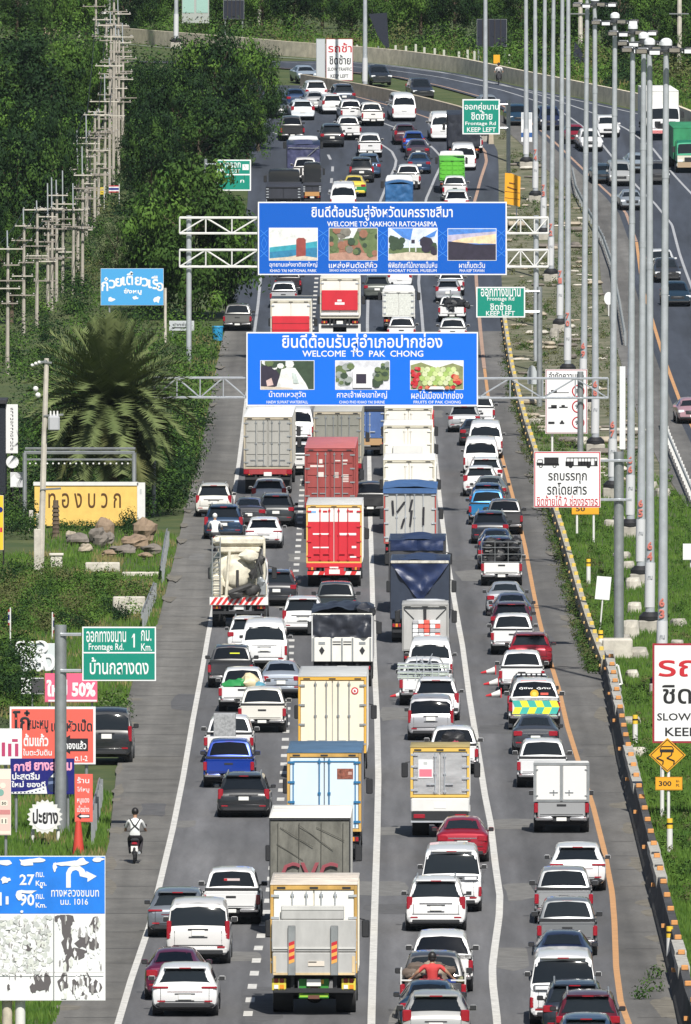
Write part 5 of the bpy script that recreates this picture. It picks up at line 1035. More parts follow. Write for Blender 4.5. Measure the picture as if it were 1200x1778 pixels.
# ---------------------------------------------------------------- vehicles
class Shell:
    """a lofted body: stations (y, bottom, half width, belt height, top half width, top height)"""
    def __init__(s, st): s.st = st; s.rings = [s.ring(*q) for q in st]
    @staticmethod
    def ring(y, zb, w, zbelt, wt, zt):
        c = min(.10, max(.02, (zt - zbelt) * .2)); h = zbelt - zb
        half = [(0, zb), (w - .14, zb), (w - .03, zb + .12), (w, zb + .55 * h), (w - .02, zbelt - .03), (w - .05, zbelt), (wt + .03, zt - c * 1.1), (wt - .05, zt - c * .25), (wt * .55, zt + .012), (0, zt + .02)]
        return [Vector((x, y, z)) for x, z in half]
    def mesh(s, mb, mi=0):
        n = len(s.rings[0]); full = []
        for r in s.rings:
            full.append(r + [Vector((-p.x, p.y, p.z)) for p in r[-2:0:-1]])
        m = len(full[0]); vs = [p for r in full for p in r]; fs = []
        for j in range(len(full) - 1):
            for i in range(m):
                k = (i + 1) % m; fs.append((j * m + i, (j + 1) * m + i, (j + 1) * m + k, j * m + k))
        fs.append(tuple(range(m))); fs.append(tuple(range((len(full) - 1) * m, len(full) * m))[::-1])
        mb.add(vs, fs, mi); return mb
    def S(s, si, ri):
        si = max(0, min(len(s.rings) - 1.0001, si)); j = int(si); f = si - j; i = int(min(ri, 8.999)); g = ri - i
        a = s.rings[j][i].lerp(s.rings[j][i + 1], g); b = s.rings[j + 1][i].lerp(s.rings[j + 1][i + 1], g); return a.lerp(b, f)
    def slope(s, mb, a, b, e, hint, off=.014, mi=0, rmin=6.05):
        """glass patch over the top strip between stations a and b; e = share of the width"""
        us = [-1, -.93, -.6, 0, .6, .93, 1]; ts = [0, .33, .66, 1]; g = []
        for t in ts:
            row = []
            for u in us:
                r = 9 - abs(u) * (9 - rmin); p = s.S(a + (b - a) * t, r).copy(); p.x = p.x * e * (1 if u >= 0 else -1); row.append(p)
            g.append(row)
        s.patch(mb, g, hint, off, mi)
    def side(s, mb, a, b, r0, r1, sg, off=.012, mi=0, n=3):
        g = []
        for k in range(n + 1):
            row = []
            for r in (r0, (r0 + r1) / 2, r1):
                p = s.S(a + (b - a) * k / n, r).copy(); p.x *= sg; row.append(p)
            g.append(row)
        s.patch(mb, g, Vector((sg, 0, .2)), off, mi)
    def patch(s, mb, g, hint, off, mi):
        R, C = len(g), len(g[0]); out = []
        for i in range(R):
            for j in range(C):
                du = g[min(R - 1, i + 1)][j] - g[max(0, i - 1)][j]; dv = g[i][min(C - 1, j + 1)] - g[i][max(0, j - 1)]
                n = du.cross(dv); n = n.normalized() if n.length > 1e-9 else Vector(hint)
                if n.dot(Vector(hint)) < 0: n = -n
                out.append(g[i][j] + n * off)
        fs = [(i * C + j, i * C + j + 1, (i + 1) * C + j + 1, (i + 1) * C + j) for i in range(R - 1) for j in range(C - 1)]
        p = out[1] - out[0]; q = out[C] - out[0]
        if p.cross(q).dot(Vector(hint)) < 0: fs = [f[::-1] for f in fs]
        mb.add(out, fs, mi)
BACKH, FRONTH = Vector((0, -1, .4)), Vector((0, 1, .5))
class Proto: pass
PAINT = mat('paint_default', (.8, .8, .8), .3)
def newp(): p = Proto(); p.parts = []; p.sil = []; return p
def addp(p, name, mb, mats, sub=None, small=False):
    if mb.f: p.parts.append((name, mb.mesh(name, mats if isinstance(mats, (list, tuple)) else [mats]), sub, small))
def wheels(p, ys, w, r, tw=.22, rim=True, n=14):
    for y in ys:
        for sg in (-1, 1):
            mb = MB(); mb.tube((sg * (w - tw), y, r), (sg * (w - .03), y, r), r, r, n); mb.tube((sg * (w - .03), y, r), (sg * w, y, r), r, r * .88, n)
            addp(p, 'wheel', mb, rubber)
            if rim:
                mb = MB(); mb.tube((sg * w, y, r), (sg * (w + .012), y, r), r * .62, r * .55, n)
                if sg < 0 or True: addp(p, 'rim', mb, rimm, len(p.parts) - 1, True)
def mirrors(p, x, y, z, m=None, s=1.0, painted=True):
    for sg in (-1, 1):
        mb = MB(); xa, xb = sorted((sg * x, sg * (x + .18 * s))); mb.box(xa, xb, y - .03, y + .08, z - .07 * s, z + .08 * s, 0, .025); mb.box(xa + .01, xb - .01, y - .055, y - .025, z - .06 * s, z + .07 * s, 1, .01)
        mb.box(*sorted((sg * (x - .08), sg * (x + .02))), y - .01, y + .04, z - .07, z - .02, 1); addp(p, 'wing_mirror', mb, [m or PAINT, dark])
def plate(p, y, z, w=.36, h=.16, x=0): mb = MB(); mb.box(x - w / 2, x + w / 2, y, y + .03, z, z + h, 0, .008); addp(p, 'license_plate', mb, platew)
def lamps(p, boxes, m, name):
    for x0, x1, y0, y1, z0, z1 in boxes:
        for sg in (-1, 1):
            mb = MB(); a, b = sorted((sg * x0, sg * x1)); mb.box(a, b, y0, y1, z0, z1, 0, .025); addp(p, name, mb, m)
def glasses(p, sh, rear, front, sides, ew=.93, fw=.95):
    mb = MB()
    if rear: sh.slope(mb, rear[0], rear[1], ew, BACKH); addp(p, 'rear_window', mb, glass)
    mb = MB(); sh.slope(mb, front[0], front[1], fw, FRONTH); addp(p, 'windscreen', mb, glass)
    for a, b in sides:
        for sg in (-1, 1): mb = MB(); sh.side(mb, a, b, 5.12, 5.92, sg); addp(p, 'side_window', mb, glass)
def front_end(p, L, w, zg, zh, big=False):
    lamps(p, [(w * .58, w * .96, L - .28, L - .02, zh - .07, zh + .10)], whl, 'headlight')
    mb = MB(); mb.box(-w * .52, w * .52, L - .12, L + .015, zg, zh + .06, 0, .04); mb.box(-w * .3, w * .3, L - .02, L + .025, zh - .04, zh + .0, 1, .01); addp(p, 'grille', mb, [dark, chrome])
    mb = MB(); mb.box(-w * .86, w * .86, L - .2, L + .03, .30, .46, 0, .05); addp(p, 'bumper', mb, dark)
    mb = MB(); mb.box(-.18, .18, L + .03, L + .05, .42, .55); addp(p, 'license_plate', mb, platew, None, True)
def car(st, rear, front, sides, tails, ws, wr, w, zplate, mir, spoiler=None, lowbar=.5, ew=.93, fz=(.55, .74), rails=False, strip=False):
    p = newp(); sh = Shell(st); mb = sh.mesh(MB()); addp(p, 'body', mb, [PAINT]); L = st[-1][0]
    glasses(p, sh, rear, front, sides, ew)
    lamps(p, tails, redl, 'tail_light')
    mb = MB(); mb.box(-w * .9, w * .9, -.06, .3, st[1][1] - .02, lowbar, 0, .06); addp(p, 'rear_bumper', mb, dark if lowbar < .48 else PAINT)
    mb = MB(); mb.box(-w * .8, w * .8, -.075, .2, st[1][1] - .02, st[1][1] + .13, 0, .03); mb.box(-w * .84, -w * .6, -.07, -.05, st[1][1] + .17, st[1][1] + .22, 1); mb.box(w * .6, w * .84, -.07, -.05, st[1][1] + .17, st[1][1] + .22, 1); addp(p, 'diffuser', mb, [dark, redl], None, True)
    mb = MB(); mb.box(-w * .86, w * .86, .2, L - .25, .18, .42, 0, .03); addp(p, 'underbody', mb, under)
    plate(p, -.035 if st[0][5] > .7 else -.02, zplate)
    mb = MB(); zt = st[1][5] - .03; mb.box(-w * .78, w * .78, -.012, .04, lowbar + .03, lowbar + .05); [mb.box(sg * w * .74 - .008, sg * w * .74 + .008, .0, .07, lowbar + .05, zt - .05) for sg in (-1, 1)]; mb.box(-.26, .26, -.018, .05, zplate - .05, zplate - .02); mb.box(-.28, .28, -.015, .05, zplate + .17, zplate + .2); addp(p, 'tailgate_seam', mb, dark, None, True)
    if spoiler: y, z, hw = spoiler; mb = MB(); mb.box(-hw, hw, y - .14, y + .16, z - .02, z + .045, 0, .02); addp(p, 'spoiler', mb, PAINT); mb = MB(); mb.box(-.16, .16, y - .15, y - .13, z - .01, z + .025); addp(p, 'brake_light', mb, redl, None, True)
    if rails:
        for sg in (-1, 1): mb = MB(); mb.tube((sg * .58, 1.0, st[4][5] + .06), (sg * .58, 2.5, st[4][5] + .06), .025, n=6); mb.tube((sg * .58, 1.0, st[4][5] - .02), (sg * .58, 1.0, st[4][5] + .06), .025, n=6); mb.tube((sg * .58, 2.5, st[4][5] - .02), (sg * .58, 2.5, st[4][5] + .06), .025, n=6); addp(p, 'roof_rail', mb, galv2, None, True)
    if strip: mb = MB(); mb.box(-w * .55, w * .55, .0, .05, zplate + .22, zplate + .27, 0, .01); addp(p, 'trim_strip', mb, chrome if strip == 1 else redl)
    front_end(p, L, w, *fz); mirrors(p, w - .02, mir[0], mir[1]); wheels(p, ws, w + .005, wr)
    p.sil = [(q[0], q[5] + .02) for q in st]; p.L = L; p.w = w
    for y in ws:
        for sg in (-1, 1): mb = MB(); mb.tube((sg * (w - .3), y, wr), (sg * (w + .002), y, wr), wr + .055, None, 16); addp(p, 'wheel_arch', mb, dark, None, True)
    return p
K = {}
def st_sedan(H=1.46): return [(0, .42, .72, .72, .62, .80), (.06, .30, .84, .93, .72, .99), (.18, .25, .88, .97, .70, 1.06), (.62, .24, .89, .97, .66, 1.09), (1.25, .24, .89, .98, .56, H - .06), (1.6, .24, .89, .98, .55, H), (2.6, .24, .89, .98, .56, H), (3.0, .24, .89, .97, .60, H - .10), (3.7, .24, .88, .95, .70, 1.0), (4.3, .26, .84, .82, .70, .87), (4.55, .32, .76, .68, .62, .72)]
K['sedan'] = car(st_sedan(), (3.12, 3.95), (7.1, 7.92), [(3.9, 5.2), (5.3, 7.1)], [(.50, .83, -.015, .10, .74, .94)], (.85, 3.55), .32, .885, .60, (2.85, .98), lowbar=.52, strip=1)
def st_suv(H=1.70, L=4.5, w=.92, hz=1.02): return [(0, .44, w - .14, .80, w - .2, .86), (.05, .32, w - .03, .96, w - .12, hz), (.13, .28, w, 1.0, w - .12, hz + .07), (.48, .27, w, 1.02, w - .25, H - .07), (.85, .27, w, 1.02, w - .26, H), (2.0, .27, w, 1.02, w - .25, H + .02), (2.6, .27, w, 1.01, w - .25, H - .05), (3.35, .27, w, 1.0, w - .17, 1.08), (4.1, .29, w - .03, .9, w - .16, .98), (L, .36, w - .12, .74, w - .24, .80)]
K['suv'] = car(st_suv(), (2.12, 3.0), (6.1, 6.93), [(3.1, 4.6), (4.75, 6.1)], [(.62, .90, -.005, .16, .84, 1.06)], (.85, 3.55), .36, .915, .70, (2.65, 1.08), (.46, 1.64, .6), .56, rails=True)
K['crossover'] = car(st_suv(1.60, 4.4, .91, .98), (2.12, 2.98), (6.1, 6.93), [(3.1, 4.6), (4.75, 6.1)], [(.45, .89, -.005, .14, .90, .98)], (.85, 3.5), .35, .905, .56, (2.65, 1.04), (.46, 1.54, .58), .46, .9, strip=2)
K['ppv'] = car(st_suv(1.80, 4.7, .93, 1.05), (2.12, 2.95), (6.1, 6.93), [(3.1, 4.6), (4.75, 6.1)], [(.72, .90, .02, .20, .78, 1.22)], (.95, 3.75), .39, .93, .74, (2.7, 1.15), (.46, 1.74, .62), .58, rails=True, strip=1)
K['hatch'] = car(st_suv(1.52, 3.95, .86, .95), (2.12, 2.95), (6.1, 6.93), [(3.1, 4.6), (4.75, 6.1)], [(.62, .84, .0, .16, .80, 1.12)], (.7, 3.2), .30, .855, .62, (2.6, 1.0), (.46, 1.47, .55), .5)
K['mpv'] = car([(0, .42, .80, .82, .78, .88), (.04, .30, .86, .98, .80, 1.02), (.08, .27, .88, 1.0, .80, 1.08), (.24, .27, .88, 1.02, .74, 1.66), (.5, .27, .88, 1.02, .72, 1.74), (2.2, .27, .88, 1.02, .72, 1.76), (2.9, .27, .88, 1.01, .70, 1.64), (3.75, .27, .88, 1.0, .74, 1.10), (4.1, .29, .85, .9, .72, .98), (4.35, .36, .78, .72, .66, .80)], (1.95, 3.25), (6.1, 6.93), [(3.1, 4.5), (4.6, 6.0)], [(.74, .87, .0, .14, .70, 1.22)], (.75, 3.4), .32, .88, .80, (3.0, 1.08), None, .5, .96)
def st_van(H=2.15, w=.94, L=5.2, dome=.12): return [(0, .40, w - .08, 1.02, w - .10, 1.08), (.04, .30, w - .01, 1.10, w - .06, 1.14), (.09, .28, w, 1.12, w - .05, 1.22), (.22, .28, w, 1.16, w - .14, H - .32), (.34, .28, w, 1.16, w - .17, H - dome), (.8, .28, w, 1.16, w - .2, H), (3.3, .28, w, 1.16, w - .2, H), (3.9, .28, w, 1.16, w - .17, H - .16), (4.75, .28, w, 1.12, w - .12, 1.20), (L - .1, .32, w - .06, .9, w - .14, .98), (L, .38, w - .12, .7, w - .2, .76)]
K['van'] = car(st_van(), (2.15, 3.25), (7.08, 7.9), [(3.5, 4.9), (5.05, 5.95), (6.1, 7.3)], [(.80, .93, .0, .16, .62, 1.06)], (.9, 4.2), .34, .94, .82, (4.0, 1.25), None, .5, .9, strip=1)
K['wide_van'] = car(st_van(2.12, .96, 5.3, .08), (2.1, 3.45), (7.08, 7.9), [(3.5, 4.9), (5.05, 5.95), (6.1, 7.3)], [(.83, .96, .0, .14, .52, .86)], (.9, 4.2), .35, .96, .98, (4.0, 1.25), (.30, 2.0, .66), .5, .97)
mb = MB(); mb.box(-.86, .86, -.05, .10, 1.04, 1.22, 0, .03); mb.box(-.82, -.40, -.06, .0, 1.06, 1.20, 1, .03); mb.box(.40, .82, -.06, .0, 1.06, 1.20, 1, .03); mb.box(-.36, .36, -.062, .0, 1.10, 1.17, 2, .02); addp(K['wide_van'], 'garnish', mb, [mat('garnish_grey', (.22, .23, .25), .3, .4), whl, dark])
def pickup(H=1.76, w=.92, canopy=None, box=None, single=False):
    p = newp(); y0 = 1.52 if not single else 2.1; L = 5.2
    st = [(y0, .38, w - .02, 1.06, w - .14, 1.10), (y0 + .03, .36, w, 1.08, w - .13, 1.14), (y0 + .20, .35, w, 1.08, w - .24, H - .06), (y0 + .42, .35, w, 1.08, w - .26, H), (3.05, .35, w, 1.08, w - .25, H + .01), (3.3, .35, w, 1.07, w - .23, H - .10), (4.0, .35, w, 1.05, w - .16, 1.14), (4.9, .38, w - .03, .98, w - .14, 1.05), (L, .45, w - .12, .8, w - .2, .86)]
    sh = Shell(st); addp(p, 'body', sh.mesh(MB()), [PAINT]); glasses(p, sh, (1.1, 1.95), (5.1, 5.92), [(2.1, 3.4), (3.5, 5.0)], .90)
    mb = MB(); t = .07
    mb.box(-w, -w + t, 0.06, y0 - .02, .50, 1.05, 0, .03); mb.box(w - t, w, .06, y0 - .02, .50, 1.05, 0, .03); mb.box(-w + t, w - t, y0 - .1, y0 - .03, .56, 1.04, 0, .02); mb.box(-w + .05, w - .05, .08, y0 - .04, .50, .62, 1)
    addp(p, 'cargo_bed', mb, [PAINT, dark])
    mb = MB(); mb.box(-w + .12, w - .12, .0, .07, .56, 1.06, 0, .025); mb.box(-.16, .16, -.012, .02, .90, .98, 1, .01); mb.box(-w + .2, w - .2, -.008, .02, .62, .64, 1); addp(p, 'tailgate', mb, [PAINT, dark])
    mb = MB(); mb.box(-w + .06, w - .06, y0 - .035, y0 + .02, 1.045, 1.145, 0, .01); addp(p, 'bed_shade_strip', mb, dark)  # dark strip stands in for the shade inside the bed, no real part
    lamps(p, [(w - .13, w + .005, -.01, .12, .68, 1.02)], redl, 'tail_light')
    mb = MB(); mb.box(-w + .04, -.28, -.16, .04, .42, .56, 0, .04); mb.box(.28, w - .04, -.16, .04, .42, .56, 0, .04); mb.box(-.29, .29, -.13, .02, .40, .50, 1, .02); addp(p, 'rear_bumper', mb, [chrome if H > 1.75 else PAINT, dark])
    mb = MB(); mb.box(-w + .12, w - .12, .1, L - .3, .26, .50, 0, .03); mb.tube((-.6, .95, .36), (.6, .95, .36), .09, n=8); mb.box(-w + .3, -w + .36, .3, .36, .1, .45); addp(p, 'chassis', mb, under)
    plate(p, -.145, .42, .34, .12); front_end(p, L, w, .62, .86); mirrors(p, w - .02, 3.15, 1.18, None, 1.1); wheels(p, (.95, 4.15), w + .005, .38, .26)
    for y in (.95, 4.15):
        for sg in (-1, 1): mb = MB(); mb.tube((sg * (w - .3), y, .42), (sg * (w + .003), y, .42), .45, None, 16); addp(p, 'wheel_arch', mb, dark, None, True)
    mb = MB(); mb.box(-.15, .15, y0 + .2, y0 + .24, H - .075, H - .035); addp(p, 'brake_light', mb, redl, None, True)
    p.sil = [(y0 + .2, H - .06), (y0 + .42, H + .02), (3.0, H + .02), (0, 1.06)]; p.L = L; p.w = w
    if canopy:
        cs = Shell([(.0, 1.06, w - .02, 1.10, w - .08, 1.16), (.05, 1.06, w - .01, 1.11, w - .09, 1.2), (.25, 1.06, w - .01, 1.12, w - .22, H - .02), (.5, 1.06, w - .01, 1.12, w - .24, H + .04), (y0 + .2, 1.06, w - .01, 1.12, w - .24, H + .04)])
        addp(p, 'canopy', cs.mesh(MB()), [PAINT]); mb = MB(); cs.slope(mb, 1.05, 1.98, .93, BACKH); addp(p, 'canopy_window', mb, glass)
        for sg in (-1, 1): mb = MB(); cs.side(mb, 2.3, 3.8, 5.15, 5.9, sg); addp(p, 'side_window', mb, glass)
        p.sil += [(.25, H - .02), (.5, H + .06)]
    return p
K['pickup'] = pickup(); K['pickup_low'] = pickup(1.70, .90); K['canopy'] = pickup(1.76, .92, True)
def taxi(): pass
KIND_NAMES = {'sedan': ('sedan', 'car'), 'suv': ('suv', 'car'), 'crossover': ('crossover_car', 'car'), 'ppv': ('suv', 'car'), 'hatch': ('hatchback', 'car'), 'mpv': ('minivan', 'minivan'), 'van': ('van', 'van'), 'wide_van': ('van', 'van'), 'pickup': ('pickup_truck', 'pickup'), 'pickup_low': ('pickup_truck', 'pickup'), 'canopy': ('pickup_truck', 'pickup')}
YAWP = [(0, -.7), (800 * YK, -.7), (845 * YK, 0), (870 * YK, 1), (890 * YK, 4), (910 * YK, 6), (960 * YK, 9)]
YAWO = [(0, 2), (850 * YK, 3), (890 * YK, 5), (930 * YK, 8), (985 * YK, 13)]
def solve(sil, L, sx, sz, px, t=None, b=None, facing=1):
    if b is not None:
        g = G(px, b); Y = g.y
    else:
        lo, hi = 240.0, 1100.0 * YK
        for _ in range(45):
            mid = (lo + hi) / 2
            top = min(proj(0, mid + (y if facing > 0 else L - y), zp(mid) + z * sz)[1] for y, z in sil)
            if top > t: lo = mid
            else: hi = mid
        Y = (lo + hi) / 2
    X = at(px, proj(0, Y, zp(Y))[1], Y).x
    return X, Y
LOG = []
def place(p, name, cat, px, t, b, label, col, group=None, facing=1, sx=1.0, sz=1.0, yaw=None, tiny=None):
    X, Y = solve(p.sil, p.L, sx, sz, px, t, b, facing)
    a = interp(YAWP if facing > 0 else YAWO, Y) if yaw is None else yaw
    r = thing(name, label, cat, (X, Y, zp(Y)), group, 0)
    if facing > 0: rz = RAD(a); pos = Vector((X, Y, zp(Y)))
    else:
        rz = math.pi + RAD(a); d = Vector((-math.sin(rz), math.cos(rz), 0)); pos = Vector((X, Y, zp(Y))) - d * p.L
    slope = math.atan((zp(Y + 4) - zp(Y)) / 4) * (1 if facing > 0 else -1)
    if facing < 0: pos.z = zp(Y + p.L)
    r.location = pos; r.rotation_euler = (slope, 0, rz); r.scale = (sx, 1, sz)
    if '_o' in r: del r['_o']
    s = F / Y; small = s < 27 if tiny is None else tiny; objs = []
    pm = paint(col)
    for i, (nm, me, sub, sm) in enumerate(p.parts):
        if small and sm: objs.append(None); continue
        o = bpy.data.objects.new(nm, me); COL.objects.link(o)
        o.parent = objs[sub] if sub is not None and objs[sub] is not None else r
        for k, m in enumerate(me.materials):
            if m == PAINT: o.material_slots[k].link = 'OBJECT'; o.material_slots[k].material = pm
        objs.append(o)
    LOG.append((label[:38], round(px), t, round(proj(X, Y, zp(Y))[1]), round(p.w * 2 * sx * s), round(Y)))
    return r, (X, Y, zp(Y)), pm
QG = 'vehicles in the traffic queue'; OG = 'vehicles on the opposite carriageway'
def V(kind, px, t, col, label, b=None, group=QG, facing=1, sx=1.0, sz=1.0, yaw=None):
    n, c = KIND_NAMES[kind]
    if b is None and (t > 370 or facing < 0): sx *= .97; sz *= {'pickup': .91, 'pickup_low': .93, 'canopy': .93, 'crossover': .88, 'ppv': .88, 'suv': .90, 'van': .90, 'wide_van': .94, 'mpv': 1.0, 'sedan': .94, 'hatch': .95}[kind]
    return place(K[kind], n, c, px, t, b, label, col, group, facing, sx, sz, yaw)
def extra(root, name, mb, mats):
    o = bpy.data.objects.new(name, mb.mesh(name, mats if isinstance(mats, (list, tuple)) else [mats])); COL.objects.link(o); o.parent = root[0]; return o
def cargo(root, name, label, cat, mb, mats, kind=None):
    """a load lying in the bed: a thing of its own standing at the vehicle's place"""
    o = bpy.data.objects.new(name, mb.mesh(name, mats if isinstance(mats, (list, tuple)) else [mats])); COL.objects.link(o)
    o.location = root[0].location; o.rotation_euler = root[0].rotation_euler; return tag(o, label, cat, None, kind)
# ---- right lane, from the bottom of the photo upwards
V('hatch', 1018, 1757, (.05, .09, .16), 'steel blue hatchback cut by the bottom edge, in front of the maroon car')
V('suv', 1021, 1717, (.10, .008, .02), 'dark maroon suv near the bottom right, two cars behind the white van')
V('suv', 998, 1699, (.012, .018, .03), 'black suv partly hidden behind the maroon suv at the bottom right')
V('wide_van', 978, 1643, WHITE, 'white van with a broad dark rear window beside the orange line', sx=1.0)
V('sedan', 978, 1613, (.012, .018, .05), 'navy sedan whose roof shows just ahead of the nearer white van')
V('pickup', 985, 1556, GREY, 'grey pickup with a plain dark tailgate ahead of the navy sedan')
r = V('pickup', 979, 1503, (.36, .37, .38), 'silver pickup with a wide black tailgate handle and red lamps beside the orange line')
V('crossover', 1003, 1461, WHITE, 'white crossover crossing onto the orange line ahead of the silver pickup', sx=1.02, sz=1.02)
r = V('pickup', 975, None, (.40, .41, .42), 'silver pickup carrying a tall white box canopy, beside the orange line', b=1447)
w_ = .92; mb = MB(); mb.box(-.93, .93, .02, 1.5, 1.06, 2.36, 0, .04); extra(r, 'box_canopy', mb, whitep)
for sg in (-1, 1): mb = MB(); mb.box(*sorted((sg * .05, sg * .84)), -.01, .03, 1.12, 2.27, 0, .015); mb.box(*sorted((sg * .12, sg * .40)), -.03, 0, 1.36, 1.39, 1); mb.box(*sorted((sg * .24, sg * .28)), -.03, 0, 1.28, 1.46, 1); mb.box(*sorted((sg * .78, sg * .90)), -.03, 0, 1.25, 1.29, 1); mb.box(*sorted((sg * .78, sg * .90)), -.03, 0, 2.12, 2.16, 1); extra(r, 'box_door', mb, [cmat('satin_white', (.70, .70, .69)), galv2])
mb = MB(); mb.box(-.94, .94, -.02, .02, 2.28, 2.375, 0, .01); mb.box(-.94, -.85, -.02, .02, 1.06, 2.28); mb.box(.85, .94, -.02, .02, 1.06, 2.28); mb.box(-.045, .045, -.02, .02, 1.06, 2.28); mb.box(-.85, .85, -.02, .02, 1.06, 1.115); extra(r, 'box_frame', mb, galv2)
V('pickup', 942, 1281, (.66, .67, .68), 'pearl white pickup with a dusty tailgate ahead of the box canopy pickup')
V('sedan', 930, 1239, (.04, .045, .055), 'charcoal sedan directly behind the ambulance', sx=1.0)
r = V('canopy', 928, 1176, WHITE, 'white ambulance with yellow and teal chequered tailgate and a yellow badge', sx=1.08, sz=1.12)
ty, tt = cmat('hi_vis_yellow', (.72, .76, .05)), cmat('rescue_teal', (.05, .42, .36))
mb = MB(); k = 0
for i in range(6):
    for j in range(2): mb.add([(-.8 + .267 * i + (.1 if j else 0), -.014, .60 + .24 * j), (-.533 + .267 * i + (.1 if j else 0), -.014, .60 + .24 * j), (-.533 + .267 * i + (0 if j else .1), -.014, .84 + .24 * j), (-.8 + .267 * i + (0 if j else .1), -.014, .84 + .24 * j)], [(0, 1, 2, 3)], (i + j) % 2)
extra(r, 'chequer_panel', mb, [ty, tt]); mb = MB(); mb.tube((0, .085, 1.32), (0, .045, 1.32), .15, .15, 20); mb.tube((0, .046, 1.32), (0, .040, 1.32), .08, .08, 14, 1); extra(r, 'badge', mb, [cmat('badge_gold', (.8, .45, .03)), cmat('badge_light', (.8, .62, .1))])
mb = MB(); text_into(mb, 'กู้ชีพ', (-.55, .10, 1.47), (.5, 0, 0), (0, .03, .09), 0, .05, .01); text_into(mb, 'กู้ภัย', (.08, .10, 1.47), (.5, 0, 0), (0, .03, .09), 0, .05, .01); mb.box(-.5, -.2, .05, .075, 1.17, 1.2, 1); mb.box(.2, .5, .05, .075, 1.17, 1.2, 1); mb.box(-.48, .42, .36, .375, 1.74, 1.79, 2); mb.box(.22, .5, .06, .085, 1.28, 1.36, 2); extra(r, 'lettering', mb, [signw, ty, cmat('salmon', (.75, .12, .09))])
r = V('pickup', 922, 1170, (.03, .035, .04), 'dark pickup with a white light bar on its roof ahead of the ambulance')
mb = MB(); mb.box(-.6, .6, 1.9, 2.1, 1.77, 1.86, 0, .03); [mb.box(-.55 + i * .2, -.42 + i * .2, 1.87, 1.9, 1.785, 1.845, 1) for i in range(6)]; extra(r, 'light_bar', mb, [dark, whl])
V('pickup', 906, 1128, WHITE, 'white pickup with a black tailgate handle beside the fallen traffic cones')
V('suv', 921, 1096, (.28, .012, .025), 'bright crimson suv on the orange line between two white pickups', sz=.92)
V('pickup', 890, 1064, WHITE, 'white pickup just behind the dark maroon car in the right lane')
V('suv', 888, 1043, (.05, .01, .025), 'dark maroon car with a white window sticker, roof showing ahead of a white pickup', sz=.95)
V('sedan', 889, 1028, (.10, .11, .17), 'lavender grey sedan glimpsed ahead of the dark maroon car')
V('sedan', 878, 1009, (.42, .44, .47), 'silver sedan with one red lamp showing behind the caged cargo pickup', sz=1.02)
r = V('pickup', 871, None, (.72, .72, .70), 'white pickup with a tall steel cage packed with black sacks', b=1018)
mb = MB()
for z in (1.1, 1.45, 1.75, 2.0):
    for sg in (-1, 1): mb.tube((sg * .9, .03, z), (sg * .9, 1.5, z), .014, n=5)
    mb.tube((-.9, .03, z), (.9, .03, z), .015, n=5)
for sg in (-1, -.33, .33, 1):
    mb.tube((sg * .9, .03, 1.05), (sg * .9, .03, 2.0), .014, n=5)
extra(r, 'cargo_cage', mb, galv2)
random.seed(5); mb = MB()
for i in range(46): mb.lump((random.uniform(-.68, .68), random.uniform(.22, 1.1), random.uniform(.85, 2.0)), random.uniform(.2, .3), 0, (1.1, 1, .7))
cargo(r, 'sacks', 'heap of black sacks inside the steel cage of the white pickup', 'sacks', mb, mat('black_sack', (.02, .02, .022), .45, bump=.4, vscale=5))
V('suv', 863, 930, (.012, .02, .06), 'dark blue suv right in front of the caged cargo pickup', sz=.96)
V('sedan', 861, 917, (.015, .03, .07), 'navy sedan with its roof showing ahead of the dark blue suv')
V('suv', 851, 886, (.012, .016, .022), 'black suv with a white plate beside the two tone pickup', sx=1.0, sz=.98)
V('pickup', 876, 866, (.09, .09, .095), 'dark grey pickup standing right on the orange line', sx=.98)
V('pickup', 846, 850, (.03, .22, .48), 'bright sky blue pickup half hidden by the black suv')
V('suv', 846, 838, (.02, .05, .13), 'blue car whose roof shows ahead of the sky blue pickup', sz=.96)
V('sedan', 851, 826, (.22, .24, .22), 'grey green sedan between a white hatchback and the blue cars')
V('hatch', 834, 808, WHITE, 'white hatchback with a small black tailgate mark behind the white vans', sx=1.05, sz=1.02)
V('suv', 843, 793, WHITE, 'white suv with red lamps hidden between the white hatchback and white van', sz=.95)
V('van', 835, 757, WHITE, 'white commuter van, nearer of the pair right of the smaller welcome board', sx=1.0)
V('van', 843, 729, WHITE, 'white commuter van, farther of the two right of the smaller welcome board')
V('sedan', 825, 727, (.015, .017, .02), 'black sedan whose left side shows beside the commuter vans')
V('suv', 806, 702, (.42, .43, .44), 'silver suv with a red lamp at the lower right corner of the smaller welcome board', sz=.95)
V('pickup_low', 832, 688, WHITE, 'white vehicle with a red lamp peeping past the corner of the smaller welcome board')
# ---- between the two boards, right part
V('pickup_low', 786, 553, WHITE, 'white pickup whose window shows above the right end of the smaller welcome board')
r = V('pickup_low', 785, 514, WHITE, 'white pickup loaded with a dark tangle of goods below the larger welcome board')
random.seed(9); mb = MB()
for i in range(14): mb.lump((random.uniform(-.3, 1.1), random.uniform(.1, 1.2), random.uniform(.8, 1.5)), random.uniform(.15, .34), 0, (1, 1, .8), .6)
for i in range(10): a = Vector((random.uniform(-.4, 1.1), random.uniform(0, 1.2), random.uniform(.9, 1.5))); mb.tube(a, a + rdir() * .6, .03, n=4, mi=1)
cargo(r, 'scrap_load', 'dark heap of goods spilling over the side of a white pickup', 'load', mb, [dark, galv2])
V('hatch', 778, 485, (.40, .41, .44), 'silver hatchback with two red lamps below the larger welcome board')
V('pickup_low', 783, 470, WHITE, 'white pickup with a red lamp directly under the larger welcome board edge')
V('pickup_low', 697, 551, WHITE, 'white pickup with a cluttered window above the middle of the smaller welcome board')
V('suv', 655, 478, (.10, .11, .10), 'dark grey green suv with a white plate below the larger welcome board')
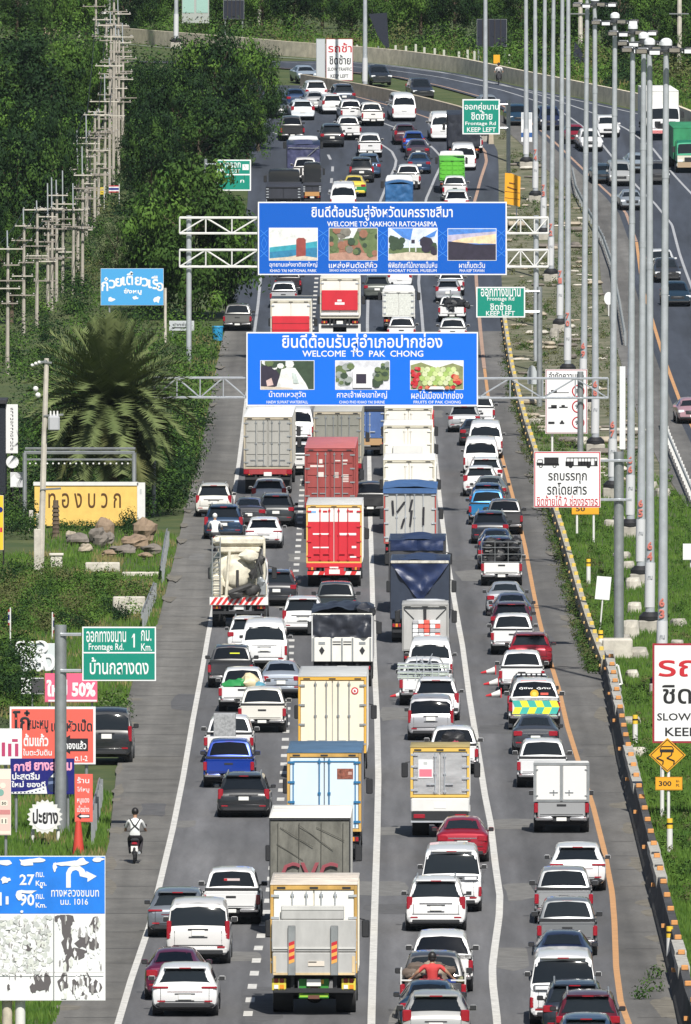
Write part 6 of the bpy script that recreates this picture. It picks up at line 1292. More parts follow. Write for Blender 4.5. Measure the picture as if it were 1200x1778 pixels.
V('hatch', 694, 462, WHITE, 'white car ahead of the small grey box truck below the larger welcome board')
V('pickup_low', 492, 490, (.55, .56, .58), 'pale pickup just ahead of the red doored truck between the boards')
V('pickup_low', 500, 468, (.03, .025, .03), 'dark pickup with red lamps at the lower left of the larger welcome board')
V('pickup', 412, 528, (.17, .17, .165), 'grey pickup stopped on the left shoulder under the overhanging tree', facing=1)
# ---- third lane, bottom to top
V('hatch', 757, 1717, (.45, .45, .44), 'silver hatchback with glowing red lamps cut by the bottom edge', sx=1.12, sz=1.06)
V('sedan', 745, 1699, (.012, .03, .06), 'dark blue sedan squeezed between the silver hatchback and the loaded pickup')
rP = V('pickup', 752, None, (.05, .05, .055), 'dark pickup with a white rail cage carrying a person in red', b=1772)
mb = MB()
for z in (1.08, 1.38):
    for sg in (-1, 1): mb.tube((sg * .9, .05, z), (sg * .9, 1.5, z), .022, n=5)
for sg in (-1, 1):
    for y in (.05, .75, 1.5): mb.tube((sg * .9, y, 1.0), (sg * .9, y, 1.38), .022, n=5)
mb.tube((-.9, .05, 1.12), (-.5, .05, 1.12), .022, n=5); mb.tube((.5, .05, 1.12), (.9, .05, 1.12), .022, n=5); extra(rP, 'rail_cage', mb, whitep)
V('canopy', 767, 1613, (.76, .76, .75), 'white pickup with a roof canopy directly ahead of the person in red', sx=1.0)
V('ppv', 757, 1519, (.74, .74, .74), 'white suv with tall red lamps behind the white van in the third lane', sx=1.02)
V('wide_van', 784, 1461, WHITE, 'white van with a broad dark window right behind the crimson sedan', sx=1.0)
V('sedan', 803, 1416, (.34, .01, .025), 'shiny crimson sedan overlapping the small box truck with yellow edged doors', sx=1.0)
rC = V('pickup', 787, 1259, WHITE, 'white pickup with a dark bundle in its bed behind a silver minivan')
mb = MB(); mb.lump((0, .7, 1.15), .45, 0, (1, .8, .7), .5); mb.lump((.05, .45, 1.05), .2, 1, (1, 1, 1), .4); mb.lump((-.4, .7, 1.0), .25, 0, (1, 1, .7), .5); cargo(rC, 'bundle', 'dark bundle lying in the bed of the white pickup', 'bundle', mb, [mat('black_sack', (.02, .02, .022), .45), cmat('bundle_red', (.3, .05, .08))])
V('mpv', 748, 1204, (.40, .40, .42), 'silver minivan with big red corner lamps behind the white suv', sx=1.0, sz=.93)
V('ppv', 757, 1174, (.76, .76, .77), 'white suv with a black rear window directly ahead of the silver minivan', sx=1.0)
r = V('pickup', 735, None, WHITE, 'white pickup loaded with a stack of bare metal frames behind a commuter van', b=1226)
mb = MB(); random.seed(12)
for z in (1.1, 1.28, 1.46, 1.6): [mb.tube((-1.0, y, z), (1.0, y, z + random.uniform(-.04, .04)), .025, n=5, mi=random.randrange(2)) for y in (.0, .7, 1.3)]
for x in (-.95, -.6, -.3, 0, .35, .6, .95): mb.tube((x, 0, 1.0), (x + random.uniform(-.05, .05), .0, 1.6), .022, n=5); mb.tube((x, 1.3, 1.0), (x, 1.3, 1.6), .022, n=5)
for i in range(12): a = Vector((random.uniform(-.3, .3), random.uniform(.2, 1), random.uniform(1.2, 1.8))); mb.tube(a, a + rdir() * .5, .02, n=4)
cargo(r, 'metal_frames', 'stack of bare metal frames in the bed of a white pickup', 'metal frames', mb, [galv, cmat('pale_green_metal', (.45, .52, .45))])
V('van', 747, 1102, WHITE, 'white commuter van behind the small grey box truck in the third lane', sx=.98)
# ---- left lanes, bottom to top
V('crossover', 321, 1669, WHITE, 'white crossover nearest the camera at the lower left with a full width red light strip', sx=1.05, sz=1.0)
V('sedan', 303, 1643, (.13, .012, .05), 'burgundy sedan tucked between the white crossover and the silver minivan')
V('mpv', 344, 1556, (.62, .61, .60), 'boxy silver white minivan with a huge dark rear window at the lower left', sx=1.1, sz=1.06)
V('crossover', 308, 1539, (.16, .18, .21), 'grey blue crossover left of the boxy minivan on the edge line', sx=1.03)
r = V('pickup', 401, 1504, WHITE, 'white pickup with a red brake light and stickers, alone ahead of the boxy minivan')
mb = MB(); mb.box(-.25, .25, 1.60, 1.615, 1.38, 1.46, 0); mb.box(-.25, -.15, 1.595, 1.612, 1.385, 1.455, 1); extra(r, 'window_stickers', mb, [cmat('sticker_pale', (.6, .5, .5)), redp])
V('ppv', 423, 1339, (.012, .014, .018), 'glossy black suv alone in the left lane beside the blue fronted truck', sz=.92)
V('pickup', 397, 1281, (.008, .045, .33), 'bright royal blue pickup ahead of the black suv')
r = V('pickup', 397, 1240, WHITE, 'white pickup with a grey rough block standing in its bed')
mb = MB(); mb.box(-.55, .25, .2, .85, .62, 1.78, 0, .02); cargo(r, 'grey_block', 'rough grey upright block in the bed of a white pickup', 'load', mb, mat('grey_foam', (.30, .31, .32), .9, var=.3, vscale=9, bump=.4))
V('pickup', 455, 1191, (.68, .66, .60), 'cream pickup with a chrome bumper right of the loaded white pickup')
r = V('pickup', 420, 1157, WHITE, 'white pickup with green and straw coloured sacks in its bed')
mb = MB(); mb.lump((-.3, .6, 1.0), .3, 0, (1.5, .8, .7), .5); mb.lump((-.05, .7, 1.1), .2, 0, (1.2, .8, .8), .5); mb.lump((.3, .7, 1.1), .36, 1, (1.1, .7, .9), .45); mb.lump((.7, .5, .98), .2, 2, (1, 1, .9), .5); cargo(r, 'sacks', 'green and straw coloured sacks in the bed of a white pickup', 'sacks', mb, [cmat('sack_green', (.02, .22, .06)), cmat('sack_straw', (.62, .52, .33)), cmat('sack_blue', (.1, .3, .4))])
V('sedan', 488, 1146, (.36, .40, .46), 'silver blue sedan beside the truck with cream doors')
r = V('pickup', 400, 1118, (.035, .036, .042), 'charcoal black pickup with a yellow window sticker on the edge line')
mb = MB(); mb.box(-.05, .35, 1.6, 1.612, 1.42, 1.47); extra(r, 'window_sticker', mb, cmat('hi_vis_yellow', (.72, .76, .05)))
V('van', 459, 1071, WHITE, 'big white commuter van in the left lane behind the concrete mixer', sx=1.02, sz=1.02)
V('suv', 430, 1068, WHITE, 'white suv mostly hidden to the left of the big commuter van', sx=.95)
V('suv', 480, 988, (.02, .022, .028), 'black suv half hidden at the right of the concrete mixer')
V('ppv', 526, 1034, WHITE, 'white suv half hidden to the left of the tarpaulin truck with a white tailgate')
V('crossover', 458, 897, WHITE, 'white crossover with slim red lamps ahead of the concrete mixer')
V('ppv', 388, 875, (.015, .04, .085), 'dark blue suv behind the white clad motorcyclist', sx=1.05)
V('sedan', 432, 863, (.035, .035, .04), 'charcoal sedan left of the black suv behind the grey container')
V('suv', 479, 856, (.03, .032, .036), 'black suv right behind the white hatchback under the grey container')
V('hatch', 467, 830, WHITE, 'white hatchback right behind the grey container lorry', sx=1.06)
V('ppv', 371, 838, (.62, .61, .57), 'pearl suv with roof rails straddling the edge line at the left')
V('pickup', 520, 768, WHITE, 'white pickup peeping out between the two container lorries')
V('van', 518, 704, WHITE, 'white van between the container lorries just below the smaller welcome board', sx=.9)
V('pickup', 582, 1009, (.03, .04, .045), 'dark pickup between the red truck and the tarpaulin truck with a white tailgate', sx=1.0)
V('pickup', 643, 836, (.03, .03, .032), 'black pickup carrying boxes beside the red truck', sx=1.0)
V('mpv', 185, None, (.014, .016, .018), 'black minivan parked on the left shoulder behind the red shop sign', b=1325, group='parked vehicles', sx=1.05, sz=1.1)
# ---- far bend
for k, px, t, c, lab, kw in [
    ('suv', 598, 146, (.05, .06, .08), 'dark grey suv at the tail of the far bend just below the slow traffic sign', {}), ('suv', 550, 140, WHITE, 'white suv second farthest in the queue at the far bend', {}), ('sedan', 516, 155, (.03, .06, .14), 'dark blue sedan at the far bend next to the leafy tree', {}),
    ('sedan', 549, 160, (.5, .5, .5), 'pale grey sedan right behind the white suv at the far bend', {}), ('hatch', 578, 164, WHITE, 'white hatchback in the middle of the far bend with a dark car left of it', {}), ('pickup_low', 612, 175, WHITE, 'white pickup at the far bend, left of the pickup with two window holes', {}),
    ('pickup_low', 648, 180, (.76, .75, .72), 'white pickup with two dark window halves left of the white van at the far bend', {}), ('hatch', 526, 174, (.68, .72, .76), 'pale sedan with a red rear window strip at the far bend', {'sx': 1.1}), ('sedan', 488, 172, (.03, .035, .05), 'dark sedan half hidden by the leafy tree at the far bend', {}),
    ('van', 702, 162, WHITE, 'white commuter van beside the beige median wall at the far bend', {}), ('van', 769, 196, WHITE, 'white commuter van with one red lamp left of the far green sign', {}), ('pickup', 508, 204, (.03, .03, .034), 'black pickup with bright reflections in the left lane of the far bend', {}),
    ('suv', 577, 216, (.015, .018, .02), 'black suv with a glaring window reflection at the far bend', {}), ('pickup_low', 607, 204, WHITE, 'white pickup right of the black suv with the glare', {}), ('pickup_low', 643, 234, WHITE, 'white pickup at the crook of the bending lane line', {}),
    ('hatch', 704, 216, (.06, .02, .03), 'dark red hatchback ahead of the blue car at the far bend', {}), ('hatch', 719, 229, (.02, .08, .38), 'bright blue car in the third lane of the far bend', {}), ('sedan', 726, 244, (.04, .03, .045), 'dark sedan with a white plate behind the bright blue car', {}),
    ('sedan', 728, 267, (.02, .05, .11), 'dark blue sedan two behind the bright blue car', {}), ('pickup_low', 709, 288, WHITE, 'white pickup ahead of the blue tarpaulin load at the top of the larger welcome board', {}), ('ppv', 628, 274, (.015, .015, .018), 'black suv with a white plate between the tarpaulin truck and the lane line', {}),
    ('suv', 640, 268, (.05, .09, .16), 'blue grey suv just ahead of the black suv with a white plate', {}), ('van', 596, 317, WHITE, 'white van with a lettered window just above the larger welcome board', {}), ('pickup_low', 790, 307, WHITE, 'white pickup behind the bright green box truck', {}),
    ('suv', 793, 330, (.70, .71, .72), 'white suv cut by the top edge of the larger welcome board', {}), ('van', 805, 250, WHITE, 'white van beside the green box truck at the far bend', {'sz': .9}), ('pickup_low', 818, 226, WHITE, 'white pickup below the far green sign', {})]:
    V(k, px, t, c, lab, **kw)
r = V('sedan', 615, 306, (.70, .55, .06), 'yellow and green taxi right behind the white van with a lettered window')
mb = MB(); mb.box(-.86, .86, -.012, .0, .45, .78, 0); mb.box(-.895, -.885, .2, 4.0, .35, .75); mb.box(.885, .895, .2, 4.0, .35, .75); extra(r, 'green_panel', mb, cmat('taxi_green', (.02, .22, .07)))
# ---- opposite carriageway, facing the camera
for k, px, t, c, lab in [
    ('pickup', 663, 114, (.02, .025, .032), 'dark pickup coming round the far bend beside the light mast'), ('ppv', 736, 137, (.02, .024, .03), 'dark suv coming round the far bend left of the far green sign'), ('sedan', 535, 114, (.35, .42, .5), 'silver blue sedan coming round the far bend next to the pale panel'),
    ('suv', 1058, 203, WHITE, 'white suv approaching on the opposite road between the masts'), ('pickup', 1028, 226, WHITE, 'white pickup approaching on the opposite road, left of the white suv'), ('sedan', 1001, 218, (.30, .015, .03), 'red sedan on the opposite road behind a light mast'),
    ('mpv', 1078, 281, (.45, .46, .46), 'silver minivan approaching in the middle of the opposite road'), ('sedan', 1049, 286, (.03, .05, .07), 'dark sedan left of the silver minivan on the opposite road'), ('pickup', 1143, 282, (.10, .10, .10), 'dark grey pickup approaching right of the silver minivan'),
    ('sedan', 1108, 268, (.32, .38, .44), 'pale blue sedan behind the silver minivan between two masts'), ('sedan', 1098, 331, (.30, .34, .38), 'steel grey sedan nearer than the silver minivan on the opposite road'), ('suv', 1152, 434, (.60, .61, .62), 'silver suv following a dark suv on the opposite road'),
    ('suv', 1160, 449, (.025, .03, .04), 'dark suv in front of the silver suv on the opposite road'), ('suv', 1177, 489, (.012, .03, .05), 'dark teal suv lowest on the opposite road at the right edge'), ('suv', 903, 183, (.02, .06, .11), 'dark blue suv on the opposite road behind the white and blue notice board'), ('mpv', 957, 186, (.012, .02, .05), 'navy minivan on the opposite road between two light masts'), ('sedan', 852, 166, (.3, .33, .36), 'grey sedan on the opposite road just above the far green sign'), ('sedan', 1204, 690, (.5, .3, .34), 'pale pink car at the right edge of the opposite road')]:
    V(k, px, t, c, lab, None, OG, -1)
# ---------------------------------------------------------------- lorries
stripe_r, stripe_w = mat('stripe_red', (.6, .03, .03), .45), mat('stripe_white', (.74, .74, .72), .45)
def dirty(n, c, v=.24, sc=1.3): return mat('truck_' + n, c, .55, var=v, vscale=sc, stretch=(1, 1, .35))
cream, dcream, rustyel = dirty('cream', (.70, .66, .55)), dirty('roof_cream', (.60, .54, .47), .2), dirty('rust_yellow', (.52, .32, .09), .3)
tgrey, tred, tmaroon = dirty('grey', (.33, .33, .32)), dirty('red', (.55, .02, .035), .1), dirty('container_red', (.30, .06, .055), .2)
def truck(Lb=6.5, W=2.45, zb=1.05, zt=3.55, side=whitep, roof=whitep, door=whitep, frame=galv2, style='doors', bars=2, band=None, bumper='dark', cabc=WHITE, hinge=None, frame_w=.10, cab=True, tails=True, mud=None, reveal=True):
    p = newp(); h = W / 2; p.L = Lb + 2.2; p.w = h; p.zb, p.zt = zb, zt
    mb = MB(); mb.box(-h, h, 0.06, Lb, zb, zt - .04, 0, .02); mb.box(-h - .01, h + .01, .03, Lb + .02, zt - .04, zt, 1, .015)
    for k in range(1, int(Lb / 1.1)):
        for sg in (-1, 1): mb.box(*sorted((sg * h, sg * (h + .02))), k * 1.1, k * 1.1 + .06, zb, zt - .05, 0)
    for k in range(1, int(Lb / .8)): mb.box(-h + .05, h - .05, k * .8, k * .8 + .05, zt, zt + .012, 1)
    addp(p, 'cargo_box', mb, [side, roof])
    mb = MB(); f = frame_w
    mb.box(-h, -h + f, -.03, .06, zb, zt - .05, 0, .01); mb.box(h - f, h, -.03, .06, zb, zt - .05, 0, .01); mb.box(-h + f, h - f, -.03, .06, zt - .05 - f * 1.3, zt - .05, 0, .01); mb.box(-h + f, h - f, -.03, .06, zb, zb + f, 0, .01)
    for x in (-.75, 0, .75): mb.box(x * h - .12, x * h + .12, -.036, -.03, zt - .05 - f, zt - .08, 1)
    addp(p, 'door_frame', mb, [frame, dark])
    z0, z1 = zb + f + .015, zt - .07 - f * 1.3
    if style in ('doors', 'container'):
        for sg in (-1, 1):
            mb = MB(); a, b = sorted((sg * .015, sg * (h - f - .01)))
            mb.box(a, b, .0, .05, z0, z1, 0, .012)
            if band: mb.box(a + .005, b - .005, -.004, .002, z1 - band[0], z1 - .01, 2)
            if style == 'container':
                n = 4
                for q in range(n):
                    for u in range(2):
                        xa = a + (b - a) * u / 2 + .04; xb = a + (b - a) * (u + 1) / 2 - .04; za = z0 + (z1 - z0) * q / n + .04; zc = z0 + (z1 - z0) * (q + 1) / n - .05
                        mb.box(xa, xb, -.022, .0, za, zc, 0, .015)
            for q in range(4):
                z = z0 + (z1 - z0) * (.08 + .28 * q); mb.box(*sorted((sg * (h - f - .16), sg * (h - .02))), -.045, -.004, z, z + .07, 1)
            addp(p, 'rear_door', mb, [door, hinge or galv, band[1] if band else door])
            for k in range(bars):
                x = sg * (.16 + (h - f - .35) * (k / max(1, bars)) + (.0 if bars == 1 else .05)); mb = MB(); mb.tube((x, -.045, z0 + .02), (x, -.045, z1 - .02), .022, n=6); mb.box(*sorted((x, x + sg * .28)), -.06, -.035, z0 + .32, z0 + .37, 0)
                for z in (z0 + .1, (z0 + z1) / 2, z1 - .12): mb.box(x - .05, x + .05, -.055, 0, z - .03, z + .03)
                addp(p, 'locking_bar', mb, hinge or galv)
    chassis(p, Lb, h, zb, bumper, tails, mud)
    if cab: truck_cab(p, Lb + .25, min(h, 1.15), cabc)
    p.sil = [(0.03, zt), (Lb, zt + .01)]
    return p
def chassis(p, Lb, h, zb, bumper='dark', tails=True, mud=None, wz=.5):
    mb = MB(); mb.box(-.42, -.28, .05, Lb + 1.5, zb - .38, zb - .02); mb.box(.28, .42, .05, Lb + 1.5, zb - .38, zb - .02); mb.box(-h + .1, h - .1, .2, .3, zb - .2, zb - .02); mb.tube((-h + .3, 1.6, wz), (h - .3, 1.6, wz), .14, n=10); mb.ball((0, 1.6, wz), .26, 10, 6); mb.box(-h + .12, -.5, 2.6, 3.6, .45, zb - .05); mb.box(.5, h - .12, 2.6, 3.6, .45, zb - .05); addp(p, 'chassis', mb, under)
    mb = MB()
    if bumper == 'stripe':
        n = 10
        for i in range(n):
            xa = -h + .05 + (2 * h - .1) * i / n; xb = -h + .05 + (2 * h - .1) * (i + 1) / n; mb.add([(xa, -.05, zb - .52), (xb, -.05, zb - .52), (xb + .08 if i < n - 1 else xb, -.05, zb - .36), (xa + (.08 if i else 0), -.05, zb - .36)], [(0, 1, 2, 3)], i % 2 + 1)
        mb.box(-h + .05, h - .05, -.045, .06, zb - .52, zb - .36, 0)
    else: mb.box(-h + .08, h - .08, -.06, .05, zb - .56, zb - .42, 0, .02)
    for x in (-.6, .6): mb.box(x - .05, x + .05, .0, .1, zb - .5, zb - .02, 0)
    addp(p, 'rear_bumper', mb, [dark, stripe_r, stripe_w])
    if tails:
        for sg in (-1, 1):
            mb = MB(); a, b = sorted((sg * (h - .46), sg * (h - .08))); mb.box(a, b, -.04, .04, zb - .34, zb - .14, 0, .02); w = (b - a) / 3
            for k, m in enumerate((1, 2, 1)): mb.box(a + w * k + .015, a + w * (k + 1) - .015, -.055, -.035, zb - .31, zb - .17, m, .01)
            addp(p, 'tail_light', mb, [dark, redl, ambl])
    if mud:
        for sg in (-1, 1): mb = MB(); mb.box(*sorted((sg * (h - .66), sg * (h - .06))), .75, .78, .2, zb - .1); addp(p, 'mudguard', mb, mud)
    plate(p, -.07, zb - .36, .4, .2)
    for y in (1.6, Lb + 1.2):
        for sg in (-1, 1):
            mb = MB(); w = .56 if y < 2 else .28; mb.tube((sg * (h - .06 - w), y, wz), (sg * (h - .06), y, wz), wz, None, 16)
            if w > .4: mb.tube((sg * (h - .06 - .30), y, wz), (sg * (h - .06 - .26), y, wz), wz * .8, None, 12, 1)
            mb.tube((sg * (h - .06), y, wz), (sg * (h - .05), y, wz), wz * .55, wz * .5, 12, 1); addp(p, 'wheel', mb, [rubber, galv2])
def truck_cab(p, y, w, col, H=2.75):
    st = [(y, .65, w - .03, 1.55, w - .06, 1.9), (y + .05, .6, w, 1.6, w - .06, H - .12), (y + .2, .6, w, 1.6, w - .1, H), (y + 1.2, .6, w, 1.6, w - .1, H), (y + 1.5, .6, w, 1.6, w - .06, H - .2), (y + 1.78, .6, w, 1.5, w - .05, 1.62), (y + 1.85, .6, w - .02, 1.3, w - .06, 1.4)]
    sh = Shell(st); addp(p, 'cab', sh.mesh(MB()), [PAINT]); mb = MB(); sh.slope(mb, 4.1, 4.95, .94, FRONTH); addp(p, 'windscreen', mb, glass)
    for sg in (-1, 1): mb = MB(); sh.side(mb, 2.6, 4.0, 5.1, 5.9, sg); addp(p, 'side_window', mb, glass)
    lamps(p, [(w * .6, w * .95, y + 1.75, y + 1.9, .95, 1.15)], whl, 'headlight'); mb = MB(); mb.box(-w * .5, w * .5, y + 1.8, y + 1.9, .95, 1.35, 0, .02); addp(p, 'grille', mb, dark); mb = MB(); mb.box(-w, w, y + 1.75, y + 1.95, .55, .85, 0, .05); addp(p, 'bumper', mb, whitep)
    for sg in (-1, 1): mb = MB(); mb.box(*sorted((sg * (w + .12), sg * (w + .34))), y + 1.6, y + 1.7, 1.75, 2.25, 0, .03); mb.tube((sg * w, y + 1.65, 2.3), (sg * (w + .22), y + 1.65, 2.25), .02, n=5); addp(p, 'wing_mirror', mb, dark)
def T(p, px, t, label, col=WHITE, b=None, sx=1.0, sz=1.0, name='box_truck', facing=1, group=QG, yaw=None): return place(p, name, 'lorry', px, t, b, label, col, group, facing, sx, sz, yaw, False)
def addto(r, name, mb, mats): return extra(r, name, mb, mats)
# nearest lorry with folded tail lift
p = truck(5.2, 2.45, 1.2, 3.72, cream, dcream, dirty('door_white', (.78, .77, .72), .06), rustyel, bars=2, bumper='dark', tails=False, frame_w=.09)
r = T(p, 545, 1517, 'nearest lorry, cream box with a folded grey tail lift and green mudflap', b=1764)
mb = MB(); lg = dirty('lift_grey', (.42, .42, .41), .12, 2.5)
mb.box(-1.18, 1.2, -.22, -.12, 1.62, 2.52, 0, .02); mb.box(-.92, .86, -.22, -.12, 2.522, 2.92, 0, .03); mb.box(-.90, .84, -.235, -.219, 2.80, 2.87, 1); mb.box(-1.16, 1.18, -.24, -.10, .96, 1.60, 0, .02); mb.box(-1.15, 1.17, -.25, -.238, 1.70, 1.76, 1); mb.box(-1.14, 1.16, -.26, -.241, .97, 1.03, 2); mb.box(-1.14, -1.06, -.255, -.241, 1.04, 1.5, 2); mb.box(1.08, 1.16, -.255, -.241, 1.04, 1.5, 2)
addto(r, 'tail_lift', mb, [lg, dirty('lift_pale', (.55, .55, .53), .1), dirty('lift_rust', (.62, .48, .28), .3)])
for x in (-.62, .58):
    mb = MB(); mb.box(x - .11, x + .11, -.30, -.25, .95, 2.36, 0, .02)
    for q in range(6): mb.add([(x - .08, -.306, 1.28 + q * .1), (x + .08, -.306, 1.34 + q * .1), (x + .08, -.306, 1.44 + q * .1), (x - .08, -.306, 1.38 + q * .1)], [(0, 1, 2, 3)], 1 + q % 2)
    addto(r, 'lift_arm', mb, [galv2, cmat('stripe_orange', (.7, .35, .08)), redp])
mb = MB(); mb.box(-.16, .3, -.262, -.241, 1.22, 1.36); mb.box(-.15, .08, -.266, -.262, 1.32, 1.35, 1); addto(r, 'lift_plate', mb, [cmat('label_cream', (.66, .6, .52)), ink])
for sg in (-1, 1):
    mb = MB(); c = sg * .98; mb.box(c - .2, c + .2, -.06, .02, .52, .86, 0, .015)
    for k, (dx, dz, m) in enumerate(((-.08, .12, 1), (.08, .12, 1), (-.08, -.06, 2), (.08, -.06, 3))): mb.box(c + dx - .06, c + dx + .06, -.075, -.055, .69 + dz - .07, .69 + dz + .05, m, .01)
    addto(r, 'tail_light', mb, [cmat('lamp_yellow', (.62, .52, .06)), redl, whl, ambl])
mb = MB(); gy = [cmat('flap_green', (.03, .22, .03)), cmat('flap_lime', (.30, .55, .04)), cmat('flap_gold', (.7, .42, .03)), cmat('flap_brown', (.14, .06, .04))]; mb.box(-.42, .42, .02, .05, .30, .84, 0)
mb.box(-.12, .28, .0, .022, .70, .82, 2); mb.add([(-.42, .015, .48), (-.1, .015, .62), (.0, .015, .56), (-.42, .015, .38)], [(3, 2, 1, 0)], 1); mb.add([(.42, .015, .48), (.1, .015, .62), (.0, .015, .56), (.42, .015, .38)], [(0, 1, 2, 3)], 1); mb.box(-.4, .4, .012, .022, .33, .40, 1); mb.box(-.1, .12, .0, .02, .46, .62, 3); mb.box(-.16, .16, -.01, .018, .28, .38, 3)
addto(r, 'mudflap', mb, gy)
for o in r[0].children:
    if o.name.split('.')[0] in ('tail_lift', 'lift_arm', 'lift_plate', 'mudflap') or (o.name.startswith('tail_light')): o.location.z = .2
# grey canvas backed lorry
p = truck(6.5, 2.45, 1.0, 3.6, tgrey, dirty('white_roof', (.74, .72, .68), .08, .9), None, dark, 'canvas', 0, frame_w=.04)
r = T(p, 538, 1397, 'lorry with a worn grey canvas back and faded red letters under a white roof', sx=1.0)
mb = MB(); random.seed(31); vs, fs = [], []; nx, nz = 18, 18
for j in range(nz + 1):
    for i in range(nx + 1): x = -1.19 + 2.38 * i / nx; z = 1.05 + 2.42 * j / nz; vs.append((x, -.05 - .035 * noise.noise(Vector((x * 1.5 + z, z * 1.5 - x, 1))), z))
for j in range(nz):
    for i in range(nx): k = j * (nx + 1) + i; fs.append((k, k + 1, k + nx + 2, k + nx + 1))
mb.add(vs, fs); addto(r, 'canvas_back', mb, mat('grey_canvas', (.14, .138, .12), .9, var=.42, vscale=1.3, bump=.4, stretch=(1.6, 1, .7)))
mb = MB(); [mb.tube((x, -.09, 1.1), (x + .02, -.09, 3.44), .012, n=4) for x in (-.98, -.34, .33, .99)]; [mb.tube((x0, -.095, z0), (x1, -.095, z1), .01, n=4) for x0, z0, x1, z1 in ((-.9, 3.3, .1, 2.7), (-.3, 3.35, .7, 2.6), (.2, 3.3, 1.05, 2.9), (-1.0, 2.8, -.2, 2.3))]; addto(r, 'canvas_seam', mb, mat('canvas_seam', (.085, .083, .072), .9))
mb = MB(); text_into(mb, 'CVC', (-.86, -.135, 1.62), (1.72, 0, 0), (0, 0, .62), 0, .03, .004); addto(r, 'lettering', mb, cmat('faded_red', (.26, .06, .075)))
# blue lorry
p = truck(6.8, 2.42, 1.0, 3.6, dirty('blue_grey_side', (.13, .14, .17)), mat('truck_blue_roof', (.075, .14, .23), .4, var=.15, vscale=1), dirty('ice_blue', (.58, .68, .76), .06), rustyel, bars=1, hinge=mat('truck_blue_trim', (.02, .15, .32), .45), frame_w=.09)
r = T(p, 563, 1286, 'lorry with pale blue doors, blue hinges and a steel blue roof', BLUE)
mb = MB(); mb.box(.42, .94, -.012, .004, 2.72, 3.06); mb.box(.78, .9, -.016, -.011, 2.86, 2.96, 1); addto(r, 'door_sign', mb, [mat('sign_brown', (.22, .07, .045), .6, var=.6, vscale=12), cmat('sign_pale', (.5, .3, .25))])
mb = MB(); mb.box(-1.03, -.99, -.02, .0, 1.15, 3.3); mb.box(.99, 1.03, -.02, .0, 1.15, 3.3); mb.box(-1.0, 1.0, -.02, 0, 3.27, 3.31); addto(r, 'door_trim', mb, MATS['truck_blue_trim'])
# cream doored lorry
p = truck(7.2, 2.42, 1.0, 3.75, dirty('side_pale', (.5, .5, .5)), dirty('silver_roof', (.45, .46, .46), .1), dirty('door_cream', (.76, .70, .56), .07), mat('truck_yellow_trim', (.66, .38, .06), .5), bars=2, hinge=galv2, frame_w=.08)
r = T(p, 577, 1156, 'lorry with tall cream doors edged in yellow and a small round red badge')
mb = MB(); mb.tube((.80, -.008, 3.22), (.80, -.016, 3.22), .13, .13, 16); mb.tube((.80, -.016, 3.22), (.80, -.020, 3.22), .085, .085, 16, 1); text_into(mb, 'a', (.76, -.021, 3.17), (.08, 0, 0), (0, 0, .09), 0, .08, .006); addto(r, 'badge', mb, [redp, signw])
# tarpaulin lorry with white tailgate
def tarp_mesh(x0, x1, y, z0, z1, amp, seed, hang=True):
    random.seed(seed); mb = MB(); vs, fs = [], []; nx, nz = 26, 22
    for j in range(nz + 1):
        for i in range(nx + 1):
            x = x0 + (x1 - x0) * i / nx; z = z0 + (z1 - z0) * j / nz
            d = amp * (noise.noise(Vector((x * 1.6, z * 1.3, seed))) + .5 * noise.noise(Vector((x * 4, z * 2.5, seed + 4)))); vs.append((x, y - abs(d) - .02, z))
    for j in range(nz):
        for i in range(nx): k = j * (nx + 1) + i; fs.append((k, k + 1, k + nx + 2, k + nx + 1))
    return mb.add(vs, fs)
def top_tarp(mb, h, y0, y1, z, amp, seed, arch=.25, mi=0):
    vs, fs = [], []; nx, ny = 14, 16
    for j in range(ny + 1):
        for i in range(nx + 1):
            x = -h + 2 * h * i / nx; y = y0 + (y1 - y0) * j / ny; vs.append((x, y, z + arch * math.cos(x / h * 1.45) + amp * noise.noise(Vector((x * 1.5, y * 1.2, seed)))))
    for j in range(ny):
        for i in range(nx): k = j * (nx + 1) + i; fs.append((k, k + 1, k + nx + 2, k + nx + 1))
    return mb.add(vs, fs, mi)
navyt = mat('navy_tarpaulin', (.014, .022, .055), .32, var=.4, vscale=2, bump=.3, spec=.7); blackt = mat('black_tarpaulin', (.022, .025, .036), .38, var=.4, vscale=2, bump=.4, spec=.7)
p = truck(6.5, 2.42, 1.05, 2.95, dirty('side_steel', (.25, .25, .26)), blackt, None, dirty('white_rail', (.66, .67, .68)), 'open', 0, frame_w=.05)
p.sil = [(0, 3.1), (6, 3.5)]; r = T(p, 594, 1030, 'lorry with a black tarpaulin over its load and a white panelled tailgate', sx=1.0)
mb = tarp_mesh(-1.15, 1.15, -.02, 2.0, 2.93, .2, 3); top_tarp(mb, 1.22, -.05, 6.3, 2.98, .22, 7, .22); mb.lump((.85, .5, 3.02), .42, 0, (1.1, 1, .8), .5); addto(r, 'tarpaulin', mb, blackt)
mb = MB(); pw = dirty('tailgate_white', (.72, .71, .66), .1); mb.box(-1.18, 1.18, -.10, -.02, 1.05, 2.02, 0, .02)
for x in (-1.12, -.42, .0, .42, 1.12): mb.box(x - .03, x + .03, -.14, -.09, 1.07, 2.0, 1, .01)
for x in (-.8, .8): mb.box(x - .13, x + .13, -.115, -.095, 1.74, 1.84, 1); mb.poly if False else None; mb.add([(x, -.112, 1.66), (x - .11, -.112, 1.50), (x, -.112, 1.32), (x + .11, -.112, 1.50)], [(0, 1, 2, 3)], 2)
for x in (-.21, .21): mb.box(x - .16, x + .16, -.112, -.095, 1.72, 1.76, 2); mb.box(x - .16, x + .16, -.112, -.095, 1.82, 1.86, 2)
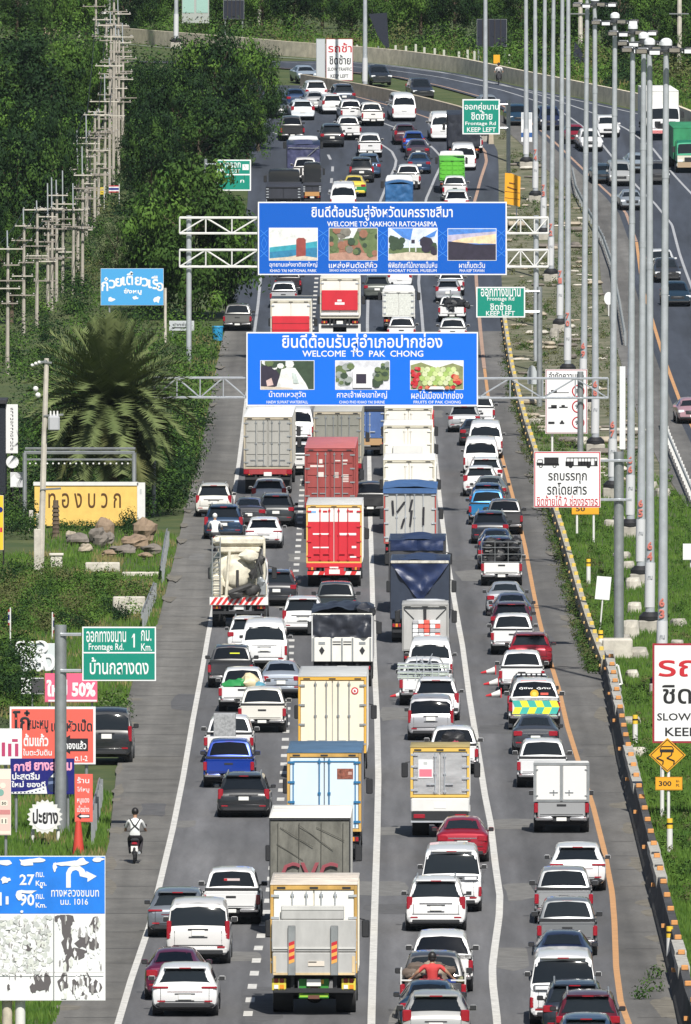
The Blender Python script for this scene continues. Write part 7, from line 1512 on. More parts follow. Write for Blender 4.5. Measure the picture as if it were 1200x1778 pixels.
mb.box(-1.2, 1.2, -.06, .0, 2.90, 2.97, 0, .01); addto(r, 'tailgate', mb, [pw, galv2, dark])
# red and white box lorry
p = truck(7.0, 2.5, 1.1, 3.75, whitep, dirty('grey_roof', (.5, .5, .49), .1), tred, mat('truck_gold_trim', (.7, .45, .12), .5), bars=2, band=(.62, dirty('band_white', (.78, .77, .74), .05)), bumper='stripe', hinge=tred, frame_w=.07)
r = T(p, 580, 865, 'red doored box lorry with a white band along the top', RED)
mb = MB(); mb.box(-1.24, 1.24, -.05, .03, .90, 1.1, 0, .02); mb.box(-.42, .45, -.07, -.04, .56, .90, 0, .02); mb.box(-.22, .26, -.085, -.07, .62, .82, 1); addto(r, 'rear_skirt', mb, [tred, platew])
mb = MB()
for x0, x1, z0, z1, m in [(-.95, -.2, 2.38, 2.45, 0), (.25, 1.0, 2.36, 2.46, 0), (-.95, -.2, 1.78, 1.84, 0), (.8, 1.0, 1.78, 1.88, 0), (.72, 1.0, 1.35, 1.42, 0), (-.5, -.3, 3.38, 3.47, 1), (.68, .86, 3.38, 3.48, 1), (-1.05, -.8, 3.36, 3.46, 2)]: mb.box(x0, x1, -.012, -.006, z0, z1, m)
addto(r, 'door_print', mb, [signw, redp, cmat('print_sky', (.2, .4, .7))])
# containers
def container_lorry(c, roofc, L=12.2, zt=3.95, frame=None):
    p = truck(L, 2.44, 1.3, zt, c, roofc, c, frame or c, 'container', 2, hinge=galv2, bumper='dark', frame_w=.09); p.L = L + 2.4
    mb = MB(); mb.box(-1.22, 1.22, -.06, .05, 1.02, 1.28, 0, .02); addp(p, 'rear_beam', mb, dirty('trailer_red', (.33, .04, .045)))
    for sg in (-1, 1):
        mb = MB(); mb.tube((sg * .62, 2.9, .5), (sg * 1.17, 2.9, .5), .5, None, 14); addp(p, 'wheel', mb, rubber)
        mb = MB(); mb.box(*sorted((sg * .95, sg * 1.2)), -.09, -.05, 1.04, 1.26, 0, .02); addp(p, 'marker_light', mb, redl)
    return p
p = container_lorry(tmaroon, dirty('container_roof_red', (.42, .13, .13), .1), 12.2)
r = T(p, 573, 762, 'brick red container on a trailer behind the red doored box lorry', name='container_lorry')
mb = MB()
for x0, x1, z0, z1 in [(-.52, -.36, 3.2, 3.4), (-.95, -.3, 3.02, 3.12), (.25, .5, 3.3, 3.36), (.6, .85, 3.3, 3.38), (.62, .82, 3.15, 3.2), (-.56, -.3, 2.55, 2.78), (.22, .42, 2.5, 2.8), (.6, .9, 2.3, 2.7)]:
    n = 5 if (z1 - z0) > .25 else 1
    for q in range(n): mb.box(x0, x1, -.03, -.026, z0 + (z1 - z0) * q / n, z0 + (z1 - z0) * (q + .55) / n if n > 1 else z1)
addto(r, 'stencil', mb, cmat('stencil_pale', (.7, .62, .58)))
greyc = dirty('container_grey', (.36, .355, .33), .1)
p = container_lorry(greyc, dirty('container_roof_white', (.70, .71, .70), .06), 12.2, 3.95, dirty('container_buff', (.42, .37, .28), .12)); r = T(p, 465, 709, 'grey container lorry with a white roof edge on the left edge line', name='container_lorry')
p = container_lorry(dirty('container_dusk', (.24, .24, .21), .1), dirty('container_roof_grey', (.40, .40, .38), .08), 12.2, 3.95, dirty('container_buff', (.42, .37, .28), .12)); r = T(p, 586, 700, 'drab grey container lorry directly ahead of the brick red container', name='container_lorry')
p = container_lorry(dirty('container_cream', (.62, .60, .55), .06), dirty('container_roof_white', (.70, .71, .70), .06), 6.5, 3.9); T(p, 468, 690, 'cream topped lorry hidden under the smaller welcome board in the left lane')
# small lorry with blue front between containers
p = truck(4.0, 1.9, .9, 2.5, dirty('blue_side', (.03, .07, .2)), blackt, dirty('blue_door', (.06, .12, .3)), dark, bars=1, cab=True, frame_w=.05); r = T(p, 637, 706, 'small blue and brown lorry between the grey container and the cream boxes', BLUE)
mb = MB(); mb.box(-.8, .8, -.1, -.02, .6, .95); addto(r, 'rear_board', mb, mat('board_tan', (.4, .25, .12), .7))
# white boxes in the third lane
dw = dirty('box_white', (.76, .74, .68), .05)
for px, t, lab, lift in [(709, 700, 'farthest of three cream box lorries in a row under the smaller welcome board', False), (708, 730, 'middle cream box lorry of three, with a white tail lift and red corner marks', True), (710, 789, 'nearest cream box lorry of three, right ahead of the blue roofed grey box', False)]:
    p = truck(6.5, 2.45, 1.05, 3.6, dw, dirty('box_roof', (.74, .73, .70), .05), dw, dirty('box_frame', (.55, .52, .42), .1), bars=1, frame_w=.08, hinge=dw); r = T(p, px, t, lab)
    if lift:
        mb = MB(); mb.box(-1.1, 1.1, -.2, -.1, 1.2, 2.05, 0, .02); mb.box(-.75, .75, -.21, -.09, 2.05, 2.6, 0, .03); [mb.box(x - .16, x + .16, -.215, -.2, 1.6, 1.95, 1) for x in (-.9, .9)]; addto(r, 'tail_lift', mb, [whitep, mat('red_check', (.62, .2, .2), .5, var=.7, vscale=16)])
    mb = MB(); mb.box(1.2, 1.3, .5, 6.3, 1.5, 3.2); addto(r, 'side_panel', mb, redp if px == 709 else dw)
# grey box with blue roof
p = truck(7, 2.42, 1.05, 3.6, dirty('grey_box_side', (.33, .35, .36)), mat('blue_tarp_roof', (.05, .12, .28), .5, var=.2, vscale=2), dirty('pale_grey_door', (.42, .42, .40), .08), dirty('red_edge', (.42, .08, .07), .2), bars=2, frame_w=.06); r = T(p, 712, 838, 'grey box lorry with a bright blue tarpaulin roof and slashing black tape marks')
mb = MB(); vs, fs = [], []
top_tarp(mb, 1.25, -.12, 7.0, 3.58, .04, 3, .12); mb.box(-1.24, 1.24, -.10, -.04, 3.38, 3.62); addto(r, 'roof_tarpaulin', mb, MATS['blue_tarp_roof'])
mb = MB()
for x0, z0, x1, z1 in [(-.78, 2.4, -.82, 3.05), (-.62, 2.5, -.25, 3.0), (-.02, 2.6, .1, 3.1), (.0, 1.9, .08, 2.6), (-.4, 1.8, -.28, 2.2), (.6, 1.9, .62, 2.75)]: mb.add([(x0 - .04, -.07, z0), (x0 + .06, -.07, z0), (x1 + .06, -.07, z1), (x1 - .04, -.07, z1)], [(0, 1, 2, 3)])
addto(r, 'tape_marks', mb, ink)
# dark tipper with blue tarp front, and the navy tarpaulin lorry behind it
p = truck(6.5, 2.45, 1.1, 3.2, dirty('dark_steel', (.05, .05, .055)), navyt, None, dirty('dark_steel', (.05, .05, .055)), 'open', 0, frame_w=.08); r = T(p, 724, 927, 'dark tipper lorry with a folded blue tarpaulin along its rear edge'); mb = tarp_mesh(-1.15, 1.15, -.03, 2.75, 3.2, .12, 8); top_tarp(mb, 1.2, -.05, 6.4, 3.05, .08, 5, .2); addto(r, 'tarpaulin', mb, mat('blue_tarpaulin', (.010, .022, .075), .42, var=.3, vscale=2, bump=.3, spec=.6))
mb = MB(); mb.box(-1.18, 1.18, -.03, .0, 1.1, 2.75); addto(r, 'tailgate', mb, dirty('dark_steel', (.05, .05, .055)))
p = truck(7, 2.48, 1.0, 3.45, blackt, navyt, None, blackt, 'open', 0, mud=dark, frame_w=.03); r = T(p, 729, 962, 'big lorry wrapped in a taut navy tarpaulin folded to a point at the back'); h = 1.22
mb = MB(); mb.add([(-h, -.03, 1.05), (h, -.03, 1.05), (h, -.05, 3.35), (.02, -.10, 1.75), (-h, -.05, 3.35)], [(0, 1, 3), (0, 3, 4), (1, 2, 3)], 0); vs, fs = [], []; n = 14
for j in range(n + 1):
    for i in range(n + 1):
        u = i / n; v = j / n; x0 = -h + (h + .02) * v * .97; x1 = h - (h - .02) * v * .97; x = x0 + (x1 - x0) * u; z = 3.36 - 1.6 * v; d = .05 + .06 * math.sin(v * 11 + abs(u - .5) * 9) * (1 - v) + .09 * noise.noise(Vector((x * 2.2, z * 3, 1))) + .05 * noise.noise(Vector((x * 6, z * 5, 2))); vs.append((x, -.10 - d, z))
for j in range(n):
    for i in range(n): k = j * (n + 1) + i; fs.append((k, k + n + 1, k + n + 2, k + 1))
mb.add(vs, fs, 1); mb.tube((0, -.11, 1.75), (0, -.06, 1.05), .015, n=5, mi=2); top_tarp(mb, 1.24, -.08, 6.9, 3.3, .06, 9, .22, 1); addto(r, 'tarpaulin', mb, [mat('slate_tarpaulin', (.028, .038, .062), .5, var=.15, vscale=2), MATS['blue_tarpaulin'], galv2])
mb = MB(); mb.box(-h, h, -.14, -.02, 3.36, 3.48, 0, .02); addto(r, 'edge_band', mb, dirty('band_pale', (.5, .48, .42), .4, 5))
# small open backed box lorry
p = truck(3.4, 1.85, .85, 2.75, dirty('small_grey', (.45, .45, .44)), dirty('small_roof', (.36, .36, .35)), None, dirty('small_frame', (.30, .30, .29)), 'open', 0, frame_w=.06); r = T(p, 738, 1042, 'small grey box lorry with an open back showing red and white parcels')
mb = MB(); mb.add([(-.86, -.02, .92), (.86, -.02, .92), (.86, -.02, 2.55), (.0, .02, 2.45), (-.86, -.02, 2.55)], [(0, 1, 2, 3, 4)]); [mb.tube((x * .85, -.04, 2.55), (x * .45, -.04, 2.15), .02, n=4, mi=1) for x in (-1, 1)]; mb.box(-.06, .06, -.05, .0, 2.1, 2.6, 1); addto(r, 'back_curtain', mb, [dirty('curtain_grey', (.42, .42, .41), .12), dark])
random.seed(17); mb = MB(); [mb.box(x, x + .22, -.16, -.05, z, z + .16, random.choice([0, 0, 1, 1, 2]), .02) for x in (-.5, -.27, -.04, .2, .4) for z in (1.95, 1.77, 1.6, 1.42)]; cargo(r, 'parcels', 'red and white parcels hung in the open back of the small box lorry', 'parcels', mb, [cmat('salmon', (.75, .12, .09)), signw, cmat('grey_parcel', (.4, .4, .42))])
# small white box pickup lorry with yellow frame
p = truck(3.0, 1.98, 1.35, 3.05, whitep, dirty('yellow_top', (.35, .28, .12), .2), mat('brushed_door', (.46, .47, .48), .38, .35, var=.25, vscale=2, stretch=(.5, 1, 2)), mat('truck_gold_trim2', (.68, .45, .10), .5), bars=1, hinge=galv, bumper='dark', tails=False, frame_w=.09, cab=True); p.sil = [(.03, 3.06)]
r = T(p, 764, None, 'small white box lorry with brushed grey doors edged in yellow', b=1455)
mb = MB(); mb.box(-.97, .97, -.06, .1, .86, 1.33, 0, .04); addto(r, 'tailgate', mb, whitep); mb = MB(); mb.box(-.95, .95, -.08, .02, .60, .86); mb.box(-.97, .97, -.10, -.02, .52, .58, 1); addto(r, 'lamp_panel', mb, [dark, galv])
for sg in (-1, 1): mb = MB(); mb.box(*sorted((sg * .5, sg * .88)), -.10, -.07, .66, .80, 0, .01); addto(r, 'tail_light', mb, redl)
mb = MB(); mb.box(-.72, -.24, -.02, .0, 2.0, 2.62); mb.box(-.69, -.27, -.024, -.019, 2.05, 2.30, 1); mb.box(-.55, -.42, -.024, -.019, 2.45, 2.55, 2); addto(r, 'door_notice', mb, [signw, cmat('notice_pink', (.72, .18, .24)), cmat('poster_grey', (.48, .5, .49))])
# concrete mixer
p = newp(); h = 1.22; p.L = 8.6; p.w = h
chassis(p, 6.0, h, 1.15, 'dark', True)
mb = MB(); prof = [(.10, 2.35, .80), (.35, 2.35, 1.06), (1.1, 2.34, 1.20), (3.0, 2.3, 1.24), (4.6, 2.1, 1.0), (5.3, 2.0, .6)]; vs, fs = [], []; n = 24
for y, z, rr in prof:
    for i in range(n): a = 6.2832 * i / n; vs.append((rr * math.cos(a) - .08, y, z + rr * math.sin(a)))
for j in range(len(prof) - 1):
    for i in range(n): k = (i + 1) % n; fs.append((j * n + i, j * n + k, (j + 1) * n + k, (j + 1) * n + i))
fs.append(tuple(range(n))); fs.append(tuple(range((len(prof) - 1) * n, len(prof) * n))[::-1]); mb.add(vs, fs); mix = mat('mixer_cream', (.62, .58, .47), .7, var=.38, vscale=1.6, bump=.2)
mb.ball((-.08, .08, 2.35), .62, 14, 8, 0, (1, .3, 1)); addp(p, 'drum', mb, [mix])
mb = MB(); mb.box(-1.12, 1.12, -.12, .95, 3.52, 3.93, 0, .12); mb.box(-.9, .95, .0, .6, 3.2, 3.54, 0, .08); mb.box(-1.0, 1.0, .0, .8, 3.925, 3.95, 1); addp(p, 'hopper', mb, [mix, dirty('hopper_grey', (.34, .33, .30), .25)])
mb = MB(); mb.box(-1.2, -.70, -.05, .9, 1.34, 2.3, 0, .12); mb.box(.78, 1.2, -.05, .9, 1.34, 1.9, 0, .1); mb.box(-1.1, 1.15, -.05, .1, 1.15, 1.4); mb.tube((-.55, -.06, 1.3), (-.40, -.08, 3.3), .07, n=8); mb.tube((1.08, -.04, 1.3), (1.08, -.04, 3.7), .06, n=8); addp(p, 'drum_stand', mb, [mix])
mb = MB()
for x in (-1.14, -.80): mb.tube((x, -.16, 1.35), (x, -.14, 3.9), .028, n=5)
for i in range(11): mb.tube((-1.14, -.16, 1.5 + i * .22), (-.80, -.16, 1.5 + i * .22), .02, n=5)
addp(p, 'ladder', mb, galv2)
mb = MB(); mb.lump((.45, -.2, 3.1), .34, 0, (1.2, .5, .8), .3); mb.tube((.75, -.2, 3.2), (1.0, -.26, 2.3), .07, n=6, mi=1); mb.tube((.95, -.2, 3.4), (.6, -.3, 2.1), .05, n=6, mi=1); mb.lump((.92, -.16, 2.9), .2, 1, (1, .6, 1.2), .5); mb.lump((.62, -.2, 2.35), .2, 1, (1, .6, 1.1), .5); mb.lump((.95, -.2, 2.0), .17, 2, (1, .6, 1.2), .4); mb.tube((-.4, -.3, 1.5), (.55, -.35, 1.85), .13, n=7, mi=1); mb.lump((-.15, -.3, 1.5), .24, 1, (1.3, .6, .8), .5); mb.lump((.55, -.3, 1.65), .28, 1, (1.3, .6, .9), .5); mb.box(.88, 1.16, -.22, -.1, 1.42, 1.95, 2, .03); mb.box(-.12, .0, -.16, -.08, 1.7, 2.5, 1, .02); addp(p, 'chute', mb, [mix, mat('oily_black', (.035, .034, .034), .6, var=.4, vscale=4), galv2])
mb = MB(); n = 9
mb.box(-1.25, 1.25, -.16, -.06, 1.0, 1.34, 0)
for i in range(n): xa = -1.24 + 2.2 * i / n; mb.add([(xa, -.165, 1.01), (xa + .13, -.165, 1.01), (xa + .36, -.165, 1.33), (xa + .22, -.165, 1.33)], [(0, 1, 2, 3)], 1)
addp(p, 'striped_bumper', mb, [stripe_w, stripe_r]); truck_cab(p, 6.3, 1.15, WHITE); p.sil = [(0, 3.93), (.8, 3.93)]
T(p, 415, 930, 'cream concrete mixer lorry with a red and white striped bumper', sx=1.0, name='concrete_mixer', sz=1.0)
# lorries between the two boards
p = truck(6.5, 2.45, 1.0, 3.7, dw, dirty('roof_ivory', (.62, .60, .54), .1), dw, dirty('box_frame', (.55, .52, .42), .1), bars=0, frame_w=.08); r = T(p, 505, 516, 'white box lorry with a plain red lower door above the smaller welcome board')
mb = MB(); mb.box(-1.12, 1.12, -.16, -.05, .95, 2.75, 0, .02); [mb.box(-1.1, 1.1, -.175, -.16, z, z + .04, 1) for z in (1.5, 1.9, 2.3)]; addto(r, 'red_shutter', mb, [tred, dirty('shutter_dark', (.32, .02, .03))])
p = truck(6.5, 2.45, 1.25, 3.75, dw, dirty('roof_ivory', (.62, .60, .54), .1), dw, dirty('box_frame', (.55, .52, .42), .1), bars=0, frame_w=.08); r = T(p, 590, 478, 'white box lorry with a lettered red panel and two white mudflaps between the boards')
mb = MB(); mb.box(-1.12, 1.12, -.14, -.05, 1.75, 3.0, 0, .02); mb.box(-.3, .3, -.15, -.14, 2.1, 2.25, 1); mb.box(-.15, .12, -.15, -.14, 2.3, 2.42, 1); addto(r, 'red_panel', mb, [tred, signw])
for sg in (-1, 1): mb = MB(); mb.box(*sorted((sg * .42, sg * 1.3)), .02, .05, .15, .9); addto(r, 'mudflap', mb, whitep)
mb = MB(); mb.box(-1.2, 1.2, -.1, .0, 1.42, 1.58, 0, .02); addto(r, 'rear_rail', mb, whitep)
p = truck(3.2, 2.0, .95, 2.55, whitep, whitep, mat('speckled_door', (.60, .62, .58), .6, var=.2, vscale=9), whitep, bars=0, frame_w=.06); T(p, 692, 503, 'small white box lorry with a speckled back between the two boards')
# far bend lorries
p = truck(5.5, 2.45, .8, 2.55, navyt, navyt, None, blackt, 'open', 0, frame_w=.03); r = T(p, 527, 249, 'lorry under a dark purple blue tarpaulin in the left lane of the far bend'); mb = tarp_mesh(-1.2, 1.2, -.03, .8, 2.55, .12, 14); top_tarp(mb, 1.22, -.05, 5.4, 2.45, .06, 5, .15); mb.tube((.3, -.16, 1.7), (1.15, -.16, 2.45), .03, n=5, mi=1); mb.tube((-1.15, -.16, 2.35), (1.15, -.16, 2.3), .025, n=5, mi=1); addto(r, 'tarpaulin', mb, [mat('purple_tarpaulin', (.05, .055, .12), .45, var=.25, vscale=2, bump=.3), galv2])
V('pickup', 530, 276, (.72, .70, .68), 'white pickup with a wide chrome tailgate right behind the purple blue tarpaulin lorry')
p = truck(6.0, 2.5, 1.0, 1.9, dirty('dark_bed', (.035, .038, .05)), dirty('dark_bed', (.035, .038, .05)), dirty('dark_bed', (.035, .038, .05)), dark, bars=0, frame_w=.04); p.sil = [(0, 1.9), (5, 1.9)]; T(p, 492, 322, 'low dark flatbed lorry at the left of the larger welcome board', BLACK, name='flatbed_lorry')
p = truck(3.2, 1.75, .75, 1.35, dirty('dark_bed', (.035, .038, .05)), dirty('dark_bed', (.035, .038, .05)), dirty('dark_bed', (.035, .038, .05)), dark, bars=0, frame_w=.04); p.sil = [(0, 1.35)]; r = T(p, 542, 321, 'small dark lorry with an orange rear board beside the low dark flatbed', BLACK, sx=.75); mb = MB(); mb.box(-.7, .7, -.1, -.02, .55, .85); addto(r, 'rear_board', mb, cmat('board_orange', (.5, .27, .1)))
p = truck(5, 2.3, 1.0, 2.5, dirty('green_side', (.10, .42, .05)), dirty('green_side', (.10, .42, .05)), dirty('green_door', (.11, .48, .04), .1), dirty('green_side', (.10, .42, .05)), 'container', 0, frame_w=.06, hinge=dirty('green_side', (.10, .42, .05))); T(p, 785, 275, 'lorry with a bright green ribbed box at the far bend', sx=.8)
p = truck(5, 2.45, 1.0, 3.4, blackt, blackt, None, blackt, 'open', 0, frame_w=.03); r = T(p, 806, 197, 'black covered lorry behind the far green sign'); mb = tarp_mesh(-1.2, 1.2, -.03, 1.0, 3.4, .06, 24); addto(r, 'tarpaulin', mb, blackt)
p = truck(3.5, 2.0, .9, 2.35, dirty('blue_side', (.03, .07, .2)), mat('blue_tarp2', (.03, .12, .28), .5), None, dark, 'open', 0, frame_w=.04); r = T(p, 693, 318, 'small lorry under a blue tarpaulin at the top edge of the larger welcome board'); mb = tarp_mesh(-.98, .98, -.03, .9, 2.35, .1, 34); top_tarp(mb, 1.0, 0, 3.4, 2.3, .05, 3, .2); addto(r, 'tarpaulin', mb, mat('teal_blue_tarp', (.025, .11, .27), .5, var=.25, vscale=2, bump=.3))
# opposite carriageway lorries
def cab_over(col, boxc, roofc, low=None):
    p = truck(6.5, 2.5, 1.0, 3.7, boxc, roofc, boxc, boxc, bars=1, cabc=col); return p
p = cab_over(WHITE, whitep, whitep); r = T(p, 1155, 158, 'white box lorry approaching on the opposite road at the top right', WHITE, facing=-1, group=OG)
mb = MB(); y = 8.62; [mb.box(*sorted((sg * .35, sg * .8)), y, y + .03, 1.0, 1.5) for sg in (-1, 1)]; mb.box(-1.1, 1.1, y + .1, y + .13, .58, .82, 1); addto(r, 'front_trim', mb, [dark, mat('red_check', (.62, .2, .2), .5)])
p = cab_over((.02, .25, .14), dirty('green_lorry', (.03, .22, .10)), dirty('green_lorry', (.03, .22, .10))); r = T(p, 1202, 222, 'green fronted lorry cut by the right edge on the opposite road', (.02, .22, .12), facing=-1, group=OG, sz=.88)
mb = MB(); y = 8.6; mb.box(-1.1, 1.1, y, y + .03, 1.0, 1.5); mb.box(-1.1, 1.1, y + .1, y + .12, .5, .95, 1); addto(r, 'front_trim', mb, [cmat('lorry_cream', (.65, .62, .52)), cmat('lorry_tan', (.4, .3, .2))])
# a tawny load on the roof edge of the red lorry's neighbour
# ---------------------------------------------------------------- people and motorcycles
skinm = mat('skin', (.33, .18, .11), .55); hairm = mat('hair', (.012, .010, .010), .5)
def figure(name, joints, edges, mats_fn, mats, label, loc, rz=0.0):
    """one continuous body grown on a jointed skeleton; joints: name -> (x, y, z, radius)"""
    names = list(joints); me = bpy.data.meshes.new('body_cage'); me.from_pydata([joints[n][:3] for n in names], [(names.index(a), names.index(b)) for a, b in edges], [])
    o = bpy.data.objects.new('body_cage', me); COL.objects.link(o); o.modifiers.new('skin', 'SKIN')
    for i, n in enumerate(names): me.skin_vertices[0].data[i].radius = (joints[n][3],) * 2 if len(joints[n]) == 4 else joints[n][3:5]
    me.skin_vertices[0].data[0].use_root = True
    sd = o.modifiers.new('sub', 'SUBSURF'); sd.levels = 1; sd.render_levels = 1
    bpy.context.view_layer.update(); m2 = bpy.data.meshes.new_from_object(o.evaluated_get(bpy.context.evaluated_depsgraph_get()))
    bpy.data.objects.remove(o); bpy.data.meshes.remove(me); m2.name = 'person'; m2.materials.clear()
    for m in mats: m2.materials.append(m)
    for p in m2.polygons: p.material_index = mats_fn(p.center); p.use_smooth = True
    b = bpy.data.objects.new(name, m2); COL.objects.link(b); b.location = loc; b.rotation_euler[2] = rz; tag(b, label, 'person'); return b
def rider_joints(lean=.10, hands=(.33, .62, 1.02)):
    J = {'pelvis': (0, 0, .86, .17, .14), 'waist': (0, .03, 1.02, .15, .12), 'chest': (0, lean, 1.24, .19, .13), 'neck_base': (0, lean + .03, 1.42, .09), 'neck': (0, lean + .05, 1.50, .06), 'head': (0, lean + .07, 1.62, .10), 'crown': (0, lean + .07, 1.71, .075)}
    E = [('pelvis', 'waist'), ('waist', 'chest'), ('chest', 'neck_base'), ('neck_base', 'neck'), ('neck', 'head'), ('head', 'crown')]
    for s, k in ((-1, 'l'), (1, 'r')):
        J.update({k + 'sh': (s * .20, lean + .02, 1.37, .075), k + 'el': (s * .30, lean + .20, 1.14, .052), k + 'wr': (s * hands[0], hands[1] - .06, hands[2], .036), k + 'palm': (s * hands[0], hands[1], hands[2], .038), k + 'hip': (s * .12, .03, .84, .105), k + 'kn': (s * .20, .42, .74, .075), k + 'an': (s * .17, .22, .36, .048), k + 'toe': (s * .18, .40, .30, .042)})
        E += [('chest', k + 'sh'), (k + 'sh', k + 'el'), (k + 'el', k + 'wr'), (k + 'wr', k + 'palm'), ('pelvis', k + 'hip'), (k + 'hip', k + 'kn'), (k + 'kn', k + 'an'), (k + 'an', k + 'toe')]
        for q in range(4):
            f1, f2 = '%sf%da' % (k, q), '%sf%db' % (k, q); x = s * (hands[0] - .028 + .02 * q); J[f1] = (x, hands[1] + .06, hands[2] - .005, .010); J[f2] = (x, hands[1] + .075 - .004 * q, hands[2] - .045, .009); E += [(k + 'palm', f1), (f1, f2)]
        J[k + 'th'] = (s * (hands[0] - .055), hands[1] + .01, hands[2] - .03, .011); J[k + 'th2'] = (s * (hands[0] - .06), hands[1] + .045, hands[2] - .04, .009); E += [(k + 'palm', k + 'th'), (k + 'th', k + 'th2')]
    return J, E
def bike(label, loc, rz, col, seat=.78):
    r = thing('motorcycle', label, 'motorcycle', loc, None, 0); del r['_o']; r.rotation_euler[2] = rz
    def part(n, mb, m): o = bpy.data.objects.new(n, mb.mesh(n, m if isinstance(m, (list, tuple)) else [m])); COL.objects.link(o); o.parent = r; return o
    for y in (-.62, .62):
        mb = MB(); n = 20
        for i in range(n):
            a, b = 6.2832 * i / n, 6.2832 * (i + 1) / n; mb.tube((0, y + .25 * math.cos(a), .29 + .25 * math.sin(a)), (0, y + .25 * math.cos(b), .29 + .25 * math.sin(b)), .045, n=6)
        mb.tube((-.05, y, .29), (.05, y, .29), .07, n=8, mi=1); [mb.tube((0, y, .29), (0, y + .24 * math.cos(k * 1.0472), .29 + .24 * math.sin(k * 1.0472)), .01, n=4, mi=1) for k in range(6)]; part('wheel', mb, [rubber, rimm])
    mb = MB(); mb.box(-.13, .13, -.62, .22, .45, .74, 0, .08); mb.box(-.12, .12, .2, .52, .38, .6, 0, .06); mb.box(-.16, .16, .42, .56, .45, 1.0, 0, .05); mb.tube((0, .62, .29), (0, .48, .95), .04, n=6, mi=1); part('frame', mb, [paint(col), dark])
    mb = MB(); mb.box(-.13, .13, -.62, .2, .72, .80, 0, .035); part('seat', mb, dark); mb = MB(); mb.tube((-.34, .44, 1.0), (.34, .44, 1.0), .02, n=6); mb.box(-.1, .1, .42, .58, .95, 1.1, 0, .04); part('handlebar', mb, dark)
    mb = MB(); mb.box(-.09, .09, -.74, -.62, .62, .70, 0, .02); part('tail_light', mb, redl); mb = MB(); mb.box(-.11, .11, -.76, -.745, .40, .58); part('license_plate', mb, platew); mb = MB(); mb.box(-.08, .08, -.82, -.6, .30, .42, 0, .02); part('rear_mudguard', mb, dark)
    for sg in (-1, 1): mb = MB(); mb.tube((sg * .26, .44, 1.0), (sg * .32, .42, 1.18), .01, n=5); mb.box(sg * .32 - .05, sg * .32 + .05, .40, .43, 1.15, 1.23, 0, .015); part('mirror', mb, dark)
    mb = MB(); mb.tube((.14, -.1, .3), (.16, -.75, .36), .05, n=8); part('exhaust', mb, galv2); return r
def clothes(top, bottom, top_z=.92, sleeve=True):
    def f(c):
        r = math.hypot(c.x, 0)
        if c.z > 1.455: return 0
        if c.z < .42: return 3
        if c.z > top_z:
            if abs(c.x) > .275 and c.z < 1.12: return 0
            return 1
        return 2
    return f
shoe = mat('shoe', (.03, .03, .03), .6)
def head_bits(b, lean, helmet=None, hair=hairm):
    mb = MB(); c = (0, lean + .065, 1.665); mb.ball(c, .125, 14, 10, 0, (.92, 1.05, 1.02)); o = bpy.data.objects.new('helmet' if helmet else 'hair', mb.mesh('hair', [helmet or hair])); COL.objects.link(o); o.parent = b
    mb = MB(); y = lean + .165
    for sg in (-1, 1): mb.ball((sg * .035, y, 1.62), .012, 6, 4, 1); mb.ball((sg * .095, lean + .06, 1.61), .025, 6, 4, 0, (.5, 1, 1.3))
    mb.ball((0, y + .012, 1.59), .018, 6, 4, 0, (.8, 1, 1.3)); mb.box(-.025, .025, y - .01, y, 1.555, 1.563, 1); o = bpy.data.objects.new('face', mb.mesh('face', [skinm, ink])); COL.objects.link(o); o.parent = b
g = G(234, 1500); rz = RAD(-1)
bike('black motorcycle with a white plate ridden along the left shoulder', (g.x, g.y + .75, g.z), rz, (.05, .02, .03))
J, E = rider_joints(.10)
b = figure('person', J, E, clothes(1, 2), [skinm, mat('white_shirt', (.66, .67, .66), .8), mat('dark_trousers', (.025, .022, .028), .8), shoe], 'rider in a white shirt with crossed dark straps on the left shoulder', (g.x, g.y + .75 - .15, g.z), rz); head_bits(b, .10)
mb = MB(); [mb.box(-.2, .2, 0, .01, 0, .02) for _ in range(0)]
for sg in (-1, 1): mb.path([(sg * .17, .06, 1.44), (sg * .05, -.06, 1.25), (-sg * .14, -.075, 1.08)], .018, 5)
o = bpy.data.objects.new('harness_strap', mb.mesh('harness_strap', [dark])); COL.objects.link(o); o.parent = b
g = G(373, 958); bike('motorcycle carrying the white clad rider beside the concrete mixer', (g.x, g.y + .75, g.z), 0, (.06, .06, .065))
b = figure('person', J, E, clothes(1, 2), [skinm, mat('white_jacket', (.75, .75, .75), .8), mat('grey_trousers', (.12, .12, .13), .8), shoe], 'white clad rider with a white helmet beside the dark blue suv', (g.x, g.y + .6, g.z), 0); head_bits(b, .10, whitep)
g = G(866, 146); bike('far motorcycle under the small yellow sign by the far parapet', (g.x, g.y - .75, g.z), math.pi, (.05, .05, .055))
b = figure('person', J, E, clothes(1, 2), [skinm, mat('pale_shirt', (.6, .58, .58), .8), mat('dark_trousers', (.025, .022, .028), .8), shoe], 'far rider in a pale shirt facing the camera by the far parapet', (g.x, g.y - .6, g.z), math.pi); head_bits(b, .10, hairm)
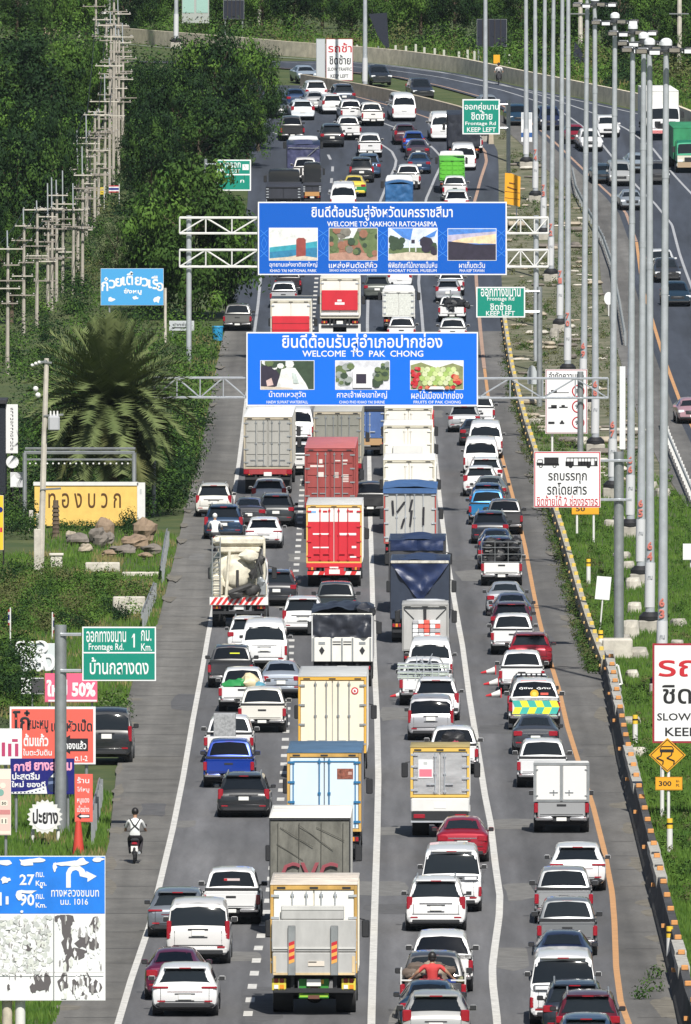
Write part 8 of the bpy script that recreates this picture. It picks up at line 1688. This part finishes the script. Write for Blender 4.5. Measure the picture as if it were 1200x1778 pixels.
# person sitting in the loaded pickup bed, seen from behind
Jp = {'pelvis': (0, 0, .16, .17, .15), 'waist': (0, .0, .32, .15, .12), 'chest': (0, .02, .54, .19, .13), 'neck_base': (0, .05, .72, .09), 'neck': (0, .07, .79, .06), 'head': (0, .09, .90, .10), 'crown': (0, .09, .99, .075)}
Ep = [('pelvis', 'waist'), ('waist', 'chest'), ('chest', 'neck_base'), ('neck_base', 'neck'), ('neck', 'head'), ('head', 'crown')]
for s, k in ((-1, 'l'), (1, 'r')):
    Jp.update({k + 'sh': (s * .22, .03, .68, .08), k + 'el': (s * .42, -.02, .50, .055), k + 'wr': (s * .56, .10, .34, .036), k + 'palm': (s * .62, .14, .31, .036), k + 'hip': (s * .13, .05, .15, .11), k + 'kn': (s * .22, .45, .42, .08), k + 'an': (s * .2, .62, .06, .05), k + 'toe': (s * .2, .78, .04, .04)})
    Ep += [('chest', k + 'sh'), (k + 'sh', k + 'el'), (k + 'el', k + 'wr'), (k + 'wr', k + 'palm'), ('pelvis', k + 'hip'), (k + 'hip', k + 'kn'), (k + 'kn', k + 'an'), (k + 'an', k + 'toe')]
    for q in range(4): f1, f2 = '%sf%da' % (k, q), '%sf%db' % (k, q); Jp[f1] = (s * .67, .11 + .02 * q, .295, .010); Jp[f2] = (s * .69, .11 + .02 * q, .26 + .003 * q, .009); Ep += [(k + 'palm', f1), (f1, f2)]
    Jp[k + 'th'] = (s * .63, .09, .285, .011); Jp[k + 'th2'] = (s * .66, .08, .26, .009); Ep += [(k + 'palm', k + 'th'), (k + 'th', k + 'th2')]
def red_f(c):
    if c.z > .755: return 0
    if c.z > .22 and c.y < .3: return 0 if abs(c.x) > .36 else 1
    return 2 if c.z > .1 or c.y < .5 else 3
pr = rP[0]; L0_ = pr.location
b = figure('person', Jp, Ep, red_f, [skinm, mat('red_shirt', (.52, .045, .045), .8), mat('dark_trousers', (.025, .022, .028), .8), shoe], 'person in a red shirt sitting with arms spread in the loaded dark pickup', (L0_.x - .02, L0_.y + .42, L0_.z + .82), 0)
mb = MB(); mb.ball((0, .08, .955), .125, 14, 10, 0, (.95, 1.05, 1.05)); mb.ball((0, .03, .88), .09, 10, 8, 0, (1, .8, 1)); o = bpy.data.objects.new('hair', mb.mesh('hair', [hairm])); COL.objects.link(o); o.parent = b
mb = MB(); y = .19
for sg in (-1, 1): mb.ball((sg * .035, y, .90), .012, 6, 4, 1); mb.ball((sg * .098, .09, .89), .025, 6, 4, 0, (.5, 1, 1.3))
mb.ball((0, y + .01, .87), .018, 6, 4); mb.box(-.025, .025, y - .01, y, .835, .843, 1); o = bpy.data.objects.new('face', mb.mesh('face', [skinm, ink])); COL.objects.link(o); o.parent = b
random.seed(66)
def load(name, label, cat, fn, mats):
    mb = MB(); fn(mb); o = bpy.data.objects.new(name, mb.mesh(name, mats)); COL.objects.link(o); o.location = L0_; tag(o, label, cat)
load('blue_crate', 'blue crate right of the person in red in the pickup bed', 'crate', lambda m: (m.box(.32, .72, .2, .7, .63, 1.1, 0, .02), m.box(.36, .68, .24, .66, 1.1, 1.12, 0)), [mat('crate_blue', (.01, .04, .22), .5)])
load('blue_crate', 'blue crate left of the person in red in the pickup bed', 'crate', lambda m: (m.box(-.62, -.32, .2, .7, .63, 1.08, 0, .02), m.box(-.58, -.36, .24, .66, 1.08, 1.1, 0)), [mat('crate_blue', (.01, .04, .22), .5)])
load('sacks', 'pile of tan and brown sacks in front of the person in red', 'sacks', lambda m: [m.lump((random.uniform(-.65, .45), random.uniform(.9, 1.35), random.uniform(.8, 1.45)), random.uniform(.16, .28), random.randrange(2), (1.2, 1, .7)) for _ in range(16)], [cmat('sack_tan', (.30, .25, .19)), cmat('sack_brown', (.13, .10, .08))])
load('basket', 'mossy wire basket at the right rear corner of the loaded pickup', 'basket', lambda m: [m.ball((random.uniform(.7, .85), random.uniform(.15, .6), random.uniform(.7, 1.2)), .1, 6, 4) for _ in range(9)], [cmat('moss', (.16, .16, .08))])
for i, (x, z, c) in enumerate([(-.55, 1.12, 'white'), (.05, 1.05, 'grey'), (.5, 1.08, 'pale')]): pass
for o in bpy.data.objects:
    if '_o' in o: del o['_o']
hz = MB(); hz.box(-420, 420, -60, 2000, -1.2, 70)
hm = bpy.data.materials.new('haze'); hm.use_nodes = True; t = hm.node_tree
t.nodes.remove(t.nodes['Principled BSDF']); v = t.nodes.new('ShaderNodeVolumePrincipled'); v.inputs['Color'].default_value = (.72, .86, 1.0, 1); v.inputs['Density'].default_value = .000015
t.links.new(v.outputs[0], t.nodes['Material Output'].inputs['Volume'])
tag(hz.build('haze', [hm], None, False), kind='stuff')
